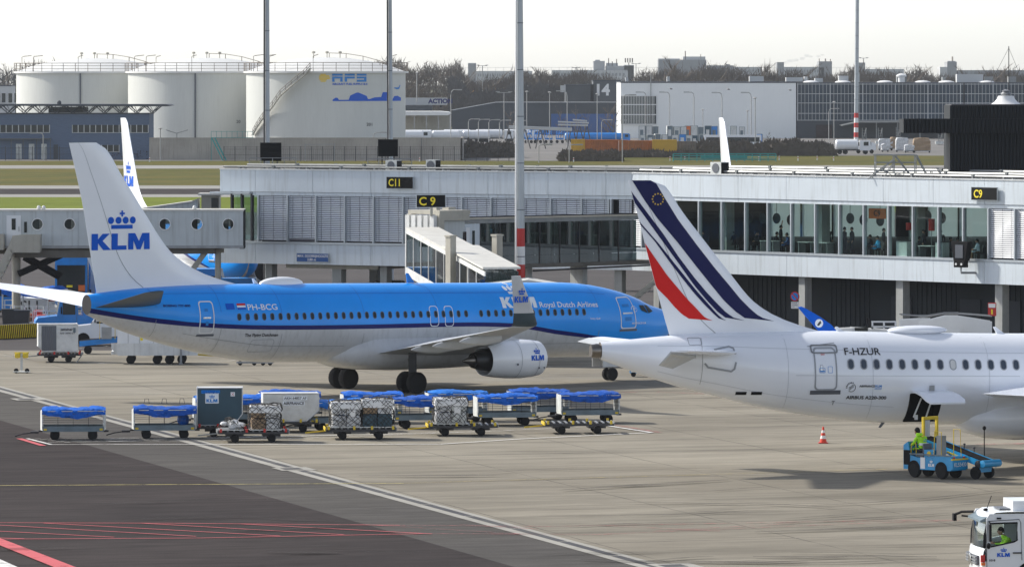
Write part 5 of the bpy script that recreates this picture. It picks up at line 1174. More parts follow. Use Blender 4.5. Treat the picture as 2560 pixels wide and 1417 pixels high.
b = MB(); b.lathe([(.9, zt+.3), (.9, hz(193)), (1.3, hz(192)), (1.3, hz(188)), (.7, hz(185)), (.05, hz(184))], (gx(2257), 5, 0), n=18); b.build('roof_cowl', 'white', t, True)
Ys = 1560; x0 = X(1130, Ys); t = thing('dark_shed', 'long low blue-black corrugated shed behind the tallest mast', 'shed', (x0, Ys, 0)); sx = lambda px: X(px, Ys)-x0; sz = lambda py: Zp(py, Ys)
b = MB(); b.prism([(0, 0), (0, sz(277)), (sx(1240), sz(257)), (sx(1578), sz(257)), (sx(1578), 0)], 0, 30); b.build('wall', 'hall_dark', t); b = MB(); b.prism([(-.2, sz(276)), (sx(1240), sz(256)), (sx(1580), sz(256)), (sx(1580), sz(255)), (sx(1240), sz(255)), (-.2, sz(275))], -.6, 1); b.build('roof_edge', 'far_pale', t)
MB().box(sx(1378), sx(1560), -.1, -.01, 0, sz(285)).build('blue_panels', 'sign_blue', t)
t, L, zt = hall('warehouse', 'grey hall with the big white number 14, behind the dark shed', 1483, 1552, 203, 1640, 30, 'hall_grey', 'hall')
decal('hall_number', text2d('14', 1, .04), lambda u, v: (X(1492, 1640)-X(1483, 1640)+u*3.1, -.05, Zp(238, 1640)+v*3.1), 'white', t)
t, L, zt = hall('warehouse', 'smaller grey hall with a pale corner box, left of the number 14', 1414, 1476, 214, 1650, 30, 'hall_grey', 'hall'); MB().box(-1.5, 0, -1, 2, zt-2, zt).build('corner_box', 'far_pale', t)
t, L, zt = hall('chimney', 'narrow black chimney between the two grey halls', 1476, 1484, 213, 1639, 2, 'black', 'chimney')
Yc = 1400; x0 = X(960, Yc); t = thing('open_shed', 'open shed with a rounded white roof right of the fuel tanks', 'shed', (x0, Yc, 0)); cx = lambda px: X(px, Yc)-x0; cz = lambda py: Zp(py, Yc)
b = MB(); b.prism([(0, cz(289)), (cx(1120), cz(289)), (cx(1127), cz(285)), (cx(1122), cz(281)), (cx(1100), cz(279)), (0, cz(279))], 0, 20); b.build('roof', 'tank_dome', t); MB().box(0, cx(1126), 19, 19.5, 0, cz(290)).build('rear_wall', 'bridge_beige', t)
for px in (1006, 1036, 1066, 1096, 1125): MB().box(cx(px)-.12, cx(px)+.12, .2, .5, 0, cz(290)).build('post', 'lamp_grey', t)
Ya = 1750; x0 = X(990, Ya); t = thing('trailer', 'white lorry trailer with dark capital letters on a raised road behind the depot', 'trailer', (x0, Ya, Zp(263, Ya))); MB().box(0, X(1118, Ya)-x0, 0, 3, 0, Zp(244, Ya)-Zp(262, Ya)).build('body', 'far_pale', t)
decal('lettering', text2d('ACTION', 1, .05), lambda u, v: (X(1070, Ya)-x0+u*1.35, -.03, .55+v*1.35), 'navy_paint', t)
for i in range(4): wheel(t, 1.5+i*4.2, .4, -.35, .5, .4, n=10)
b = MB(); b.box(X(985, 1745), X(1080, 1745), 1745, 1760, Zp(277, 1745), Zp(264, 1745)); b.box(X(990, 1745), X(1060, 1745), 1748, 1749, -1, Zp(277, 1745)); tag(b.build('road_deck', 'hall_dark'), 'dark concrete road deck carrying the white trailer', 'bridge')
t, L, zt = hall('white_house', 'small white building with three windows at the left edge, above the brick office', -30, 28, 216, 1500, 12, 'far_pale', 'house', zb=0); facade_wins(t, [(x, x+1.2, zt-4.4, zt-1.9) for x in (2.0, 3.6, 5.4, 7, 8.6)], bars=False)
# ================= vehicles and stores in the cargo yard =================
def tanker(px, yb, Y, col, label, grp=None, flip=1, L=9.5, zt=3.3, cab=True):
    t = thing('tanker_truck', label, 'tanker truck', (X(px, Y), Y, 0), 0 if flip == 1 else 180, grp)
    b = MB(); b.lathe([(.05, 0), (.9, .05), (1.12, .3), (1.12, L-3.0), (.9, L-2.75), (.05, L-2.7)], (0, 0, 2.0), 'x', 18); b.build('tank', col, t, True)
    MB().box(0, L, -.5, .5, .75, 1.0).build('chassis', 'dark_steel', t)
    b = MB(); b.prism([(L-2.4, .8), (L-.2, .8), (L, 1.4), (L-.25, 2.9), (L-2.4, 2.9)], -1.15, 1.15); cb = b.build('cab', col, t)
    for s in (-1.17, 1.15): MB().box(L-1.6, L-.6, s, s+.02, 1.8, 2.6).build('side_window', 'window_dark', cb)
    MB().box(L-.18, L-.02, -1, 1, 1.7, 2.6).build('windscreen', 'window_dark', cb)
    for x in (.9, 2.1, L-1.2):
        for y in (-.95, .95): wheel(t, x, y, .5, .5, .3, n=12)
    return t
tk = tanker(1012, 350, 1380, 'truck_white', 'white fuel tanker truck, first from the left of the row right of the tanks', 'white fuel tanker trucks parked in a row'); 
for i, (px, dy) in enumerate(((1060, -8), (1108, 6), (1150, -6), (1188, 8), (1226, -4), (1258, 8))): dup(tk, (X(px, 1380+dy), 1380+dy*1.5, 0), 0 if i % 2 else 180, 'white fuel tanker truck, %s from the left of the row right of the tanks' % ('second', 'third', 'fourth', 'fifth', 'sixth', 'seventh')[i])
bt = tanker(1412, 350, 1370, 'gse_blue', 'long bright blue tank trailer before the orange containers', None, 1, 20); bt.scale = (.8,)*3
for i, px in enumerate((1312, 1335, 1362, 1390)):
    t = thing('lift_platform', 'bright blue lift platform with lattice rails, %s from the left behind the tallest mast' % ('first', 'second', 'third', 'fourth')[i], 'lift platform', (X(px, 1360), 1360+i, 0), 0, 'bright blue lift platforms'); b = MB()
    b.box(0, 1.9, 0, 2, .9, 1.3); b.box(.2, 1.7, .2, 1.8, 2.2, 2.5)
    for x in (0, .6, 1.2, 1.8): b.tube([(x, 0, 1.3), (x+.3*(1 if i % 2 else -1), 0, 3.3)], .07, 4)
    b.box(-.1, 2.0, -.05, .05, 3.2, 3.3); b.tube([(0, 0, 1.3), (1.9, 0, 3.3)], .06, 4); b.build('frame', 'gse_blue', t)
    for x in (.3, 1.6): wheel(t, x, 0, .4, .4, .25, n=10)
t = thing('pipe_rack', 'raised white pipes on lattice trestles before the dark shed', 'pipe rack', (X(1270, 1260), 1260, 0)); px_ = lambda p: X(p, 1260)-X(1270, 1260); z_ = lambda y: Zp(y, 1260); b = MB()
for y0, y1, a, c in ((316, 322, 1272, 1430), (320, 326, 1272, 1430), (305, 308, 1395, 1472), (300, 303, 1432, 1468), (312, 314, 1395, 1470)): b.tube([(px_(a), 0, z_(y0)), (px_(c), 0, z_(y1))], .22, 6)
b.build('pipe', 'far_pale', t)
for a in (1272, 1312, 1350, 1430, 1448, 1466): b = MB(); b.tube([(px_(a), .3, z_(304 if a > 1420 else 320)), (px_(a)-1, .3, 0)], .12, 4); b.tube([(px_(a), .3, z_(308 if a > 1420 else 322)), (px_(a)+1.3, .3, 0)], .12, 4); b.build('trestle', 'dark_steel', t)
def cont(px0, px1, y0, y1, Y, mt, label, grp, name='freight_container', rz=0, rib=True, cat='container', taper=0):
    x0, x1 = X(px0, Y), X(px1, Y); z0, z1 = 0, Zp(y0, Y); t = thing(name, label, cat, (x0, Y, z0), rz, grp); L = x1-x0; h = z1-z0
    b = MB(); n = max(2, int(L/.45)) if rib else 1; poly = []
    for i in range(n): a = i*L/n; p = L/n; poly += [(a, 0), (a+p*.5, 0), (a+p*.6, .08), (a+p*.9, .08)] if rib else [(a, 0)]
    poly += [(L, 0), (L, 2.4), (0, 2.4)]; b.prism(poly, 0, h, 'z'); b.build('body', mt, t); b = MB(); b.box(-.03, L+.03, -.05, 2.45, h+.002, h+.12); b.box(-.03, .1, -.04, .1, 0, h); b.box(L-.1, L+.03, -.04, .1, 0, h); b.build('frame', mt, t); return t
cont(1428, 1462, 350, 360, 1135, 'yellow_far', 'yellow container end at the left of the orange row', 'orange and yellow containers'); cont(1462, 1546, 351, 375, 1140, 'orange_worn', 'long orange container under the blue tank trailer', 'orange and yellow containers'); cont(1548, 1570, 352, 378, 1137, 'orange_worn', 'short orange container left of the middle of the row', 'orange and yellow containers')
cont(1571, 1630, 353, 382, 1132, 'orange_worn', 'orange container touching the bright yellow one', 'orange and yellow containers'); cont(1631, 1692, 351, 384, 1130, 'yellow_far', 'bright yellow container, the largest of the row', 'orange and yellow containers', rib=False); cont(1693, 1740, 355, 382, 1134, 'rust', 'rust-brown container right of the bright yellow one', 'orange and yellow containers')
rc = random.Random(4); ci = 0; ords = ['first', 'second', 'third', 'fourth', 'fifth', 'sixth', 'seventh', 'eighth', 'ninth', 'tenth', 'eleventh', 'twelfth', 'thirteenth']
cn = {'cart_panel': 'pale grey', 'alu_white': 'off-white', 'cart_side': 'dark grey', 'container_dark': 'dark blue-grey', 'orange': 'orange', 'gse_blue': 'blue'}
for row, (y0, y1, Y, xs_) in enumerate(((318, 342, 1330, (1597, 1616, 1632, 1668, 1684, 1702, 1713, 1727, 1745, 1762, 1778, 1826, 1848)), (337, 352, 1250, (1600, 1618, 1638, 1655, 1680, 1698, 1714, 1730, 1748, 1766, 1850, 1872, 1892)))):
    for i, px in enumerate(xs_):
        m_ = rc.choice(['cart_panel', 'alu_white', 'cart_side', 'cart_panel', 'container_dark', 'gse_blue'] if px != 1713 else ['orange']); w2 = rc.choice((14, 16, 17))
        t = thing('air_cargo_container', '%s cargo container, %s from the left in the %s row before the white hall' % (cn[m_], ords[i], 'upper' if row == 0 else 'lower'), 'cargo container', (X(px, Y), Y, 0 if row else .2), rc.uniform(-8, 8), 'cargo containers before the white hall')
        W_ = w2/F*Y; h = Zp(y0+rc.uniform(-2, 3), Y); b = MB(); b.prism([(0, 0), (W_*.8, 0), (W_, h*.3), (W_, h), (0, h)], 0, 1.5); b.build('body', m_, t)
        b = MB(); b.box(-.04, .05, -.05, 1.5, 0, h); b.box(W_-.05, W_+.04, -.05, 1.5, h*.3, h); b.box(0, W_, -.05, 1.5, h, h+.07); b.build('edge_frame', 'cart_side' if m_ != 'cart_side' else 'cart_panel', t)
        MB().box(W_*.2, W_*.7, -.06, -.01, h*.45, h*.8).build('door', 'alu' if i % 2 else 'cart_side', t)
# pallets wrapped in foil on the right
pal = [(2095, 2122, 355, 376), (2197, 2232, 347, 378), (2204, 2222, 360, 382), (2226, 2242, 343, 378), (2240, 2272, 345, 382), (2262, 2286, 362, 384), (2284, 2326, 346, 384)]
for i, (a, c, y0, y1) in enumerate(pal):
    Y = gY(y1)+10; W_ = (c-a)/F*Y; h = Zp(y0, Y); t = thing('wrapped_pallet', ('foil-wrapped cargo stack, %s from the left beyond the scaffold' % ords[i]), 'cargo pallet', (X(a, Y), Y, 0), 0, 'foil-wrapped cargo stacks'); random.seed(i+20)
    b = MB(); nx_, nz_ = 5, 5
    rings = []
    for k in range(nz_+1):
        z = .5+(h-.5)*k/nz_; j = lambda: random.uniform(-.10, .10); e = .25 if k == nz_ else 0; rings.append([(e+j(), e+j(), z+j()*.6), (W_*.5, j(), z+.1*(k == nz_)+j()), (W_-e+j(), e+j(), z+j()), (W_-e+j(), 2.4+j(), z), (e, 2.4, z)])
    b.loft(rings); b.build('wrapped_goods', 'plastic_wrap' if i % 3 else 'cardboard', t); MB().box(-.1, W_+.1, 0, 2.6, .32, .5).build('pallet', 'steel', t)
    for x in (.2, W_-.2): wheel(t, x, .2, .18, .18, .15, n=8)
tanker(2088, 385, 1172, 'truck_white', 'white tanker trailer with a small dark emblem, near the distant red and white mast', None, 1, 7.5)
t = thing('lorry', 'white lorry cab unit right of the tanker trailer', 'lorry', (X(2138, 1180), 1182, 0)); b = MB(); b.prism([(0, .7), (4.5, .7), (4.5, 2.1), (3.2, 2.6), (0, 2.6)], 0, 2.3); b.build('cab', 'truck_white', t); MB().box(.4, 2.6, -.03, 0, 1.6, 2.4).build('side_window', 'window_dark', t); [wheel(t, x, .1, .45, .45, .3, n=10) for x in (.8, 3.6)]
for i, (px, y) in enumerate(((2155, 320), (2195, 320), (2240, 318), (2345, 335))):
    Y = 1330; t = thing('stair_truck', 'steel cargo lift tower, %s from the left under the glass hall canopy' % ords[i], 'cargo lift', (X(px, Y), Y, 0), 0, 'steel cargo lift towers'); b = MB(); h = Zp(y, Y)
    for x in (0, .9): b.box(x, x+.15, 0, .15, 0, h)
    for k in range(6): b.box(0, 1.0, 0, .1, k*h/6, k*h/6+.1)
    b.tube([(0, 0, 0), (1, 0, h)], .06, 4); b.build('mast', 'galv', t); MB().box(-.6, 1.8, -.5, 1.5, .2, .9).build('base', 'cart_panel', t)
t = thing('bus', 'long white airfield bus with a dark window band, behind the thicket', 'bus', (X(1760, 1230), 1230, 0)); MB().box(0, 12.6, 0, 2.6, .5, 3.4).build('body', 'truck_white', t); MB().box(.6, 12.2, -.03, -.005, 1.9, 2.9).build('window_band', 'window_dark', t); [wheel(t, x, .1, .5, .5, .3, n=10) for x in (2, 10)]
t = thing('van', 'white van at the left end of the thicket behind the fin', 'van', (X(1742, 1195), 1195, 0)); b = MB(); b.prism([(0, .4), (5.2, .4), (5.2, 1.5), (4.4, 2.5), (0, 2.5)], 0, 2.0); b.build('body', 'truck_white', t); MB().box(.8, 4.2, -.03, -.005, 1.5, 2.2).build('window', 'window_dark', t); [wheel(t, x, .05, .38, .38, .25, n=10) for x in (1, 4)]
# teal rails, posts
Yr = 1075; t = thing('guard_rail', 'teal tubular guard rail with rounded ends standing in the grass', 'guard rail', (X(1683, Yr), Yr, 0)); b = MB(); rx = lambda p: X(p, Yr)-X(1683, Yr); rz_ = lambda y: Zp(y, Yr)
for z in (rz_(385), rz_(390), rz_(396), .3): b.tube([(0, 0, z), (rx(1940), 0, z)], .09, 5)
for k in range(14): b.tube([(rx(1683)+k*rx(1940)/13, 0, 0), (k*rx(1940)/13, 0, rz_(385))], .09, 5)
b.build('rail', 'teal', t); MB().box(rx(1752), rx(1868), .1, .2, rz_(398), rz_(388)).build('panel', 'teal', t)
for i, (px, yb) in enumerate(((1434, 405), (1554, 402), (1675, 402), (1712, 401), (1897, 402), (1948, 401), (1995, 402), (2043, 401), (2084, 402), (270, 401), (374, 405), (1049, 404))):
    Y = gY(yb); t = thing('marker_post', 'small white marker post in the grass, %s along the verge' % (ords[i] if i < 9 else ('near the fins', 'by the narrow fin', 'below the wall')[i-9]), 'marker post', (X(px, Y), Y, 0), 0, 'white marker posts'); MB().box(-.1, .1, -.1, .1, 0, .85).build('post', 'white', t); MB().box(-.11, .11, -.11, .11, .5, .65).build('band', 'red', t)
# ================= wood, skyline =================
random.seed(11)
WP = [(-60, 165), (28, 163), (40, 168), (300, 178), (900, 172), (1010, 156), (1050, 162), (1085, 156), (1120, 158), (1150, 156), (1172, 184), (1230, 186), (1330, 186), (1350, 172), (1380, 184), (1450, 186), (1560, 184), (1640, 172), (1700, 166), (1770, 170), (1830, 182), (1885, 172), (1950, 178), (2040, 176), (2130, 172), (2180, 186), (2235, 180), (2300, 178), (2340, 188), (2420, 176), (2510, 176), (2640, 184)]
Yw = 1900
def wood(name, label, Y, dy, dep, n, s, mt, x0p=-60, x1p=2640):
    b = MB(); xa, xb = X(x0p, Y), X(x1p, Y)
    f = lambda x: Zp(lin(WP, x/Y*F+1280)+dy, Y)
    for i in range(int((xb-xa)/3)):
        x = xa+3*i; h = max(2, f(x)*.52+1.9*sin(x*.31)+1.5*sin(x*.83)); b.box(x, x+3, Y+dep*.5, Y+dep, -1, h)
    for _ in range(n):
        x = random.uniform(xa, xb); t = 1-abs(random.gauss(0, .42)); t = t if t > 0 else random.random(); t = t-(.12*random.random() if t > .85 else 0); y = Y+random.uniform(0, dep*.6); zt = f(x)*(.95+.06*sin(x*.11)+.06*sin(x*.27+1)+.03*sin(x*.6))*(1 if random.random() < .8 else random.uniform(.9, 1.12)); z = zt*t
        a = random.gauss(pi/2, .55); q = s*random.uniform(.5, 1.5); d = Vector((cos(a), random.uniform(-.3, .3), abs(sin(a)))).normalized()*q; e = Vector((-d.z, 0, d.x)).normalized()*q*random.uniform(.025, .07)
        p = Vector((x, y, z)); b.add([p-e, p+e, p+d], [(0, 1, 2)])
    return tag(b.build(name, mt, fix=False), label, 'wood', kind='stuff')
wood('wood', 'leafless grey-brown wood closing the view behind the halls', Yw, -1, 26, 52000, 1.7, 'twig', 900)
wood('wood', 'leafless wood at the left edge behind the fuel tanks', Yw+5, 0, 20, 2200, 2.3, 'twig_blue', -80, 140)
wood('wood', 'lower brown scrub in front of the wood, left of the number 14', 1800, 32, 14, 14000, 1.7, 'twig_blue', 1120, 1600)
def treemesh(seed, H_, W_, fan):
    random.seed(seed); t = MB(); cr = MB(); t.tube([(0, 0, 0), (.1, 0, H_*.3), (-.1, .1, H_*.6), (0, 0, H_*.95)], [.32, .25, .15, .03], 6)
    tips = []
    for k in range(16):
        z0 = H_*random.uniform(.18, .7); a = random.uniform(0, 2*pi); L = W_*random.uniform(.5, 1)*(1 if fan else .35); up = random.uniform(.5, 1.1) if fan else 2.6
        e = Vector((cos(a)*L, sin(a)*L, z0+L*up)); e.z = min(e.z, H_*.98); m_ = Vector((cos(a)*L*.45, sin(a)*L*.45, z0+L*up*.35)); t.tube([(0, 0, z0), m_, e], [.14, .09, .03], 4); tips += [(Vector((0, 0, z0)), m_, e)]
    for _ in range(900):
        q = random.choice(tips); u = random.random(); p = q[1].lerp(q[2], u) if random.random() < .8 else q[0].lerp(q[1], u)
        d = (q[2]-q[1]).normalized()+Vector((random.gauss(0, .55), random.gauss(0, .55), random.uniform(.1, .9))); d = d.normalized()*random.uniform(.8, 2.4); e = d.cross(Vector((random.random(), random.random()+.3, 0))).normalized()*random.uniform(.02, .05)
        cr.add([p-e, p+e, p+d], [(0, 1, 2)])
    return t, cr
TP = []
trees = [(1012, 148, 0), (1048, 160, 0), (1092, 154, 1), (1132, 149, 0), (1150, 158, 1), (1340, 164, 1), (1362, 166, 0), (1232, 176, 0), (1560, 178, 1), (1662, 146, 0), (1690, 140, 0), (1706, 146, 1), (1740, 164, 0), (1776, 170, 1), (1822, 168, 0), (1890, 158, 0), (1912, 139, 2), (1925, 136, 2), (1936, 150, 2), (2002, 158, 0), (2030, 166, 1), (2100, 162, 1), (2126, 158, 0), (2226, 170, 0), (2262, 163, 1), (2282, 166, 0), (2345, 165, 1), (2428, 164, 0), (2458, 160, 1), (2484, 158, 0), (2502, 162, 1), (2540, 172, 0), (8, 160, 1), (22, 158, 0)]
kinds = ['spreading', 'round-headed', 'narrow upright']
def where(px):
    for a, c, w_ in ((0, 30, 'at the left edge above the white house'), (1000, 1165, 'in the wood right of the fuel tanks'), (1166, 1300, 'left of the tallest mast top'), (1301, 1600, 'right of the tallest mast'), (1601, 1800, 'before the grey block on the skyline'), (1801, 1960, 'in the middle of the skyline'), (1961, 2135, 'left of the distant red and white mast'), (2136, 2320, 'right of the distant mast'), (2321, 2600, 'above the right part of the glass hall')):
        if a <= px <= c: return w_
cnt = {}
for i, (px, yt, kd_) in enumerate(trees):
    Y = Yw-12+random.uniform(0, 8) if kd_ != 2 else Yw-15; h = Zp(yt, Y)
    w_ = where(px); cnt[w_] = cnt.get(w_, 0)+1
    lab = 'leafless %s tree %s, %s from the left' % (kinds[kd_], w_, ords[cnt[w_]-1])
    if i in (0, 2, 16): 
        t_, c_ = treemesh(30+i, 20, 6.5 if kd_ != 2 else 5, kd_ != 2); r = thing('bare_tree', lab, 'tree', (X(px, Y), Y, 0), 0, 'leafless trees in the wood'); t_.build('trunk', 'twig', r); c_.build('crown', 'twig', r, fix=False); TP.append(r)
        r.scale = (h/20,)*3
    else: dup(TP[kd_ if kd_ < len(TP) else 0], (X(px, Y), Y, 0), random.uniform(0, 360), lab, None, h/20)
birch = [(1275, 262, 350), (1402, 262, 350), (1440, 258, 345), (1464, 270, 345), (1520, 250, 345), (1535, 262, 345), (1922, 325, 352)]
for i, (px, yt, yb) in enumerate(birch):
    Y = 1420 if i < 6 else 1330; h = Zp(yt, Y); dup(TP[1], (X(px, Y), Y, 0), 40*i, 'small leafless tree in front of the dark shed, %s from the left' % ords[i] if i < 6 else 'small bare shrub before the right end of the white hall', None, (h/20*.7, h/20*.7, h/20))
# skyline
Yk = 3200
def block(px0, px1, yt, mt, label, parts=(), name='distant_building', cat='building', Y=Yk, wins=0):
    x0, x1 = X(px0, Y), X(px1, Y); t = thing(name, label, cat, (x0, Y, 0)); h = Zp(yt, Y); L = x1-x0; MB().box(0, L, 0, 20, 0, h).build('wall', mt, t)
    for a, c, y, m_ in parts: MB().box(X(a, Y)-x0, X(c, Y)-x0, 3, 9, h+.01, Zp(y, Y)).build('roof_block', m_, t)
    if wins:
        b = MB(); [b.box(1+k*(L-2)/wins, 1+(k+.55)*(L-2)/wins, -.1, 0, h-3.2, h-1.6) for k in range(wins)]; b.build('window_row', 'far_grey', t)
    return t
block(1170, 1190, 160, 'far_grey', 'pale square tower block left of the tallest mast', [(1170, 1190, 158, 'far_pale')]); block(1190, 1330, 178, 'far_pale', 'long low pale building on the skyline behind the tallest mast', (), wins=22); block(1380, 1570, 176, 'far_pale', 'long pale sheds under the rooftop plant on the skyline', (), wins=20, Y=Yk-20)
block(1484, 1512, 153, 'far_grey', 'grey rooftop plant block on the skyline above the number 14', [(1488, 1500, 150, 'far_pale')]); block(1515, 1584, 165, 'far_grey', 'stepped grey works with thin chimneys on the skyline', [(1516, 1545, 158, 'far_pale'), (1521, 1523, 146, 'rust'), (1541, 1543, 148, 'rust'), (1530, 1532, 154, 'rust')])
t = block(1560, 1585, 163, 'far_pale', 'frame with four reddish upright panels on the skyline', (), 'panel_frame', 'sign'); b = MB(); [b.box(X(1562+k*5.8, Yk)-X(1560, Yk), X(1565+k*5.8, Yk)-X(1560, Yk), -.5, 0, Zp(157, Yk), Zp(146, Yk)) for k in range(4)]; b.build('panels', 'rust', t); MB().box(X(1571, Yk)-X(1560, Yk), X(1573, Yk)-X(1560, Yk), .1, .6, Zp(166, Yk), Zp(157, Yk)).build('post', 'rust', t)
block(1646, 1766, 150, 'far_grey', 'large grey block with a dark mast, the broadest building on the skyline', [(1708, 1764, 142, 'far_pale'), (1713, 1715, 128, 'rust'), (1752, 1753, 136, 'rust'), (1646, 1700, 147, 'far_pale')], wins=16); block(1770, 1834, 164, 'far_grey', 'low bluish building right of the large grey block', [(1815, 1825, 161, 'far_grey')], wins=12)
block(1834, 1905, 168, 'far_pale', 'low pale viaduct between the bluish building and the upright trees', (), wins=18); block(1943, 1960, 156, 'far_grey', 'pale blue tower just right of the upright trees'); block(1960, 2060, 168, 'far_pale', 'low pale buildings under the smoke', (), wins=14); block(2047, 2080, 154, 'far_grey', 'grey works with small chimneys left of the distant mast', [(2049, 2050, 147, 'rust'), (2064, 2066, 147, 'rust'), (2077, 2078, 148, 'rust')])
block(2145, 2163, 157, 'far_grey', 'pale cylindrical tower right of the distant mast'); block(2163, 2260, 173, 'far_pale', 'long low pale wall right of the distant mast', (), wins=24); block(2368, 2392, 155, 'far_grey', 'grey tower with a thin chimney at the right of the skyline', [(2382, 2384, 142, 'rust'), (2370, 2390, 153, 'far_pale')]); block(2350, 2368, 168, 'far_pale', 'small step-roofed annex left of the grey tower'); block(2395, 2700, 176, 'far_grey', 'long hazy sheds at the right edge of the skyline', (), wins=30)
t = thing('catenary_line', 'line of thin railway masts with a wire along the skyline', 'railway line', (X(1160, 2900), 2900, 0)); b = MB()
for k in range(60): x = k*(X(2330, 2900)-X(1160, 2900))/59; b.box(x-.06, x+.06, 0, .2, 0, Zp(169, 2900))
b.box(0, X(2330, 2900)-X(1160, 2900), 0, .2, Zp(169.5, 2900), Zp(169.5, 2900)+.1); b.build('masts_and_wire', 'far_grey', t)
# smoke plumes from the works
m = bpy.data.materials.new('smoke'); m.use_nodes = True; N_ = m.node_tree.nodes; N_.remove(N_['Principled BSDF']); v_ = N_.new('ShaderNodeVolumePrincipled'); v_.inputs['Color'].default_value = (.55, .57, .6, 1); v_.inputs['Density'].default_value = .035
m.node_tree.links.new(v_.outputs[0], N_['Material Output'].inputs[1]); M['smoke'] = m
b = MB(); random.seed(3)
for px, y, w_, h in ((1962, 157, 9, 3), (1975, 153, 10, 5), (1990, 151, 9, 5), (2006, 147, 8, 5), (2017, 140, 8, 5), (2026, 142, 7, 3.5), (2046, 141, 7, 3), (2056, 138, 5, 2.5)):
    p = at(px, y, 3400); k = 3400/F; b.ell(p, (w_*k, 6, h*k*.9), 10, 6)
tag(b.build('smoke', 'smoke', smooth=True), 'thin grey smoke drifting over the skyline', 'smoke', kind='stuff')
for i, (px, y) in enumerate(((1678, 223), (1822, 224), (1976, 226))):
    p = at(px, y, 900); t = thing('bird', 'small dark bird flying before the white hall, %s from the left' % ords[i], 'bird', p, 0, 'birds flying before the white hall'); b = MB(); b.ell((0, 0, 0), (.22, .08, .08), 8, 5); o = b.build('body', 'dark_steel', t, True)
    MB().add([(-.05, 0, .03), (.1, 0, .03), (-.25, .5, .22), (-.35, .55, .15), (-.55, -.1, .12), (-.05, -.05, .0)], [(0, 1, 2, 3), (0, 4, 5)]).build('wings', 'dark_steel', t)
# ================= air =================
m = bpy.data.materials.new('haze'); m.use_nodes = True; N_ = m.node_tree.nodes; N_.remove(N_['Principled BSDF']); v_ = N_.new('ShaderNodeVolumePrincipled'); v_.inputs['Color'].default_value = (.86, .92, 1, 1); v_.inputs['Density'].default_value = .00004; v_.inputs['Anisotropy'].default_value = .3
m.node_tree.links.new(v_.outputs[0], N_['Material Output'].inputs[1]); M['haze'] = m
tag(MB().box(-1200, 1200, -30, 4200, -1, 90).build('haze', 'haze'), 'pale air between the camera and the skyline', 'haze', kind='stuff')
# ================= jet bridges =================
def bridge(name, label, p0, p1, wd, h, zf0, zf1, wall, roof, parent=None, glass_=False):
    """tunnel from p0 to p1 (2-D), floor heights zf0 -> zf1"""
    a, c = Vector((*p0, 0)), Vector((*p1, 0)); t = thing(name, label, 'jet bridge', a, math.degrees(atan2(c.y-a.y, c.x-a.x))); return t, (c-a).length
YB = 374.0; kb = YB/F
t = thing('jet_bridge', 'pale jet bridge with a row of round portholes, behind the big tail fin', 'jet bridge', (X(610, YB), YB, 0), 180+0.4)
# local x runs to the left of the photo
lx = lambda px: (610-px)*kb; lz = lambda py: H-(py-HY)*kb
L = lx(-90); z0, z1 = lz(613), lz(527)
# wall towards the camera with real porthole openings: built from columns of panels
holes = [(lx(px), lz(559), 13.5*kb) for px in (98, 178, 262, 340, 415, 495, 573)]
b = MB(); N = 20
def ring(cx, cz, r): return [(cx+r*cos(2*pi*k/N+pi/N), cz+r*sin(2*pi*k/N+pi/N)) for k in range(N)]
holes.sort(); edges = [0]+[(holes[i][0]+holes[i+1][0])/2 for i in range(len(holes)-1)]+[L]
for (cx, cz, r), xa, xb in zip(holes, edges, edges[1:]):
    rg = ring(cx, cz, r); sq = []
    for k in range(N):
        a = 2*pi*k/N+pi/N; dx, dz = cos(a), sin(a); tx = ((xb-cx) if dx > 0 else (xa-cx))/dx; tz = ((z1-cz) if dz > 0 else (z0-cz))/dz; q = min(tx, tz); sq.append((cx+dx*q, cz+dz*q))
    vs = [(x, 1.4, z) for x, z in rg]+[(x, 1.4, z) for x, z in sq]; b.add(vs, [(k, (k+1) % N, N+(k+1) % N, N+k) for k in range(N)])
    cs = [(xb, z1), (xa, z1), (xa, z0), (xb, z0)]
    for c in cs:
        d = sorted(range(N), key=lambda k: (sq[k][0]-c[0])**2+(sq[k][1]-c[1])**2)[:2]; b.add([(c[0], 1.4, c[1])]+[(sq[k][0], 1.4, sq[k][1]) for k in sorted(d)], [(0, 1, 2)])
wl = b.build('wall', 'bridge_white', t, fix=False)
MB().box(0, L, -1.4, 1.38, z0-.1, z0).build('floor', 'bridge_under', t); MB().box(-.05, L, -1.45, 1.45, z1+.002, z1+.12).build('roof', 'bridge_roof', t); MB().box(-.03, L, 1.405, 1.44, z0-.16, z0+.02).build('sill', 'steel', t)
b = MB(); b.box(0, L, -1.4, -1.36, z0, z0+1.0); b.box(0, L, -1.4, -1.36, z1-.5, z1); 
for cx, cz, r in holes: b.box(cx+.1, cx+1.3, -1.4, -1.36, z0+1.0, z1-.5)
b.build('far_wall', 'facade', t)
for cx, cz, r in holes:
    o = MB(); rg, r2 = ring(cx, cz, r*1.12), ring(cx, cz, r*.97); o.loft([[(x, 1.43, z) for x, z in rg], [(x, 1.46, z) for x, z in rg], [(x, 1.46, z) for x, z in r2], [(x, 1.32, z) for x, z in r2]], cap=False); p = o.build('porthole', 'white', t, fix=False)
    o = MB(); o.add([(x, 1.36, z) for x, z in r2], [tuple(range(N))]); o.build('pane', 'tunnel_glass', p, fix=False)
MB().box(lx(612)+0, lx(601), -1.3, 1.3, z0-.2, z1+.05).build('bellows', 'black', t)
for px in (540, 335, 200): MB().box(lx(px), lx(px)+.02, 1.402, 1.42, z0, z1).build('panel_seam', 'line_grey', t)
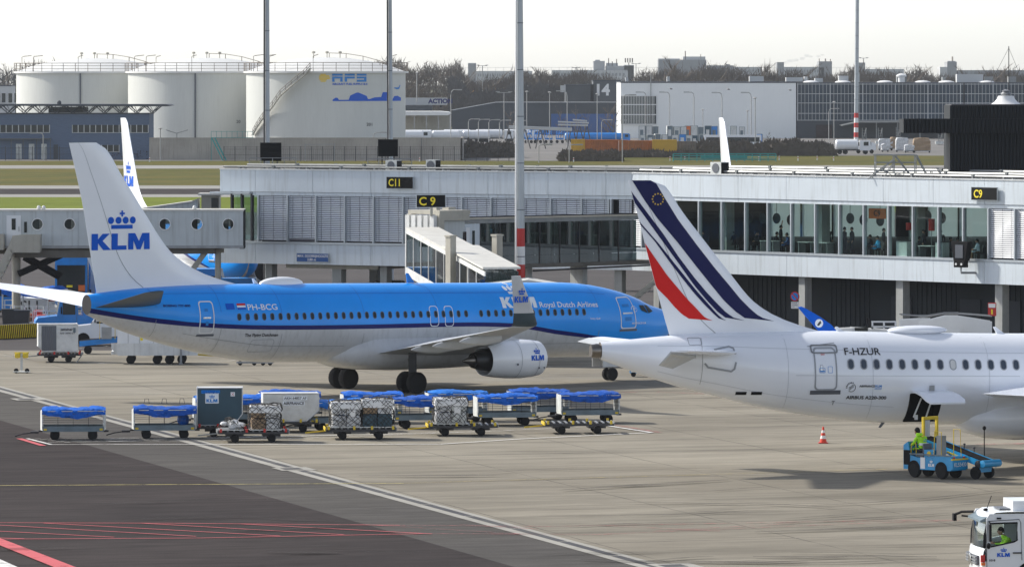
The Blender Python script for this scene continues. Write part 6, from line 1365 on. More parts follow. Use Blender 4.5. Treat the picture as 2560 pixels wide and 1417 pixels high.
d_ = MB(); d_.box(lx(57), lx(21), 1.42, 1.46, lz(613), lz(537)); dr = d_.build('door', 'truck_white', t); MB().box(lx(44), lx(34), 1.465, 1.48, lz(573), lz(545)).build('door_window', 'window_dark', dr); MB().box(lx(53), lx(51.5), 1.465, 1.52, lz(577), lz(565)).build('door_handle', 'steel', dr)
MB().box(lx(72), lx(65), 1.42, 1.45, lz(580), lz(553)).build('window', 'window_dark', t)
b = MB(); b.box(L*.1, L, -.9, .9, z0-.55, z0-.11); b.box(lx(235), lx(40), .9, 1.1, z0-.8, z0-.3); b.build('under_frame', 'bridge_under', t)
b = MB(); 
for a, c in (((152, 638), (48, 684)), ((62, 642), (152, 692))): b.tube([(lx(a[0]), .6, lz(a[1])), (lx(c[0]), .6, lz(c[1]))], .22, 4); b.tube([(lx(a[0]), -.6, lz(a[1])), (lx(c[0]), -.6, lz(c[1]))], .22, 4)
b.build('cross_brace', 'black', t)
for px, r in ((41, .29), (545, .2)): b = MB(); b.lathe([(r, 0), (r, z0-.12)], (lx(px), 0, 0), n=20); b.build('column', 'bridge_beige', t, True)
MB().box(lx(560), lx(532), -.3, .3, z0-.5, z0-.12).build('column_head', 'bridge_beige', t)
b = MB(); b.prism([(lx(455), .35*0+lz(700)), (lx(470), lz(700)), (lx(532), z0-.1), (lx(515), z0-.1)], -.4, .4); b.build('diagonal_brace', 'bridge_beige', t)
for px in (100, 112, 488): b = MB(); b.ell((lx(px), .9, z1+.22), (.14, .14, .16)); b.build('roof_light', 'alu_white', t, True)
# landing and stair at the far left
ld = MB(); ld.box(lx(108), lx(36), 1.5, 2.9, lz(628), lz(620)); ld.box(lx(108), lx(66), 2.86, 2.92, lz(622), lz(583)); ld.box(lx(108)-.04, lx(108), 1.5, 2.9, lz(622), lz(583)); ld.prism([(lx(66), lz(583)), (lx(40), lz(586)), (lx(40), lz(626)), (lx(66), lz(626))], 2.86, 2.92); ld.build('landing', 'bridge_beige', t)
b = MB(); b.prism([(lx(40), lz(588)), (lx(34), lz(604)), (lx(-60), lz(790)), (lx(-60), lz(840)), (lx(40), lz(632))], 2.84, 2.9); b.prism([(lx(40), lz(588)), (lx(-60), lz(790)), (lx(-60), lz(840)), (lx(40), lz(632))], 1.5, 1.56)
for k in range(14): u = k/14; x = lx(40)+(lx(-60)-lx(40))*u; b.box(x, x+.28, 1.5, 2.9, lz(632)+(lz(835)-lz(632))*u-.06, lz(632)+(lz(835)-lz(632))*u)
b.build('stair', 'bridge_beige', t)
MB().box(lx(17), lx(-60), 1.5, 2.4, lz(622), lz(583)).build('landing', 'bridge_beige', t)
# second bridge further back
t2 = thing('jet_bridge', 'upper part of a second jet bridge sloping up behind the porthole bridge', 'jet bridge', (X(350, 398), 398, 0), 0); k2 = 398/F; q = lambda px: (px-350)*k2; z_ = lambda py: H-(py-HY)*k2
b = MB(); b.prism([(q(350), z_(523)), (q(478), z_(505)), (q(495), z_(498)), (q(495), z_(560)), (q(350), z_(560))], 0, 2.4); b.build('tunnel', 'bridge_white', t2); b = MB(); b.prism([(q(350), z_(521)), (q(478), z_(503)), (q(495), z_(496)), (q(495), z_(499)), (q(478), z_(506)), (q(350), z_(524))], -.1, 2.5); b.build('roof', 'bridge_roof', t2)
MB().box(q(503), q(548), .2, 2.2, z_(540), z_(489)).build('rotunda', 'bridge_beige', t2); MB().box(q(528), q(545), .15, .2, z_(520), z_(495)).build('window', 'window_dark', t2); MB().box(q(495), q(556), -.1, 2.6, z_(489)+.01, z_(484)).build('rotunda_roof', 'bridge_roof', t2)
# ---- bridge C9: glazed corridor, rotunda, sloping tunnel, cab ----
P0, P1 = Vector((-4.4, 350.5, 0)), Vector((8.6, 361.6, 0)); rz = math.degrees(atan2(P1.y-P0.y, P1.x-P0.x)); CB = thing('jet_bridge', 'jet bridge with a glazed corridor and a white-roofed tunnel sloping down to the blue airliner', 'jet bridge', P0, rz)
L = (P1-P0).length; d = (P1-P0).normalized()
def sx(px, off=1.2): # local x for a pixel on the camera-side wall
    n = Vector((d.y, -d.x, 0)); o = P0+n*off; k = (px-1280)/F; return (k*o.y-o.x)/(d.x-k*d.y)
zt, zb = 7.42, 4.55
b = MB(); b.box(0, L, -1.25, 1.25, zt-.25, zt); b.box(0, L, -1.32, 1.32, zt, zt+.08, 1); b.build('corridor_roof', ['galv', 'bridge_beige'], CB)
MB().box(0, L, -1.2, 1.2, zb-.25, zb).build('corridor_floor', 'bridge_under', CB)
g0 = sx(1200); xs = [g0]+[sx(x) for x in (1249, 1300, 1349, 1399, 1448, 1497, 1546, 1592)]
for a, c in zip(xs, xs[1:]):
    MB().box(a+.04, c-.04, -1.2, -1.18, zb+.55, zt-.27).build('window_pane', 'tunnel_glass', CB); MB().box(a+.04, c-.04, -1.21, -1.17, zb, zb+.53).build('lower_panel', 'tunnel_glass', CB)
    MB().box(a+.04, c-.04, 1.18, 1.2, zb, zt-.27).build('window_pane', 'tunnel_glass', CB); MB().box(a-.035, a+.035, -1.24, -1.15, zb, zt-.25).build('mullion', 'dark_steel', CB)
MB().box(.3, g0-.04, -1.22, -1.12, zb, zt-.27).build('service_wall', 'facade', CB)
dd_ = MB().box(.5+sx(1145)*0+sx(1148), sx(1173), -1.27, -1.22, zb+.1, zt-.5).build('door', 'truck_white', CB); MB().box(sx(1155), sx(1164), -1.28, -1.275, zb+1.2, zt-.75).build('door_window', 'hedge', dd_); MB().box(sx(1180), sx(1186), -1.25, -1.225, zb+.9, zt-.7).build('window', 'window_dark', CB)
b = MB(); b.prism([(sx(1180), zb+.1), (sx(1228), zb-.3), (sx(1292), 2.2), (sx(1292), 1.3), (sx(1228), zb-1.3), (sx(1170), zb-.8)], -2.5, -2.44); b.box(sx(1180), sx(1228), -2.5, -1.25, zb-.1, zb); b.build('outside_stair', 'bridge_beige', CB)
for px in (1478, 1340): MB().box(sx(px)-.2, sx(px)+.2, -.6, .6, 0, zb-.25).build('column', 'column', CB)
b = MB(); b.tube([(sx(1330), -1.3, zb-.45), (L, -1.3, zb-.3)], .06, 5); b.tube([(0, -1.26, zt+.14), (L, -1.26, zt+.14)], .05, 5); b.build('service_pipe', 'dark_steel', CB)
# rotunda
b = MB(); b.box(-1.5, 1.0, -1.6, 1.5, zt+.35, zt+.6); b.box(-1.6, -1.2, -1.7, -1.3, 3.9, zt+.35); b.box(-1.6, -1.2, 1.1, 1.5, 3.9, zt+.35); b.box(-1.2, .9, -1.65, -1.3, zt-.02, zt+.35); b.build('portal_frame', 'bridge_beige', CB)
b = MB(); b.box(-1.45, .8, -1.28, 1.3, 4.2, zt+.02); b.build('rotunda', 'bridge_white', CB)
for k in range(5): MB().box(-1.9-k*.0, -1.62, -1.5+k*.6, -1.1+k*.6, 4.0, zt+.3).build('slat_panel', 'alu_white', CB)
b = MB(); b.box(-.6, -.3, -.2, .2, zt+.6, zt+.85); b.box(.3, .9, -.3, .3, zt+.6, zt+.75); b.build('roof_box', 'bridge_beige', CB)
t = sign(1042, 1113, 488, 518, 348.2, 8, [('C 9', .08, .17, .66, 1.0)], 'sign_black', 'sign_yellow', 'larger black gate sign reading C 9 on a short post above the jet bridge head', 'gate sign'); MB().box(-.05, .12, .02, .15, -.55, -.02).build('post', 'bridge_beige', t)
# sloping tunnel
TA, TB = Vector((-5.1, 347.2, 0)), Vector((-.1, 320.5, 0)); rt = math.degrees(atan2(TB.y-TA.y, TB.x-TA.x)); LT = (TB-TA).length
def tprism(bld, x0, x1, y0, y1, lo, hi, m=0, za=4.45, zb_=2.75):   # box that follows the slope
    f = lambda x: za+(zb_-za)*x/LT; vs = [(x, y, f(x)+z) for z in (lo, hi) for y in (y0, y1) for x in (x0, x1)]; bld.add(vs, [(0, 2, 3, 1), (4, 5, 7, 6), (0, 1, 5, 4), (2, 6, 7, 3), (0, 4, 6, 2), (1, 3, 7, 5)], m)
TT = CB; Mt = Matrix.Translation(TA-P0)
tn = bpy.data.objects.new('sloping_tunnel', None); 
tn = MB(); loc = Matrix.Rotation(-radians(rz), 4, 'Z') @ Matrix.Translation(TA-P0) @ Matrix.Rotation(radians(rt), 4, 'Z')
def TBn(): b = MB(); b.T = loc; return b
b = TBn(); tprism(b, 0, LT*.52, -1.5, .55, 2.45, 2.58); tprism(b, LT*.5, LT, -1.6, .6, 2.6, 2.72); b.build('tunnel_roof', 'bridge_roof', CB)
b = TBn(); tprism(b, 0, LT, -1.45, .5, -.35, -.15); tprism(b, 0, LT, -1.5, -1.42, -.4, .12); tprism(b, 0, LT, -1.5, -1.42, 2.2, 2.46); b.build('tunnel_floor', 'alu_white', CB)
n = 10
for k in range(n):
    b = TBn(); tprism(b, LT*k/n+.06, LT*(k+1)/n-.06, -1.47, -1.44, .12, 2.2); b.build('tunnel_glass_pane', 'tunnel_glass', CB)
    b = TBn(); tprism(b, LT*k/n-.05, LT*k/n+.05, -1.5, -1.42, .1, 2.22); b.build('tunnel_mullion', 'alu_white', CB)
    b = TBn(); tprism(b, LT*k/n+.06, LT*(k+1)/n-.06, .47, .5, 0, 2.44); b.build('tunnel_glass_pane', 'tunnel_glass', CB)
b = TBn(); tprism(b, LT*.7, LT*.98, -1.3, -1.2, 0, 1.0); b.build('blue_stripes', 'gse_blue', CB)
for px, y0, y1, Y in ((1127, 592, 780, 329), (1243, 590, 780, 338)):
    p = at(px, y0, Y)-P0; q = Matrix.Rotation(-radians(rz), 4, 'Z') @ Vector((p.x, p.y, 0)); w_ = 9.5*Y/F
    MB().box(q.x-w_, q.x+w_, q.y-w_, q.y+w_, 0, p.z).build('lift_column', 'bridge_beige', CB); MB().box(q.x-w_*1.25, q.x+w_*1.25, q.y-w_*1.2, q.y+w_*1.2, p.z, p.z+.1).build('column_cap', 'bridge_beige', CB)
# cab
cbx = Matrix.Rotation(-radians(rz), 4, 'Z') @ Matrix.Translation(Vector((-.5, 319.5, -.55))-P0)
b = MB(); b.T = cbx; b.prism([(-3.2, 4.55), (-2.6, 4.85), (1.4, 5.3), (2.0, 5.1), (3.0, 4.9), (3.0, 2.4), (-3.2, 2.4)], -1.7, 1.7); b.build('cab', 'truck_white', CB)
b = MB(); b.T = cbx; b.prism([(-3.3, 4.72), (-2.6, 4.92), (1.4, 5.40), (3.3, 5.08), (3.3, 4.95), (1.4, 5.27), (-2.6, 4.80), (-3.3, 4.60)], -1.9, 1.9); b.build('cab_roof', 'bridge_roof', CB)
b = MB(); b.T = cbx
for k in range(14): b.box(-2.9+k*.2, -2.8+k*.2, -1.76, -1.7, 3.2, 4.5)
b.build('cab_window_slats', 'window_dark', CB)
b = MB(); b.T = cbx; b.prism([(-.3, 4.7), (.4, 5.0), (3.9, 5.15), (6.0, 4.6), (6.0, 2.4), (-.3, 2.4)], -2.6, -1.8); b.build('canopy_bellows', 'line_dark', CB); b = MB(); b.T = cbx; b.box(.4, 5.2, -2.8, -2.62, 4.55, 4.75); b.build('canopy_rim', 'cart_side', CB)
# ================= people =================
def chainverts(pts): return pts
def person(label, pose='stand', top='cloth_dark', legs='cloth_dark', loc=(0, 0, 0), rz=0, group=None, hair='hair_dark', hat=None, hands=True, arms=None, skinm='skin', cat='person', hood=False):
    t = thing('person', label, cat, loc, rz, group)
    # joints, facing +X; pelvis height depends on the pose
    if pose == 'stand': pel = (0, 0, .95); kn = [(.03, s*.10, .50) for s in (1, -1)]; an = [(-.02, s*.11, .08) for s in (1, -1)]; lean = 0
    elif pose == 'walk': pel = (0, 0, .93); kn = [(.18, .10, .50), (-.08, -.10, .50)]; an = [(.22, .10, .08), (-.36, -.10, .12)]; lean = .04
    else: pel = (0, 0, .50); kn = [(.44, s*.12, .52) for s in (1, -1)]; an = [(.46, s*.12, .09) for s in (1, -1)]; lean = .05 if pose == 'sit' else .16
    P = Vector(pel); ch = P+Vector((lean, 0, .28)); nk = P+Vector((lean*1.9, 0, .52)); hd = nk+Vector((.02+lean*.3, 0, .13))
    V = [P, P+Vector((lean*.5, 0, .14)), ch, nk, nk+Vector((.01, 0, .06))]; R = [(.15, .12), (.145, .105), (.175, .115), (.085, .07), (.05, .05)]; E = [(0, 1), (1, 2), (2, 3), (3, 4)]
    wr = []
    for i, s in enumerate((1, -1)):
        hp = P+Vector((0, s*.09, -.03)); k_ = Vector(kn[i]); a_ = Vector(an[i]); n0 = len(V)
        V += [hp, k_, a_, a_+Vector((.15, 0, -.045))]; R += [(.095, .095), (.062, .062), (.045, .045), (.04, .032)]; E += [(0, n0), (n0, n0+1), (n0+1, n0+2), (n0+2, n0+3)]
        sh_ = ch+Vector((0, s*.19, .17)); n0 = len(V)
        if arms: el, wrv = sh_+Vector(arms[i][0]), sh_+Vector(arms[i][1])
        elif pose == 'stand' or pose == 'walk': el, wrv = sh_+Vector((-.03, s*.05, -.29)), sh_+Vector((.08, s*.05, -.53))
        else: el, wrv = sh_+Vector((.10, s*.06, -.26)), sh_+Vector((.32, s*.0, -.30))
        V += [sh_, el, wrv]; R += [(.07, .07), (.048, .048), (.032, .032)]; E += [(2, n0), (n0, n0+1), (n0+1, n0+2)]; wr.append((el, wrv, s))
    me = bpy.data.meshes.new('body'); me.from_pydata([tuple(v) for v in V], E, []); o = bpy.data.objects.new('body', me); COL.objects.link(o)
    sk = o.modifiers.new('s', 'SKIN'); sv = me.skin_vertices[0].data
    for i, r in enumerate(R): sv[i].radius = r; sv[i].use_root = (i == 0)
    sb = o.modifiers.new('u', 'SUBSURF'); sb.levels = 1; sb.render_levels = 1
    dg = bpy.context.evaluated_depsgraph_get(); m2 = bpy.data.meshes.new_from_object(o.evaluated_get(dg)); bpy.data.objects.remove(o)
    b = MB(); b.v = [tuple(v.co) for v in m2.vertices]; b.f = [tuple(p.vertices) for p in m2.polygons]
    for p in m2.polygons:
        c = p.center; m_ = 0
        if c.z < P.z+.04 and not any((c-w_[1]).length < .2 for w_ in wr): m_ = 1
        if c.z < .10: m_ = 3
        if any((c-w_[1]).length < .045 for w_ in wr) or c.z > nk.z+.01: m_ = 2
        b.m.append(m_)
    # head, face
    r0 = len(b.v); rings = []
    for i in range(9):
        a = -pi/2+.1+(pi-.2)*i/8; rr_ = cos(a); z = sin(a)*.125; jaw = .80 if i < 3 else 1
        rings.append([(hd.x+rr_*.098*jaw*cos(u)+(.015 if i < 4 else 0), hd.y+rr_*.078*jaw*sin(u), hd.z+z) for u in [2*pi*k/12 for k in range(12)]])
    b.loft(rings, m=2); b.add([(hd.x+.09, -.014, hd.z-.025), (hd.x+.09, .014, hd.z-.025), (hd.x+.118, 0, hd.z-.02), (hd.x+.095, 0, hd.z+.03)], [(0, 1, 2), (1, 3, 2), (3, 0, 2)], 2)
    for s in (1, -1):
        b.ell((hd.x+.084, s*.032, hd.z+.015), (.012, .014, .008), 8, 4, 4); b.ell((hd.x, s*.08, hd.z-.005), (.02, .012, .03), 8, 4, 2)
    b.box(hd.x+.088, hd.x+.094, -.022, .022, hd.z-.062, hd.z-.054, 4)
    # hands: palm, four unequal bent fingers and a thumb from the side
    for el, w_, s in wr:
        d_ = (w_-el).normalized(); up = Vector((0, 0, 1)); sd_ = d_.cross(up); sd_ = sd_.normalized() if sd_.length > .1 else Vector((1, 0, 0)); nn = sd_.cross(d_).normalized()
        b.tube([w_-d_*.03, w_+d_*.02, w_+d_*.09], [.028, .036, .034], 8, m=2)
        for k, ln in enumerate((.055, .075, .08, .068)):
            o_ = w_+d_*.085+sd_*(k-1.5)*.018; b.tube([o_, o_+d_*ln*.5-nn*.006, o_+d_*ln*.82-nn*.03], [.009, .0085, .007], 5, m=2)
        o_ = w_+d_*.03+sd_*-.034; b.tube([o_, o_-sd_*.025+d_*.03, o_-sd_*.03+d_*.058-nn*.015], [.011, .0095, .008], 5, m=2)
    b.build('body', [top, legs, skinm, 'black', 'black'], t, 60, fix=False)
    h = MB(); hc = hat or hair; rings = []
    for i in range(7):
        a = -.25+(pi/2+.2)*i/6; rr_ = max(.02, cos(a)); rings.append([(hd.x-.012+rr_*(.108)*cos(u), rr_*.088*sin(u), hd.z+.012+sin(a)*.132+(.045 if (cos(u) > .35 and i < 2) else -.03 if (cos(u) < -.3 and i < 2) else 0)) for u in [2*pi*k/14 for k in range(14)]])
    h.loft(rings); h.build('cap' if hat else 'hair', hc, t, 60)
    if hood: h = MB(); h.lathe([(.115, nk.z-.03), (.125, nk.z+.03), (.09, nk.z+.07)], (nk.x-.05, 0, 0), n=14); h.build('hood', top, t, True)
    return t, P, nk
# lounge people
def lounge(px, n, pose, label, top='cloth_dark', rz=0, legs='cloth_dark', z=5.2, arms=None):
    p, r = onroof(px, n); p.z = z; return person(label, pose, top, legs, p, rz, 'people in the pier lounge', arms=arms)
LP = [(1762, -2.5, 'sit', 'seated dark figure at the left end of the glazed lounge, behind the striped fin', 'cloth_dark', 180), (1818, -4, 'stand', 'dark figure standing in the first lounge window clear of the striped fin', 'cloth_dark', 10), (1836, -4.5, 'sit', 'dark figure seated beside the one standing left of the round discs', 'cloth_dark', 160),
      (1868, -5, 'sit', 'dark figure seated left of the pair below the first round disc', 'cloth_dark', 90), (1886, -5, 'sit', 'left one of the two heads below the first round disc', 'cloth_dark', 0), (1900, -5.2, 'sit', 'right one of the two heads below the first round disc', 'cloth_dark', 180),
      (1938, -5, 'sit', 'dark figure seated left of the tall one with a raised arm', 'cloth_dark', 20), (1952, -4, 'stand', 'tall dark figure with one arm raised beneath the discs', 'cloth_dark', 0), (1972, -3, 'sit', 'dark blue-clad figure seated low near the pale column', 'sign_blue', 180),
      (2072, -5, 'stand', 'single figure standing behind the long table', 'cloth_dark', 90), (2111, -4, 'stand', 'broad dark figure, left one of the standing pair', 'cloth_dark', 30), (2130, -4.3, 'stand', 'slimmer dark figure, right one of the standing pair', 'cloth_dark', 200),
      (2180, -5, 'sit', 'dark figure seated below the orange banner', 'cloth_dark', 180), (2198, -1.6, 'sit', 'person in a bright light-blue jacket seated low behind the glass', 'cloth_blue', 200), (2209, -3.5, 'stand', 'dark figure standing right behind the light-blue jacket', 'cloth_dark', 0),
      (2294, -3, 'sit', 'dark figure sitting between the two red lamps', 'cloth_dark', 30), (2310, -3.6, 'stand', 'dark figure standing just left of the larger red lamp', 'cloth_dark', 180), (2352, -4, 'stand', 'dark figure behind the right pale counter', 'cloth_dark', 90), (2372, -5, 'sit', 'dark head beyond the docking display, left side', 'cloth_dark', 0), (2392, -5, 'sit', 'dark head beyond the docking display, right side', 'cloth_dark', 60), (2447, -1.4, 'sit', 'person in a pale blue shirt and brown trousers sitting at the last lounge window', 'cloth_pale', 190)]
for px, n, pose, lb, top, r_ in LP:
    lounge(px, n, pose, lb, top, r_, 'cloth_brown' if px == 2447 else 'cloth_dark', 5.2 if pose == 'stand' else 5.2, arms=[((.05, .1, .25), (.1, .05, .5)), ((.0, -.05, -.28), (.1, -.05, -.5))] if px == 1952 else None)
    if pose == 'sit':
        p, r = onroof(px, n); p.z = 5.2; c = thing('lounge_chair', 'dark lounge chair under '+lb.split(',')[0].replace('person in', 'the person in').replace('dark figure', 'the dark figure').replace('seated the', 'the'), 'chair', p, r_, 'lounge chairs'); c['label'] = ' '.join(c['label'].split()[:16]); c['label'] = c['label']+(' left' if px == 2372 else ' right' if px == 2392 else '')
        b = MB(); b.box(-.25, .25, -.25, .25, .38, .43); b.box(-.3, -.25, -.25, .25, .4, .9); b.build('seat', 'cloth_dark', c); b = MB(); [b.box(x-.02, x+.02, y-.02, y+.02, 0, .38) for x in (-.2, .2) for y in (-.2, .2)]; b.build('leg_frame', 'steel', c)
def inpier(px, py, n): # thing position inside the lounge
    p, r = onroof(px, n); p.z = Zp(py, p.y); return p, r
for i, (px, py, n) in enumerate(((1872, 546, -7.5), (1906, 546, -7.5), (1941, 546, -7.5), (1976, 550, -7.5), (2125, 546, -7.5), (2158, 550, -7.5), (2200, 552, -7.5), (2318, 540, -7.5), (2354, 545, -7.5))):
    p, r = inpier(px, py, n); t = thing('hanging_disc', 'round dark disc hanging in the lounge, %s from the left' % ords[i], 'disc', p, r, 'round discs in the lounge'); b = MB(); b.lathe([(.01, 0), (.34, 0), (.34, .04), (.01, .04)], ax='y', n=24); b.build('disc', 'hall_grey', t); MB().box(-.01, .01, 0, .02, .33, 8.5-p.z).build('rod', 'dark_steel', t)
p, r = inpier(2193, 534, -3); t = thing('banner', 'orange-brown banner with C9 hanging in the lounge', 'banner', p, r); MB().box(-.75, .75, 0, .04, -.32, .32).build('board', 'orange', t); decal('lettering', text2d('C9', 1, .02), lambda u, v: (-.3+u*.34, -.01, -.15+v*.34), 'black_text', t)
for i, (px, py, hh) in enumerate(((2273, 566, .45), (2329, 562, .75))):
    p, r = inpier(px, py, -2.5); t = thing('floor_lamp', ('smaller' if i == 0 else 'larger')+' red drum lamp in the lounge', 'lamp', (p.x, p.y, 5.2), 0); b = MB(); b.lathe([(.2, p.z-5.2-hh/2), (.2, p.z-5.2+hh/2)], n=20); b.build('lamp_shade', 'red', t, True); MB().tube([(0, 0, 0), (0, 0, p.z-5.2)], .025).build('stem', 'steel', t)
for i, (px, w_) in enumerate(((2262, .9), (2356, .6))):
    p, r = onroof(px, -1.2); t = thing('counter', ('wider' if i == 0 else 'narrower')+' pale counter block behind the lounge glass', 'counter', (p.x, p.y, 5.2), r); MB().box(-w_/2, w_/2, -.3, .3, 0, 1.0).build('front', 'alu_white', t); MB().box(-w_/2-.04, w_/2+.04, -.34, .34, 1.002, 1.06).build('top', 'dark_steel', t)
for i, px in enumerate((2020, 2060, 1925, 2322)):
    p, r = onroof(px, -2.2); t = thing('table', 'light table with thin legs in the lounge, %s' % ('left of the standing single figure', 'below the standing single figure', 'below the discs', 'beneath the larger red lamp')[i], 'table', (p.x, p.y, 5.2), r, 'lounge tables'); MB().box(-.6, .6, -.35, .35, .72, .76).build('top', 'alu_white', t)
    for x in (-.55, .55): MB().box(x-.03, x+.03, -.3, .3, 0, .72).build('leg', 'steel', t)
# ================= carts, dollies, freight =================
RZ = 16.5
def wheels4(t, xs, ys, r, w_, hub='rim'):
    for x in xs:
        for y in ys: wheel(t, x, y, r, r, w_, hub, n=16)
def tarp(L, W_, z0, seed, sag=.24, up=.14):
    random.seed(seed); b = MB(); nx, ny = 26, 12; g = []; ph = random.uniform(0, 6); ph2 = random.uniform(0, 6)
    prof = [(-1.06, -sag), (-1.08, -sag*.62), (-1.05, -.12), (-1.0, .03), (-.72, .16), (-.4, .25), (0, .29), (.4, .25), (.72, .16), (1.0, .03), (1.05, -.12), (1.07, -sag*.7)]
    for i in range(nx+1):
        u = i/nx; x = -L/2*1.02+L*1.04*u; e = min(1, min(u, 1-u)/.10); hump = up*(.75+.35*sin(u*pi*2.1+ph))*(.45+.55*e)
        row = []
        for j, (yy, zz) in enumerate(prof):
            sg = .8+.75*sin(u*pi)**1.5 if zz < -.05 else 1; z = zz*sg if zz < 0 else zz/.29*hump
            f = .045*sin(j*2.1+u*13+ph2)+.035*sin(u*29-j*1.7+ph)+.02*sin(u*53+j*2.9)+random.uniform(-.012, .012)
            row.append((x+random.uniform(-.02, .02), yy*W_/2*(1+.02*sin(u*23+ph))+f*.6, z0+z+f*(.35 if zz < 0 else .6)))
        g.append(row)
    b.loft(g, closed=False, cap=False); return b
def cart(loc, rz, label, seed, flip=False, roll=False, grp='baggage carts with blue tarpaulins'):
    t = thing('baggage_cart', label, 'baggage cart', loc, rz, grp); L, W_ = 2.75, 1.45; z0, zt = .50, 1.30
    b = MB(); b.box(-L/2, L/2, -W_/2, W_/2, z0-.06, z0+.0); b.box(-L/2, L/2, -W_/2-.02, -W_/2+.03, z0-.10, z0+.14, 1); b.box(-L/2, L/2, W_/2-.03, W_/2+.02, z0-.10, z0+.14, 1); b.build('deck', ['dark_steel', 'cart_side'], t)
    for s in (-1, 1):
        b = MB(); g = []
        for k in range(9): y = -W_/2*.97+W_*.97*k/8; bul = .10*(1-(2*k/8-1)**2); g.append([(s*(L/2+bul), y, z0-.05), (s*(L/2+bul), y, zt+.02), (s*(L/2-.03), y, zt+.02), (s*(L/2-.03), y, z0-.05)])
        b.loft(g).build('end_panel', 'cart_panel', t, 30)
        for y in (-W_/2, W_/2-.05): MB().box(s*L/2-.03, s*L/2+.03, y, y+.05, z0, zt+.06).build('corner_post', 'cart_panel', t)
    b = MB()
    for y in (-W_/2-.01, W_/2+.01):
        for z in (z0+.34, z0+.52, z0+.68): b.box(-L/2, L/2, y-.009, y+.009, z-.008, z+.008)
        for k in range(1, 4): x = -L/2+L*k/4; b.box(x-.008, x+.008, y-.012, y+.012, z0+.14, zt)
    b.build('side_rails', 'dark_steel', t)
    b = MB(); [b.box(x-.07, x+.07, -W_/2-.03, -W_/2-.021, z0-.05, z0+.04) for x in (-L/2+.12, L/2-.12)]; b.build('reflector', 'yellow', t)
    MB().box(-L/2-.02, L/2+.02, -W_/2-.02, W_/2+.02, zt, zt+.035).build('top_frame', 'cart_panel', t)
    tp = tarp(L, W_, zt+.06, seed).build('tarpaulin', ('tarp_blue', 'tarp_blue_faded', 'tarp_blue_deep')[seed % 3], t, 60, fix=False)
    if roll: 
        for x in (-.8, 0, .8): b = MB(); b.tube([(x-.12, .3, zt+.25), (x-.08, .3, zt+.48), (x+.08, .3, zt+.48), (x+.12, .3, zt+.25)], .012, 5); b.build('hoop', 'dark_steel', t)
        b = MB(); b.ell((.85, 0, .85), (.28, .4, .32)); b.build('folded_sheet', 'tarp_blue', t, True)
    wheels4(t, (-L/2+.55, L/2-.5), (-.55, .55), .22, .16)
    b = MB(); b.box(-L/2-.18, -L/2+.3, -.2, .2, .36, .44); b.box(-L/2-.55, -L/2-.18, -.10, .10, .28, .38); b.tube([(-L/2-.4, 0, .33), (-L/2-.9, 0, .26), (-L/2-1.25, 0, .16)], .03, 6); b.build('tow_bar', 'dark_steel', t)
    b = MB(); b.box(L/2, L/2+.22, -.06, .06, .34, .42); b.build('hitch', 'dark_steel', t)
    return t
def gat(px, py, dy=0): p = gp(px, py); return (p.x, p.y+dy, 0)
C = [(183, 1098, 'leftmost baggage cart of the front row, its blue tarpaulin bulging high', 3, False), (411, 1095, 'second baggage cart from the left, with wire hoops over its blue tarpaulin', 8, True)]
for px, py, lb, sd_, rl in C: cart(gat(px, py), RZ-12, lb, sd_, roll=rl)
CC = [(722, 1052, 'hindmost cart behind the silver container, blue tarpaulin showing above it'), (928, 1056, 'cart in the back row, tarpaulin wrinkled, second from the left of that row'), (1140, 1052, 'cart in the back row, third from the left, right of the main landing gear'), (1345, 1048, 'cart in the back row, rightmost, its tarpaulin above the next cart'),
      (648, 1066, 'cart squeezed between the dark and the silver container, mostly hidden'), (845, 1076, 'middle-row cart right of the silver container, its tarpaulin end draped low'), (1055, 1069, 'middle-row cart behind the single netted pallet, rails visible'), (1262, 1062, 'middle-row cart right of the single netted pallet'), (560, 1066, 'cart hidden low behind the dark blue container, only rails showing'), (1470, 1056, 'rightmost cart, fully visible behind the empty dolly, with white end panels')]
for i, (px, py, lb) in enumerate(CC): cart(gat(px, py), RZ-8, lb, 20+i)
def dolly(loc, rz, label, yb=True, L=3.15, W_=1.7, grp='flat container dollies'):
    t = thing('dolly', label, 'dolly', loc, rz, grp); b = MB(); z = .48
    for y in (-W_/2, W_/2-.1, -.05): b.box(-L/2, L/2, y, y+.1, z-.1, z)
    for x in (-L/2, L/2-.1, -.05, -L/4, L/4): b.box(x, x+.1, -W_/2+.1, W_/2-.1, z-.09, z-.01)
    b.build('frame', 'dark_steel', t); b = MB()
    for k in range(11): x = -L/2+.16+k*(L-.32)/10; b.box(x-.035, x+.035, -W_/2+.12, W_/2-.12, z+.002, z+.05)
    b.build('rollers', 'steel', t)
    [MB().box(x-.05, x+.05, s*(W_/2)-.04, s*(W_/2)+.04, z-.02, z+.14).build('stop', 'yellow' if yb else 'red', t) for x in (-L/2+.12, -.3, .5, L/2-.12) for s in (-1, 1)]
    MB().box(-L/2-.05, -L/2, -W_/2, W_/2, z-.08, z+.06).build('end_rail', 'yellow' if yb else 'galv', t); MB().box(L/2, L/2+.05, -W_/2, W_/2, z-.08, z+.06).build('end_rail', 'galv', t)
    for x in (-L/2+.75, L/2-.75):
        MB().box(x-.4, x+.4, -W_/2+.2, W_/2-.2, z-.22, z-.12).build('axle_box', 'dark_steel', t)
        for y in (-W_/2+.14, W_/2-.14): wheel(t, x, y, .19, .19, .15, 'rim', n=16)
    b = MB(); b.tube([(-L/2-.02, 0, .36), (-L/2-.9, 0, .28)], .035, 6); b.build('tow_bar', 'yellow' if yb else 'galv', t)
    return t
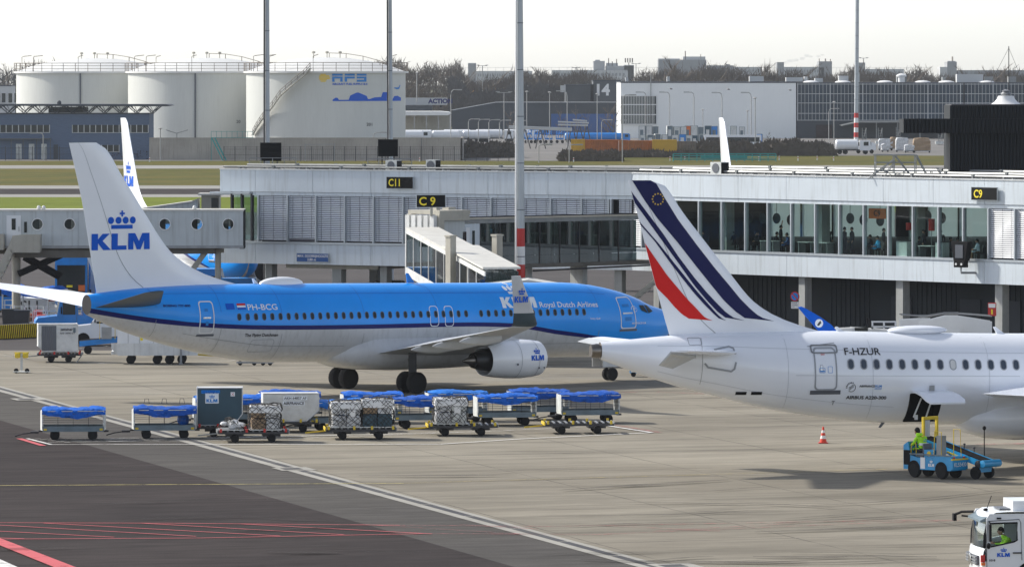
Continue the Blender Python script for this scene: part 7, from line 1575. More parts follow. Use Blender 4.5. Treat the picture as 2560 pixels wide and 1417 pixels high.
DL = [(632, 1103, 'front-row dolly with a netted pallet and a heap of loose netting', False), (900, 1096, 'front-row dolly carrying two netted pallets side by side', True), (1155, 1087, 'front-row dolly carrying the single grey netted pallet at its left', True), (1445, 1082, 'empty dolly at the right end of the front row', True)]
dl = {}
for px, py, lb, y_ in DL: dl[px] = dolly(gat(px, py), RZ-12, lb, y_)
def pallet(dly, x, wd, h, label, seed, mats_=('plastic_wrap',), dark=0, low=False):
    c = dly.location; r = dly.rotation_euler.z; q = Vector((c.x+x*cos(r), c.y+x*sin(r), .545)); t = thing('netted_pallet', label, 'cargo pallet', q, math.degrees(r), 'netted pallets of freight'); random.seed(seed)
    MB().box(-wd/2-.04, wd/2+.04, -.78, .78, 0, .04).build('pallet_base', 'alu', t)
    D_ = 1.45
    if not low:
        nb = [(mats_[k % len(mats_)], k) for k in range(4)]
        for m_, k in nb:
            x0 = -wd/2+.05+(k % 2)*(wd/2-.03); z0 = .045+(k//2)*(h*.48); b = MB(); x1 = x0+wd/2-.06; z1 = z0+h*.47-random.uniform(0, .06); rings = []
            for zz in (z0, z0+.06, (z0+z1)/2, z1-.08, z1):
                e = .03 if zz in (z0, z1) else 0; j = lambda: random.uniform(-.022, .022); rings.append([(x0+e+j(), -D_/2+e+j(), zz), ((x0+x1)/2, -D_/2+j()-.01, zz+j()), (x1-e+j(), -D_/2+e+j(), zz), (x1-e+j(), 0, zz+j()), (x1-e+j(), D_/2-e, zz), (x0+e, D_/2-e, zz), (x0+e+j(), 0, zz+j())])
            b.loft(rings); b.build('goods', m_ if not (dark and k < 2) else 'container_dark', t, 30)
        b = MB(); g = []
        for zz, e in ((h*.74, -.035), (h*.9, -.03), (h+.03, .02)):
            g.append([(-wd/2+e+random.uniform(-.02, .03), -D_/2+e, zz), (-.1, -D_/2+e-.02, zz+random.uniform(-.03, .03)), (wd/2-e, -D_/2+e, zz), (wd/2-e, D_/2-e, zz), (-wd/2+e, D_/2-e, zz)])
        b.loft(g); b.build('top_sheet', 'white', t, 30)
        if seed % 2: MB().box(wd*.1, wd*.3, -D_/2-.05, -D_/2-.035, h*.45, h*.7).build('paper_label', 'white', t)
    n = MB(); rs = lambda: random.uniform(-.075, .075)
    def face(P_, nu, nv):
        pts = [[P_(u/nu, v/nv) for v in range(nv+1)] for u in range(nu+1)]
        pts = [[(p[0]+rs(), p[1]+rs()*.3, p[2]+rs()) for p in row] for row in pts]
        for u in range(nu):
            for v in range(nv):
                n.tube([pts[u][v], pts[u+1][v+1]], .011, 4, cap=False); n.tube([pts[u+1][v], pts[u][v+1]], .011, 4, cap=False)
    if not low:
        face(lambda u, v: (-wd/2+wd*u, -D_/2-.045, .05+h*v), 7, 6); face(lambda u, v: (-wd/2-.035, -D_/2+D_*u, .05+h*v), 6, 6); face(lambda u, v: (wd/2+.035, -D_/2+D_*u, .05+h*v), 6, 6)
        face(lambda u, v: (-wd/2+wd*u, -D_/2+D_*v, h+.06), 6, 6)
    else:
        b = MB()
        for k in range(9): b.ell((random.uniform(-wd/2+.1, wd/2-.1), random.uniform(-.5, .5), .12+random.uniform(0, .2)), (random.uniform(.15, .3), .22, random.uniform(.08, .17)), 9, 5)
        b.build('goods', 'plastic_wrap', t, True); hh = lambda u, v: .12+.42*sin(pi*u)*(.5+.5*sin(pi*v))
        face(lambda u, v: (-wd/2+wd*u, -.7+1.4*v, hh(u, v)), 10, 8)
    n.build('net', 'net', t, fix=False); return t
pallet(dl[632], -1.0, 1.05, .5, 'low heap of foil and tangled netting on the front-row dolly', 5, low=True); pallet(dl[632], .55, 1.35, 1.05, 'netted pallet with brown cartons, right behind the heap of netting', 6, ('cardboard', 'plastic_wrap'))
pallet(dl[900], -.65, 1.35, 1.12, 'netted pallet of white wrapped goods, left of the pair on one dolly', 9, ('plastic_wrap',)); pallet(dl[900], .75, 1.4, 1.22, 'netted pallet with cartons over dark goods, right of the pair on one dolly', 12, ('cardboard', 'plastic_wrap'), dark=1); pallet(dl[1155], -.55, 1.45, 1.12, 'single netted pallet of grey wrapped crates with dark parcels on top', 15, ('plastic_wrap', 'cart_panel'))
def uld(loc, rz, W_, Hh, D_, prof, face_m, side_m, label, rows=(), z=.55, cat='cargo container', logo=None, curtain=None):
    t = thing('cargo_container', label, cat, (loc[0], loc[1], z), rz); b = MB(); b.prism([(a*W_-W_/2, c*Hh) for a, c in prof], -D_/2, D_/2, m=1, mc=0); bd = b.build('body', [face_m, side_m], t)
    b = MB(); n = len(prof)
    for i in range(n):
        p, q = prof[i], prof[(i+1) % n]; b.tube([(p[0]*W_-W_/2, -D_/2-.01, p[1]*Hh), (q[0]*W_-W_/2, -D_/2-.01, q[1]*Hh)], .025, 4); b.tube([(p[0]*W_-W_/2, -D_/2, p[1]*Hh), (p[0]*W_-W_/2, D_/2, p[1]*Hh)], .025, 4)
    b.build('edge_frame', 'alu', t)
    for txt, x, zz, hh, mt, bo, plate in rows:
        sh = text2d(txt, 1, bo); ww = max(v[0] for v in sh[0])*hh
        if plate: MB().box(x-W_/2-.03, x-W_/2+ww+.03, -D_/2-.02, -D_/2-.008, zz-.03, zz+hh+.03).build('plate', plate, t)
        decal('lettering', sh, lambda u, v: (x-W_/2+u*hh, -D_/2-.026, zz+v*hh), mt, t)
    if logo:
        x, zz, k = logo; MB().box(x-W_/2-.05, x-W_/2+3.4*k+.05, -D_/2-.02, -D_/2-.008, zz-.05, zz+2.5*k+.05).build('logo_plate', 'logo_light', t); decal('logo', klm2d(), lambda u, v: (x-W_/2+u*k, -D_/2-.026, zz+v*k), 'logo_pale', t)
    return t
cutr = [(0, 0), (.82, 0), (1, .30), (1, 1), (0, 1)]
p = gp(560, 1092); dolly((p.x, p.y+.6, 0), RZ-14, 'dolly under the dark blue cargo container, between the second cart and the netting heap', False, 2.5)
u = uld((p.x-.22, p.y+.6), RZ-14, 2.05, 1.68, 1.5, cutr, 'container_dark', 'alu_white', 'dark blue cargo container with airline logo, cut at its lower right corner', [('AKE 07888 KL', .22, 1.47, .09, 'logo_blue', .01, 'logo_pale'), ('X', 1.55, 1.34, .13, 'red', .0, 'logo_light')], logo=(.42, 1.04, .15))
MB().box(-1.05, -1.03, -.5, -.2, 1.1, 1.35).build('label_card', 'logo_light', u)
p = gp(722, 1082); dolly((p.x, p.y+1.2, 0), RZ-14, 'dolly under the silver cargo container, behind the netted carton pallet', True, 2.7)
uld((p.x, p.y+1.2), RZ-10, 2.55, 1.28, 1.5, [(0, .25), (.14, 0), (.78, 0), (1, .38), (1, 1), (0, 1)], 'alu', 'alu_white', 'silver cargo container with AIRFRANCE lettering and slanted lower corners', [('AKH 64857 AF', .95, 1.02, .115, 'black_text', .012, 'logo_light'), ('AIRFRANCE', .92, .78, .125, 'black_text', .03, 'logo_light')], z=.5)
# ---- left group ----
p = gp(150, 904); dj = dolly((p.x, p.y, 0), 3, 'dolly under the grey container with a curtain, at the left behind the tail', False, 2.5)
uj = uld((p.x-.15, p.y), 8, 2.25, 1.58, 1.45, [(0, .2), (.12, 0), (1, 0), (1, 1), (0, 1)], 'alu', 'alu_white', 'grey-white cargo container with a dark curtain, standing left under the tailplane', [('jettainer', 1.26, 1.22, .14, 'black_text', .03, None), ('AKE 28943 EY', 1.22, 1.02, .10, 'black_text', .01, None)], z=.6)
g = MB(); rr_ = []
for k in range(17): x = -.95+.85*k/16; rr_.append([(x, -.745-.02*(k % 2), .08), (x, -.745-.02*(k % 2), 1.5)])
g.loft(rr_, closed=False, cap=False).build('curtain', 'line_dark', uj, fix=False); MB().box(.86, 1.0, -.75, -.73, 1.1, 1.38).build('label_card', 'cart_side', uj)
b = MB(); b.tube([(1.25, -.5, -.1), (.95, -.75, -.05), (1.35, -.75, .55)], .035, 6); b.build('drawbar', 'steel', dj)
p = gp(54, 932); t = thing('marker_stand', 'wheeled stand with two yellow round heads at the left edge', 'stand', (p.x, p.y, 0), 0); b = MB(); b.box(-.06, .06, -.05, .05, .15, 1.1); b.box(-.45, .45, -.3, .3, .06, .1); b.build('post', 'cart_panel', t)
for s in (-1, 1): b = MB(); b.lathe([(.02, -.16), (.15, -.14), (.17, 0), (.15, .14), (.02, .16)], (s*.22, 0, .98), 'x', 16); b.build('head', 'yellow', t, True); wheel(t, s*.3, 0, .13, .13, .08, n=14)
b = MB(); b.box(-.42, .42, -.06, .06, 1.1, 1.15); b.build('cross_bar', 'yellow', t)
a_, c_ = gp(-30, 848), gp(100, 842); t = thing('blast_fence', 'low sloped barrier with yellow and black stripes at the left edge', 'barrier', a_, math.degrees(atan2(c_.y-a_.y, c_.x-a_.x))); L = (c_-a_).length; b = MB(); k = 0; x = 0
while x < L: b.prism([(x, 0), (x+.09, 0), (x+.09+.12, .85), (x+.12, .85)], -.02-.03*(k % 2), .02, m=k % 2); x += .09; k += 1
b.build('striped_panel', ['black', 'yellow'], t); MB().box(0, L, .03, 1.2, 0, .82).build('backing', 'dark_steel', t)
def truckcab(loc, rz, label, mt, bonnet=True, name='tow_truck', cat='truck', L=4.6, h=2.1, grp=None):
    t = thing(name, label, cat, loc, rz, grp); b = MB()
    if bonnet: b.prism([(L/2, .45), (L/2, .95), (L/2-.15, 1.15), (L/2-1.35, 1.28), (L/2-1.55, h-.08), (L/2-2.6, h), (L/2-2.7, 1.3), (-L/2, 1.2), (-L/2, .45)], -.95, .95)
    else: b.prism([(L/2, .5), (L/2, h-.5), (L/2-.25, h), (L/2-1.5, h), (L/2-1.55, 1.25), (-L/2, 1.2), (-L/2, .5)], -1.1, 1.1)
    o = b.build('body', mt, t); w_ = .95 if bonnet else 1.1; x1 = L/2-1.65 if bonnet else L/2-.25
    for s in (-1, 1): MB().box(x1-.85, x1-.05, s*w_-.012, s*w_+.012, 1.35, h-.18).build('side_window', 'window_dark', o); MB().box(x1-.95, x1-.93, s*w_-.014, s*w_+.014, .6, h-.1).build('door_seam', 'line_dark', o)
    if bonnet: b = MB(); b.prism([(L/2-1.37, 1.32), (L/2-1.35, 1.32), (L/2-1.53, h-.14), (L/2-1.55, h-.14)], -.85, .85); b.build('windscreen', 'window_dark', o)
    else: MB().box(L/2+.002, L/2+.02, -.95, .95, 1.2, h-.55).build('windscreen', 'window_dark', o)
    for s in (-1, 1): b = MB(); b.lathe([(.01, 0), (.09, 0), (.09, .02), (.01, .02)], (L/2+.0, s*w_*.72, .75), 'x', 12); b.build('headlight', 'white', o)
    b = MB(); b.box(L/2, L/2+.12, -w_, w_, .35, .5); b.build('bumper', 'dark_steel', t)
    wheels4(t, (-L/2+.8, L/2-.9), (-w_+.1, w_-.1), .4, .28)
    for s in (-1, 1): MB().box(x1+.0, x1+.08, s*(w_+.2)-.06, s*(w_+.2)+.06, 1.4, 1.85).build('mirror', 'black', t)
    return t
p = gp(190, 838); t = truckcab((p.x, p.y, 0), 188, 'blue bonneted tow truck behind the curtained container', 'gse_blue', True, 'tow_truck', 'truck', 5.2, 2.35)
MB().box(-2.5, -.4, -.9, .9, 1.25, 2.2).build('cargo_box', 'gse_blue', t)
p = gp(262, 862); t = truckcab((p.x, p.y, 0), 184, 'white pickup car behind the blue conveyor, left of the fuselage', 'truck_white', True, 'car', 'car', 4.4, 1.65)
p = gp(258, 884); t = thing('belt_loader', 'small blue belt loader with a grey control box, left under the fuselage', 'belt loader', (p.x, p.y, 0), 4); b = MB(); b.prism([(-1.4, .75), (1.2, 1.02), (1.2, .72), (-1.4, .45)], -.4, .4); b.build('belt_frame', 'gse_blue', t); b = MB(); b.prism([(-1.4, .77), (1.2, 1.04), (1.2, 1.06), (-1.4, .79)], -.3, .3); b.build('belt', 'black', t); MB().box(-.1, .5, -.6, -.42, .9, 1.6).build('control_box', 'steel', t); wheels4(t, (-.9, .9), (-.4, .4), .24, .2); b = MB(); b.tube([(-.2, -.5, .9), (-.2, -.5, 1.9), (.7, -.5, 1.9), (.7, -.5, .9)], .025); b.build('hand_rail', 'yellow', t)
p = gp(385, 908); t = thing('service_unit', 'white service trailer with round-cornered panels and a small wordmark, under the tail', 'service trailer', (p.x, p.y, 0), 2); k = p.y/F
b = MB(); b.box(-2.05, 1.05, -1.0, 1.0, .75, 2.15); b.box(1.08, 2.1, -1.0, 1.0, .85, 1.75); b.build('cabinet', 'truck_white', t); b = MB(); [b.box(x, x+.015, -1.012, -1.0, .8, 2.1) for x in (-1.45, -.8, .0, .55)]; b.box(1.06, 1.2, -1.03, -1.0, .8, 1.9); b.build('panel_seams', 'line_dark', t); MB().box(-.75, -.6, -1.02, -1.0, 1.35, 1.95).build('yellow_label', 'sign_yellow', t)
decal('lettering', text2d('viggo', 1, .015), lambda u, v: (-.45+u*.22, -1.02, 1.52+v*.22), 'logo_blue', t); b = MB(); b.prism([(-2.4, .9), (-2.4, 1.2), (2.5, 1.2), (2.5, .5), (-2.0, .5)], -1.05, -1.01); b.box(-2.4, 2.5, -1.0, 1.0, .55, .74); b.build('skirt', 'alu_white', t)
for x in (-1.3, .2, .9, 1.6): wheel(t, x, -.8, .26, .26, .2, n=16); wheel(t, x, .8, .26, .26, .2, n=16)
b = MB(); b.box(1.5, 1.62, -1.15, -1.05, 0, 1.1); b.box(1.45, 1.67, -1.2, -1.0, 0, .06); b.build('support_leg', 'steel', t); b = MB(); b.tube([(2.5, 0, .5), (5.4, 0, .3)], .05); b.build('drawbar', 'yellow', t)
p = gp(640, 913); t = thing('towing_gear', 'small wheeled tow-bar head on the ground under the rear fuselage', 'tow bar', (p.x, p.y, 0), 0); MB().box(-1.1, 1.0, -.1, .1, .12, .22).build('frame', 'steel', t); [wheel(t, x, 0, .13, .13, .1, n=12) for x in (-.9, -.1, .4, .8)]
p = at(187, 700, 385); t = truckcab((p.x, p.y, 0), -90, 'blue high-loader truck seen from the front between bridge and tail fin', 'gse_blue', False, 'truck', 'truck', 6.5, 4.05); 
b = MB(); b.box(-3.2, 1.2, -1.15, 1.15, 1.3, 4.3); b.build('cargo_box', 'gse_blue', t); MB().box(3.27, 3.3, -.3, .1, 2.0, 2.15).build('number_plate', 'sign_yellow', t); MB().box(3.27, 3.3, .5, .95, 1.75, 2.15).build('warning_plate', 'orange', t); b = MB(); b.box(-1.2, 1.2, 1.05, 1.2, 4.3, 4.6); [b.box(-1.2+.4*i, -1.1+.4*i, 1.0, 1.2, 4.3, 4.75) for i in range(7)]; 
for i, (px, py, Y, w_, m_, lb) in enumerate(((96, 712, 372, 2.9, 'tarp_blue', 'cart under a smooth bright blue cover left of the column-side truck'), (20, 708, 380, 1.6, 'tarp_blue', 'cart with a pale blue cover at the left photo edge'), (160, 722, 362, 2.9, 'tarp_grey', 'cart with a loose grey-brown cover in front of the blue high-loader'))):
    p = at(px+15, py, Y); t = thing('covered_cart', lb, 'baggage cart', (p.x, p.y, 0), 3, None); z = H-(py+20-HY)*Y/F; z = max(z, 1.2); b = MB(); b.box(-w_/2, w_/2, -.75, .75, .45, .6); b.box(-w_/2, -w_/2+.06, -.75, .75, .6, z); b.box(w_/2-.06, w_/2, -.75, .75, .6, z); [b.box(-w_/2, w_/2, -.76, -.74, zz, zz+.03) for zz in (.9, 1.2)]; b.build('frame', 'cart_panel', t); tarp(w_, 1.5, z+.1, 60+i, .3, .35).build('cover', m_, t, 60, fix=False); wheels4(t, (-w_/2+.5, w_/2-.5), (-.5, .5), .22, .15)
random.seed(9)
names_ = ['first', 'second', 'third', 'fourth', 'fifth', 'sixth']
for i, (px, py, col) in enumerate(((62, 770, 'cart_panel'), (135, 765, 'alu_white'), (205, 752, 'cart_side'), (95, 745, 'alu_white'), (20, 752, 'cart_side'), (175, 790, 'cart_panel'))):
    p = gp(px, py+26); Y = p.y; t = thing('empty_dolly', 'crowded empty equipment dolly at the left below the white tailplane, %s' % names_[i], 'dolly', (p.x, Y, 0), random.uniform(-10, 10), 'crowded equipment dollies at the left'); b = MB()
    b.box(-1.3, 1.3, -.8, .8, .45, .55); [b.box(x, x+.05, -.8, -.75, .55, 1.3) for x in (-1.3, -.4, .4, 1.25)]; b.box(-1.3, 1.3, -.8, -.76, 1.25, 1.3); b.box(-1.3, 1.3, -.8, -.76, .9, .94); b.build('frame', col, t); wheels4(t, (-.8, .8), (-.6, .6), .2, .15)
for i, (px, y0, y1) in enumerate(((25, 772, 815), (55, 768, 818))):
    p = gp(px, y1+8); t = thing('waste_bin', 'dark grey wheeled bin behind the striped barrier, %s one' % ('left' if i == 0 else 'right'), 'bin', (p.x, p.y, 0), 0, 'dark bins at the left'); b = MB(); b.prism([(-.42, .1), (.42, .1), (.5, 1.25), (-.5, 1.25)], -.4, .4); b.build('body', 'dark_steel', t); MB().box(-.53, .53, -.45, .45, 1.252, 1.33).build('lid', 'hall_dark', t); [wheel(t, x, -.3, .1, .1, .06, n=10) for x in (-.35, .35)]
p = gp(88, 800); t = thing('aircraft_tug', 'white low aircraft tug with dark letters SU at the left', 'tug', (p.x, p.y, 0), 0); b = MB(); b.prism([(-1.2, .35), (1.3, .35), (1.5, .8), (1.0, 1.45), (-1.2, 1.55)], -.9, .9); b.build('body', 'truck_white', t); decal('lettering', text2d('SU', 1, .0), lambda u, v: (-.9+u*.75, -.92, .6+v*.75), 'black_text', t); wheels4(t, (-.7, .8), (-.8, .8), .33, .25)
p = gp(120, 812); t = thing('service_stair', 'white tubular service step with a red seat behind the blue tow truck', 'step', (p.x, p.y+3, 0), 0); b = MB(); 
for x in (-.45, .45): b.tube([(x, 0, 0), (x+.1, .3, 2.3)], .04); 
for z in (.4, .9, 1.4, 1.9): b.box(-.45, .5, -.05, .35, z, z+.05)
b.box(-.45, .55, .2, .26, 2.25, 2.3); b.build('frame', 'truck_white', t); MB().box(-.25, .25, -.1, .1, 1.45, 1.85).build('seat', 'red', t)
for i, (px, py) in enumerate(((236, 803), (300, 800))): pass
for i, (px, py, w_, m_, lb) in enumerate(((20, 738, 2.2, 'tarp_grey', 'cart with a sagging grey cover at the left edge, under the porthole bridge'), (108, 742, 2.4, 'tarp_blue', 'low cart with a bright blue cover right of the round bridge column'), (214, 716, 2.2, 'tarp_grey', 'small cart with a pale cover touching the tail fin'), (60, 756, 2.0, 'white', 'cart with a white sheet in front of the round bridge column'), (182, 764, 1.9, 'tarp_blue', 'blue covered cart just above the blue tow truck'))):
    p = gp(px, py+34); t = thing('covered_cart', lb, 'baggage cart', (p.x, p.y, 0), random.uniform(-12, 12), None); z = random.uniform(1.1, 1.5); b = MB(); b.box(-w_/2, w_/2, -.75, .75, .45, .6); b.box(-w_/2, -w_/2+.06, -.75, .75, .6, z); b.box(w_/2-.06, w_/2, -.75, .75, .6, z); [b.box(-w_/2, w_/2, -.76, -.74, zz, zz+.03) for zz in (.8, 1.0)]; b.build('frame', 'cart_panel', t); tarp(w_, 1.5, z+.08, 80+i, .3, .3).build('cover', m_, t, 60, fix=False); wheels4(t, (-w_/2+.4, w_/2-.4), (-.5, .5), .22, .15)
p = gp(30, 790); t = truckcab((p.x, p.y, 0), 176, 'blue tow truck behind the dark bins at the left edge', 'gse_blue', True, 'tow_truck', 'truck', 4.4, 2.2)
p = gp(215, 775); t = truckcab((p.x, p.y, 0), 95, 'small blue tractor partly behind the tail cone', 'gse_blue', True, 'tow_truck', 'truck', 3.6, 2.0)
for i, (px, py, lb) in enumerate(((72, 800, 'white rack dolly with rails, between the striped barrier and the blue tow truck'), (232, 800, 'rack dolly tucked behind the grey curtained container'), (130, 812, 'low rack dolly just left of the blue tow truck bonnet'))):
    p = gp(px, py+22); t = thing('rack_dolly', lb, 'dolly', (p.x, p.y, 0), 8*i-6, 'rack dollies at the left'); b = MB(); b.box(-1.1, 1.1, -.7, .7, .4, .5); [b.box(x, x+.05, y, y+.05, .5, 1.5) for x in (-1.1, -.4, .35, 1.05) for y in (-.7, .65)]; [b.box(-1.1, 1.1, -.7, -.67, zz, zz+.04) for zz in (.8, 1.15, 1.46)]; b.build('frame', 'truck_white', t)
    for k in range(3): MB().box(-.95+k*.65, -.45+k*.65, -.5, .4, .5, .8+.2*((k+i) % 3)).build('load', ('tarp_blue', 'cardboard', 'red', 'cart_side')[(k+i) % 4], t)
    wheels4(t, (-.7, .7), (-.5, .5), .18, .12)
# under the pier
for i, (px, py, w_, h, m_, lb) in enumerate(((520, 815, 2.4, 3.2, 'gse_blue', 'blue catering truck box beneath the west end of the pier'), (600, 812, 2.8, 2.6, 'gse_blue', 'blue truck parked under the glazed corner of the pier'), (1450, 820, 1.6, 2.3, 'tarp_blue', 'blue covered rack under the pier near the airliner nose'), (910, 815, 2.0, 2.4, 'dark_steel', 'dark ground unit parked under the pier right of the clearance sign'), (980, 812, 2.2, 2.6, 'dark_steel', 'dark tow tractor under the pier beside the jet bridge head'))):
    Y = fY(px)+6; t = thing('ground_vehicle', lb, 'vehicle', (X(px, Y), Y, 0), random.uniform(-6, 6)); b = MB(); b.prism([(-w_/2, .5), (w_/2, .5), (w_/2, h*.6), (w_/2-.3, h), (-w_/2, h)], -1, 1); b.build('body', m_, t); MB().box(w_/2-.9, w_/2-.35, -1.02, -1.0, h*.55, h*.85).build('side_window', 'window_dark', t); wheels4(t, (-w_/2+.4, w_/2-.4), (-.9, .9), .35, .25)
p = at(1590, 735, 352); t = thing('passenger_stair', 'beige mobile stair with open treads at the airliner nose, under the pier', 'stair', (p.x, p.y, 0), 0); b = MB(); 
for y in (0, 1.0): b.prism([(-1.5, 1.4), (1.6, 4.0), (1.6, 3.6), (-1.5, 1.0)], y, y+.06)
for k in range(10): x = -1.4+k*.3; b.box(x, x+.25, 0, 1, 1.2+k*.26, 1.25+k*.26)
b.build('flight', 'bridge_beige', t); MB().box(-1.2, 1.2, 0, 1, .4, .8).build('chassis', 'bridge_beige', t); wheels4(t, (-.8, .8), (.1, .9), .3, .2)
# vehicles seen over the white airliner's roof
p = at(2145, 829, 335); t = truckcab((p.x, p.y+1, 0), 0, 'white estate car behind the white airliner, only its roof showing', 'truck_white', True, 'car', 'car', 4.6, 16.4-(818-190)*336/F)
p = at(2210, 820, 338); t = thing('service_platform', 'white open service platform rack right of the white car roof', 'platform', (p.x, p.y, 0), 0); z = Zp(806, 338); b = MB(); [b.box(x, x+.05, y, y+.05, 0, z) for x in (-.7, 0, .7) for y in (0, .8)]; [b.box(-.72, .77, y, y+.05, zz, zz+.06) for y in (0, .8) for zz in (z, z-.3, .5)]; b.build('frame', 'truck_white', t)
def mobstair(px0, px1, ytop, Y, label, flip=1, yl=0):
    t = thing('mobile_stair', label, 'stair', (X((px0+px1)/2, Y), Y, 0), 0, 'mobile stairs behind the white airliner'); w_ = (px1-px0)/F*Y; z = Zp(ytop, Y); s = flip
    for y in (0, 1.3): MB().prism([(-s*w_*.5, 1.0+yl), (-s*w_*.5, 1.9+yl), (s*w_*.15, z), (s*w_*.5, z), (s*w_*.5, z-1.0), (s*w_*.15, z-1.0)], y, y+.05).build('side_panel', 'truck_white', t)
    b = MB()
    for k in range(9): u = k/8; x = -s*w_*.5+s*w_*.65*u; b.box(min(x, x+s*.25), max(x, x+s*.25), .05, 1.3, 1+yl+(z-2-yl)*u, 1.05+yl+(z-2-yl)*u)
    b.tube([(-s*w_*.5, 0, 2.2+yl), (s*w_*.15, 0, z+.15), (s*w_*.5, 0, z+.15)], .035, 5); b.tube([(-s*w_*.5, 1.3, 2.2+yl), (s*w_*.15, 1.3, z+.15), (s*w_*.5, 1.3, z+.15)], .035, 5); b.build('steps', 'steel', t); MB().box(-w_*.45, w_*.45, 0, 1.3, .4, .9).build('chassis', 'galv', t); wheels4(t, (-w_*.3, w_*.3), (.1, 1.2), .3, .2); return t
mobstair(2252, 2330, 797, 333, 'left mobile stair with open rails behind the dome of the white airliner'); mobstair(2300, 2400, 790, 329, 'middle mobile stair with a yellow part, behind the dome'); mobstair(2360, 2480, 791, 331, 'right mobile stair with a long striped white side panel', -1)
# cone, small tow unit
def cone(loc, label):
    t = thing('traffic_cone', label, 'traffic cone', loc); MB().box(-.21, .21, -.21, .21, 0, .04).build('base', 'red', t); h = .72
    for i, (z0, z1) in enumerate(((.04, .2), (.2, .34), (.34, .46), (.46, .58), (.58, .74))): r = lambda z: .17-.135*z/h; b = MB(); b.lathe([(r(z0), z0), (r(z1), z1)], n=20); b.build('band', 'orange_red' if i % 2 == 0 else 'white', t, True)
    return t
mat('orange_red', (.68, .05, .02), .5); cone(gp(2058, 1107), 'red and white striped traffic cone alone on the concrete')
p = gp(1597, 941); t = thing('chock_cart', 'small blue and white ground unit behind the nose wheel', 'ground unit', (p.x, p.y, 0), 0); MB().box(-.5, .7, -.3, .3, .2, .55).build('body', 'gse_light', t); MB().box(-.45, -.1, -.32, -.3, .25, .5).build('panel', 'white', t); [wheel(t, x, -.25, .14, .14, .1, n=12) for x in (-.3, .5, 1.2)]; MB().box(.7, 1.5, -.2, .2, .15, .25).build('frame', 'dark_steel', t)
# small things by the aircraft under the wing
# ================= belt loader with operator =================
p = Vector((17.42, 228.95, 0)); BA = 135; BL = thing('belt_loader', 'light blue belt loader with a black belt rising to the open cargo door', 'belt loader', (p.x, p.y, 0), BA)
W2 = .60; XF, XR = 1.35, -1.2
b = MB(); b.prism([(XF, .32), (XF, 1.30), (XF-.25, 1.45), (XF-.38, .90), (XF-.75, .82), (-.3, .82), (-.35, .92), (XR, .92), (XR, .35)], -.35, W2); bd = b.build('body', 'gse_light', BL)
for x in (.78, -.68): b = MB(); b.lathe([(.02, 0), (.32, 0), (.32, .012), (.02, .012)], (x, W2, .38), 'y', 24); b.build('wheel_arch', 'black', bd)
for x in (.78, -.68):
    for y in (W2-.08, -.3): wheel(BL, x, y, .28, .28, .2, 'rim', n=20)
MB().box(.18, .42, W2+.002, W2+.02, .38, .84).build('white_panel', 'white', bd); MB().box(XR, 1.0, W2-.03, W2+.03, .93, .98).build('side_rail', 'cart_side', bd)
decal('airline_logo', klm2d(), lambda u, v: (.0-u*.095, W2+.02, .48+v*.12), 'white', BL)
MB().box(XR-.09, XR, -.35, W2, .40, .78).build('rear_bumper', 'gse_light', BL); MB().box(XR-.12, XR-.02, -.37, W2+.02, .78, .84).build('bumper_rail', 'yellow', BL)
decal('number', text2d('KL554304', 1, .01), lambda u, v: (XR-.10, .50-u*.145, .52+v*.16), 'white', BL)
for y in (.42, -.2): b = MB(); b.lathe([(.01, 0), (.05, 0), (.05, -.03), (.01, -.03)], (XR, y, .87), 'x', 12); b.build('tail_light', 'red', BL)
MB().box(XF, XF+.03, -.3, .5, .45, .6).build('front_plate', 'black', BL); MB().box(XF-.36, XF-.02, W2-.1, W2+.012, .5, 1.1).build('step_recess', 'black', BL)
MB().box(-.62, -.36, .22, .52, .92, 1.75).build('control_box', 'galv', BL); MB().box(-.28, .28, .1, .55, .82, 1.15).build('engine_cover', 'gse_light', BL); b = MB(); b.lathe([(.02, 0), (.1, 0), (.1, .02)], (0, .56, 1.0), 'y', 14); b.build('cover_badge', 'yellow', BL)
for pp in ([(-.66, .56, .92), (-.66, .56, 1.9), (-.3, .56, 1.95), (-.25, .56, .92)], [(-.75, -.1, .92), (-.75, -.1, 2.0), (-1.1, -.1, 2.0), (-1.15, -.1, .9)], [(.98, .56, .9), (.95, .56, 1.4), (.72, .56, 1.4), (.68, .56, .9)]): b = MB(); b.tube(pp, .018); b.build('guard_rail', 'yellow', BL)
E0, E1 = Vector((-2.15, -.78, .66)), Vector((1.35, -.78, 1.55)); dv = (E1-E0).normalized(); sv = Vector((0, 1, 0)); nv = dv.cross(sv).normalized(); nv = nv if nv.z > 0 else -nv
def bar(y0, y1, n0, n1, mt, name, par=BL, s0=0, s1=1):
    b = MB(); A_, B_ = E0.lerp(E1, s0), E0.lerp(E1, s1); vs = [q+sv*y+nv*n for n in (n0, n1) for y in (y0, y1) for q in (A_, B_)]; b.add(vs, [(0, 2, 3, 1), (4, 5, 7, 6), (0, 1, 5, 4), (2, 6, 7, 3), (0, 4, 6, 2), (1, 3, 7, 5)]); return b.build(name, mt, par)
bar(-.34, .34, -.02, .04, 'black', 'belt'); bar(.35, .44, -.20, .05, 'gse_light', 'boom_beam', s1=.96); bar(-.44, -.35, -.20, .05, 'gse_light', 'boom_beam', s1=.96); bar(.36, .43, .06, .10, 'black', 'boom_edge'); bar(-.3, .3, -.18, -.05, 'black', 'boom_frame'); bar(.44, .47, -.14, -.08, 'yellow', 'boom_stripe', s0=.25, s1=.55)
q = E0.lerp(E1, .93); b = MB(); [b.box(q.x-.05, q.x+.05, y-.05, y+.05, .5, q.z+.82) for y in (-.36, -1.2)]; b.box(q.x-.05, q.x+.05, -1.25, -.31, q.z+.80, q.z+.92); b.build('belt_support', 'yellow', BL); MB().box(q.x-.02, q.x+.02, -.75, -.42, q.z+.1, q.z+.78).build('support_plate', 'alu_white', BL)
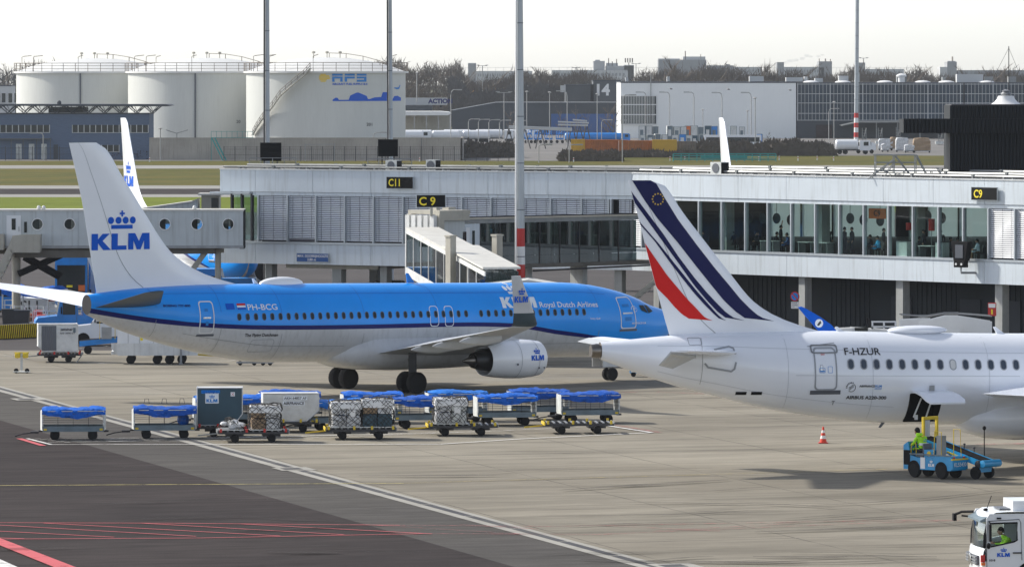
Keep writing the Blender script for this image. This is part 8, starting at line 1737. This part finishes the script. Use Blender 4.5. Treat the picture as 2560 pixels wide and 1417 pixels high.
b = MB(); b.lathe([(.02, -.55), (.15, -.53), (.15, .53), (.02, .55)], (E0.x, E0.y, E0.z-.02), 'y', 14); b.build('roller', 'gse_light', BL, True); MB().box(-1.9, -1.5, -1.15, -.4, .28, .5).build('rear_axle', 'gse_light', BL)
b = MB(); b.ell((E0.x+.25, -.28, .62), (.16, .12, .16)); b.build('drive_motor', 'dark_steel', BL, True)
for y in (-1.2, -.36): wheel(BL, -1.7, y, .25, .25, .16, 'rim', n=16)
b = MB(); b.tube([(-1.35, -1.32, .8), (-1.35, -1.32, 1.98)], .022); b.ell((-1.35, -1.32, 2.02), (.075, .075, .09)); b.build('lamp_pole', 'black', BL)
for s in (.35, .5): q = E0.lerp(E1, s)+sv*-.4; b = MB(); b.tube([q, q+Vector((0, 0, .2))], .02); b.ell(q+Vector((0, 0, .22)), (.06, .06, .04), 8, 4); b.build('rail_pin', 'dark_steel', BL)
MB().box(.35, .78, .02, .52, .84, 1.0).build('seat', 'line_dark', BL); MB().box(.32, .38, .02, .52, 1.0, 1.38).build('seat_back', 'line_dark', BL)
b = MB(); b.tube([(1.15, .27, 1.1), (1.05, .27, 1.35)], .03); b.lathe([(.15, 0), (.18, .02), (.15, .04)], (1.03, .27, 1.35), n=18); b.build('steering_wheel', 'black', BL)
c_ = p+Matrix.Rotation(radians(BA), 4, 'Z') @ Vector((.52, .27, .55))
op, P_, nk_ = person('operator', 'drive', 'hi_vis', 'cloth_dark', c_, BA-8, None, hat='black', hood=True)
op.scale = (1.16, 1.28, 1.14); op['label'] = 'person in a yellow-green hooded jacket and dark cap, sitting on the belt loader'
decal('jacket_logo', klm2d(), lambda u, v: (-.10, .10-u*.05, .80+v*.05), 'logo_pale', op)
b = MB(); b.lathe([(.162, .66), (.168, .70), (.162, .74)], (.02, 0, 0), n=18); b.build('reflective_band', 'reflect', op, True)
# ================= white truck with driver =================
Yt = 176.0; kt = Yt/F; TR = thing('truck', 'white airline truck cab entering at the lower right corner, driver in a yellow-green jacket', 'truck', (X(2470, Yt), Yt, 0), 180+6); 
tx = lambda px: -(px-2470)*kt; tz = lambda py: H-(py-HY)*Yt/F
# side outline with window opening, extruded; local +x = forward (left), local -y... camera side is +y
side_y = .0; Wc = 2.3
out = [(2428, 1500), (2416, 1440), (2415, 1392), (2412, 1362), (2423, 1345), (2430, 1296), (2440, 1283), (2470, 1276), (2640, 1272), (2640, 1500)]
win = [(2476, 1308), (2544, 1306), (2544, 1350), (2536, 1354), (2478, 1366), (2475, 1340)]
lo = [(2466, 1500), (2466, 1366), (2478, 1366), (2536, 1354), (2544, 1350), (2640, 1350), (2640, 1500)]
hi_ = [(2476, 1308), (2544, 1306), (2544, 1350), (2640, 1350), (2640, 1284), (2474, 1284), (2466, 1296)]
post = [(2466, 1296), (2476, 1308), (2475, 1340), (2478, 1366), (2466, 1366)]
def pol(L, y0, y1, name, mt, par=TR): return MB().prism([(tx(a), tz(c)) for a, c in L], y0, y1).build(name, mt, par)
for ya in (-.06, -Wc):
    b = MB()
    for L_ in (lo, hi_, post): b.prism([(tx(a), tz(c)) for a, c in L_], ya, ya+.06)
    b.build('side_shell', 'truck_white', TR)
front = [(2466, 1500), (2466, 1284), (2452, 1288), (2446, 1300), (2437, 1362), (2433, 1374), (2433, 1500)]
b = MB(); X_ = lambda a: tx(a)
def strip3(pts, name, mt, inset=0): # band across the cab following points (px, py)
    b = MB(); g = [[(tx(a)-.0-bul(y)*0+ .12*(1-((y+Wc/2)/(Wc/2))**2), y, tz(c)) for y in [-Wc+inset+(Wc-2*inset)*k/10 for k in range(11)]] for a, c in pts]; b.loft(g, closed=False, cap=False); return b.build(name, mt, TR, 60, fix=False)
bul = lambda y: 0
fs = [(2466, 1500), (2460, 1440), (2459, 1388), (2461, 1372)]
strip3([(2463, 1370), (2459, 1376), (2456, 1392), (2457, 1430), (2461, 1500)], 'front_panel', 'truck_white'); strip3([(2462, 1370), (2463, 1340), (2468, 1304), (2472, 1298)], 'windscreen', 'cab_glass', .08); strip3([(2472, 1299), (2476, 1288), (2490, 1281), (2520, 1279), (2640, 1279)], 'roof', 'truck_white')
for y in (-.08, -Wc+.08): 
    b = MB(); b.tube([(tx(2462), y, tz(1370)), (tx(2463), y, tz(1340)), (tx(2472), y, tz(1298))], .05, 6); b.build('windscreen_pillar', 'black', TR)
b = MB(); b.box(tx(2640), tx(2470), -Wc+.07, -.07, .5, 1.15); b.box(tx(2640), tx(2600), -Wc+.07, -.07, 1.15, tz(1284)); b.build('cab_floor', 'dark_steel', TR); b = MB(); g = [[(tx(2466)+.05, y, tz(1384)), (tx(2466)-.35, y, tz(1378))] for y in (-Wc+.1, -.1)]; b.loft(g, closed=False, cap=False); b.build('dashboard', 'black', TR, fix=False)
MB().box(tx(2459)+.1, tx(2459)+.17, -Wc+.25, -.3, tz(1413), tz(1390)).build('grille', 'line_dark', TR); 
b = MB(); b.prism([(tx(2455), tz(1405)), (tx(2466), tz(1402)), (tx(2466), tz(1500)), (tx(2455), tz(1500))], -.6, .02); b.build('bumper_corner', 'white', TR)
b = MB(); [b.box(tx(2458)+.16, tx(2458)+.19, -Wc+.3, -.35, z, z+.035) for z in (tz(1411), tz(1404), tz(1396))]; b.build('grille_bar', 'steel', TR)
b = MB(); b.lathe([(.16, 0), (.19, .01), (.19, .02), (.16, .03)], (tx(2457)+.17, -Wc/2-.1, tz(1404)), 'x', 20); b.tube([(tx(2457)+.19, -Wc/2-.1, tz(1404)), (tx(2457)+.19, -Wc/2-.1, tz(1404)+.17)], .015, 5); b.build('front_emblem', 'chrome', TR)
b = MB(); b.box(tx(2461), tx(2451), .0, .08, tz(1404), tz(1386)); b.build('red_lamp', 'red', TR); b = MB(); b.box(tx(2462), tx(2452), .0, .08, tz(1412), tz(1405)); b.build('amber_lamp', 'orange', TR)
b = MB(); o = [(2466, 1300), (2549, 1299), (2553, 1310), (2556, 1400)]; b.tube([(tx(a), .012, tz(c)) for a, c in [(2467, 1420), (2466, 1340), (2470, 1302), (2549, 1298), (2553, 1306), (2556, 1400)]], .012, 4); b.build('door_seam', 'line_dark', TR)
b = MB(); b.tube([(tx(a), .0, tz(c)) for a, c in win+[win[0]]], .028, 5); b.build('window_seal', 'black', TR)
MB().prism([(tx(a), tz(c)) for a, c in win], -.045, -.035).build('side_window', 'cab_glass', TR); MB().prism([(tx(a), tz(c)) for a, c in win], -Wc+.035, -Wc+.045).build('side_window', 'cab_glass', TR)
MB().box(tx(2554), tx(2533), .0, .05, tz(1383), tz(1380)).build('door_handle', 'black', TR); MB().box(tx(2503), tx(2492), .0, .05, tz(1297), tz(1293)).build('marker_lamp', 'black', TR)
decal('airline_logo', klm2d(), lambda u, v: (tx(2493)-u*9.6*kt, .02, tz(1391)+v*9.6*kt), 'logo_blue', TR, 0, 0); decal('fleet_number', text2d('1018', 1, .03), lambda u, v: (tx(2473)-u*5*kt*1.15, .02, tz(1402)+v*5*kt), 'black_text', TR)
b = MB(); b.box(tx(2476), tx(2471), .05, .22, tz(1352), tz(1310)); b.tube([(tx(2474), .12, tz(1310)), (tx(2474), -.02, tz(1303))], .02); b.build('near_mirror', 'black', TR); b = MB(); b.ell((tx(2470), .1, tz(1363)), (.07, .05, .1)); b.build('round_mirror', 'black', TR, True)
b = MB(); b.tube([(tx(2466), -Wc+.1, tz(1291)), (tx(2440), -Wc-.15, tz(1293)), (tx(2425), -Wc-.25, tz(1300))], .045, 6); b.tube([(tx(2466), -Wc+.1, tz(1304)), (tx(2440), -Wc-.15, tz(1303))], .03, 6); b.box(tx(2427), tx(2419), -Wc-.4, -Wc-.15, tz(1316), tz(1298)); b.build('far_mirror', 'black', TR)
b = MB(); b.prism([(tx(2478), tz(1288)), (tx(2452), tz(1301)), (tx(2452), tz(1306)), (tx(2472), tz(1302))], -Wc+.1, -.1); b.build('sun_visor', 'cart_side', TR)
MB().box(tx(2545), tx(2510), -1.7, -.7, tz(1278), tz(1275)).build('roof_hatch', 'line_dark', TR); b = MB(); b.tube([(tx(2478), -.8, tz(1279)), (tx(2491), -.8, tz(1243))], .012, 4); b.ell((tx(2476), -.8, tz(1278)), (.08, .06, .05)); b.build('antenna', 'black', TR)
MB().box(tx(2600), tx(2538), -1.9, -.3, tz(1280), tz(1254)).build('roof_beacon_box', 'truck_white', TR)
for y in (-.35, -Wc+.35): wheel(TR, tx(2585), y, .52, .52, .32, 'rim')
b = MB(); b.lathe([(.02, 0), (.62, 0), (.62, .02), (.02, .02)], (tx(2585), .005, .55), 'y', 28); b.build('wheel_arch', 'black', TR)
MB().box(tx(2640), tx(2585), -Wc+.2, -.2, .8, 1.1).build('chassis', 'dark_steel', TR)
MB().box(tx(2560), tx(2528), -1.0, -.35, 1.15, 1.7).build('driver_seat', 'cloth_dark', TR)
Rm = Matrix.Rotation(radians(186), 4, 'Z'); pos = Vector((X(2470, Yt), Yt, 0))+Rm @ Vector((tx(2543), -.75, tz(1366)-.72))
dr_, _, _ = person('driver', 'drive', 'hi_vis', 'cloth_dark', pos, 186, None, arms=[((.18, .03, -.22), (.46, -.02, -.16)), ((.16, -.03, -.24), (.45, .03, -.18))]); dr_['label'] = 'driver in a yellow-green jacket at the wheel of the white truck'; dr_['category'] = 'driver'
b = MB(); wc = pos+Rm @ Vector((.62, 0, .78)); 
b = MB(); b.lathe([(.2, 0), (.225, .015), (.2, .03)], (tx(2543)+.56, -.75, tz(1366)+.08), n=20); b.build('steering_wheel', 'black', TR)
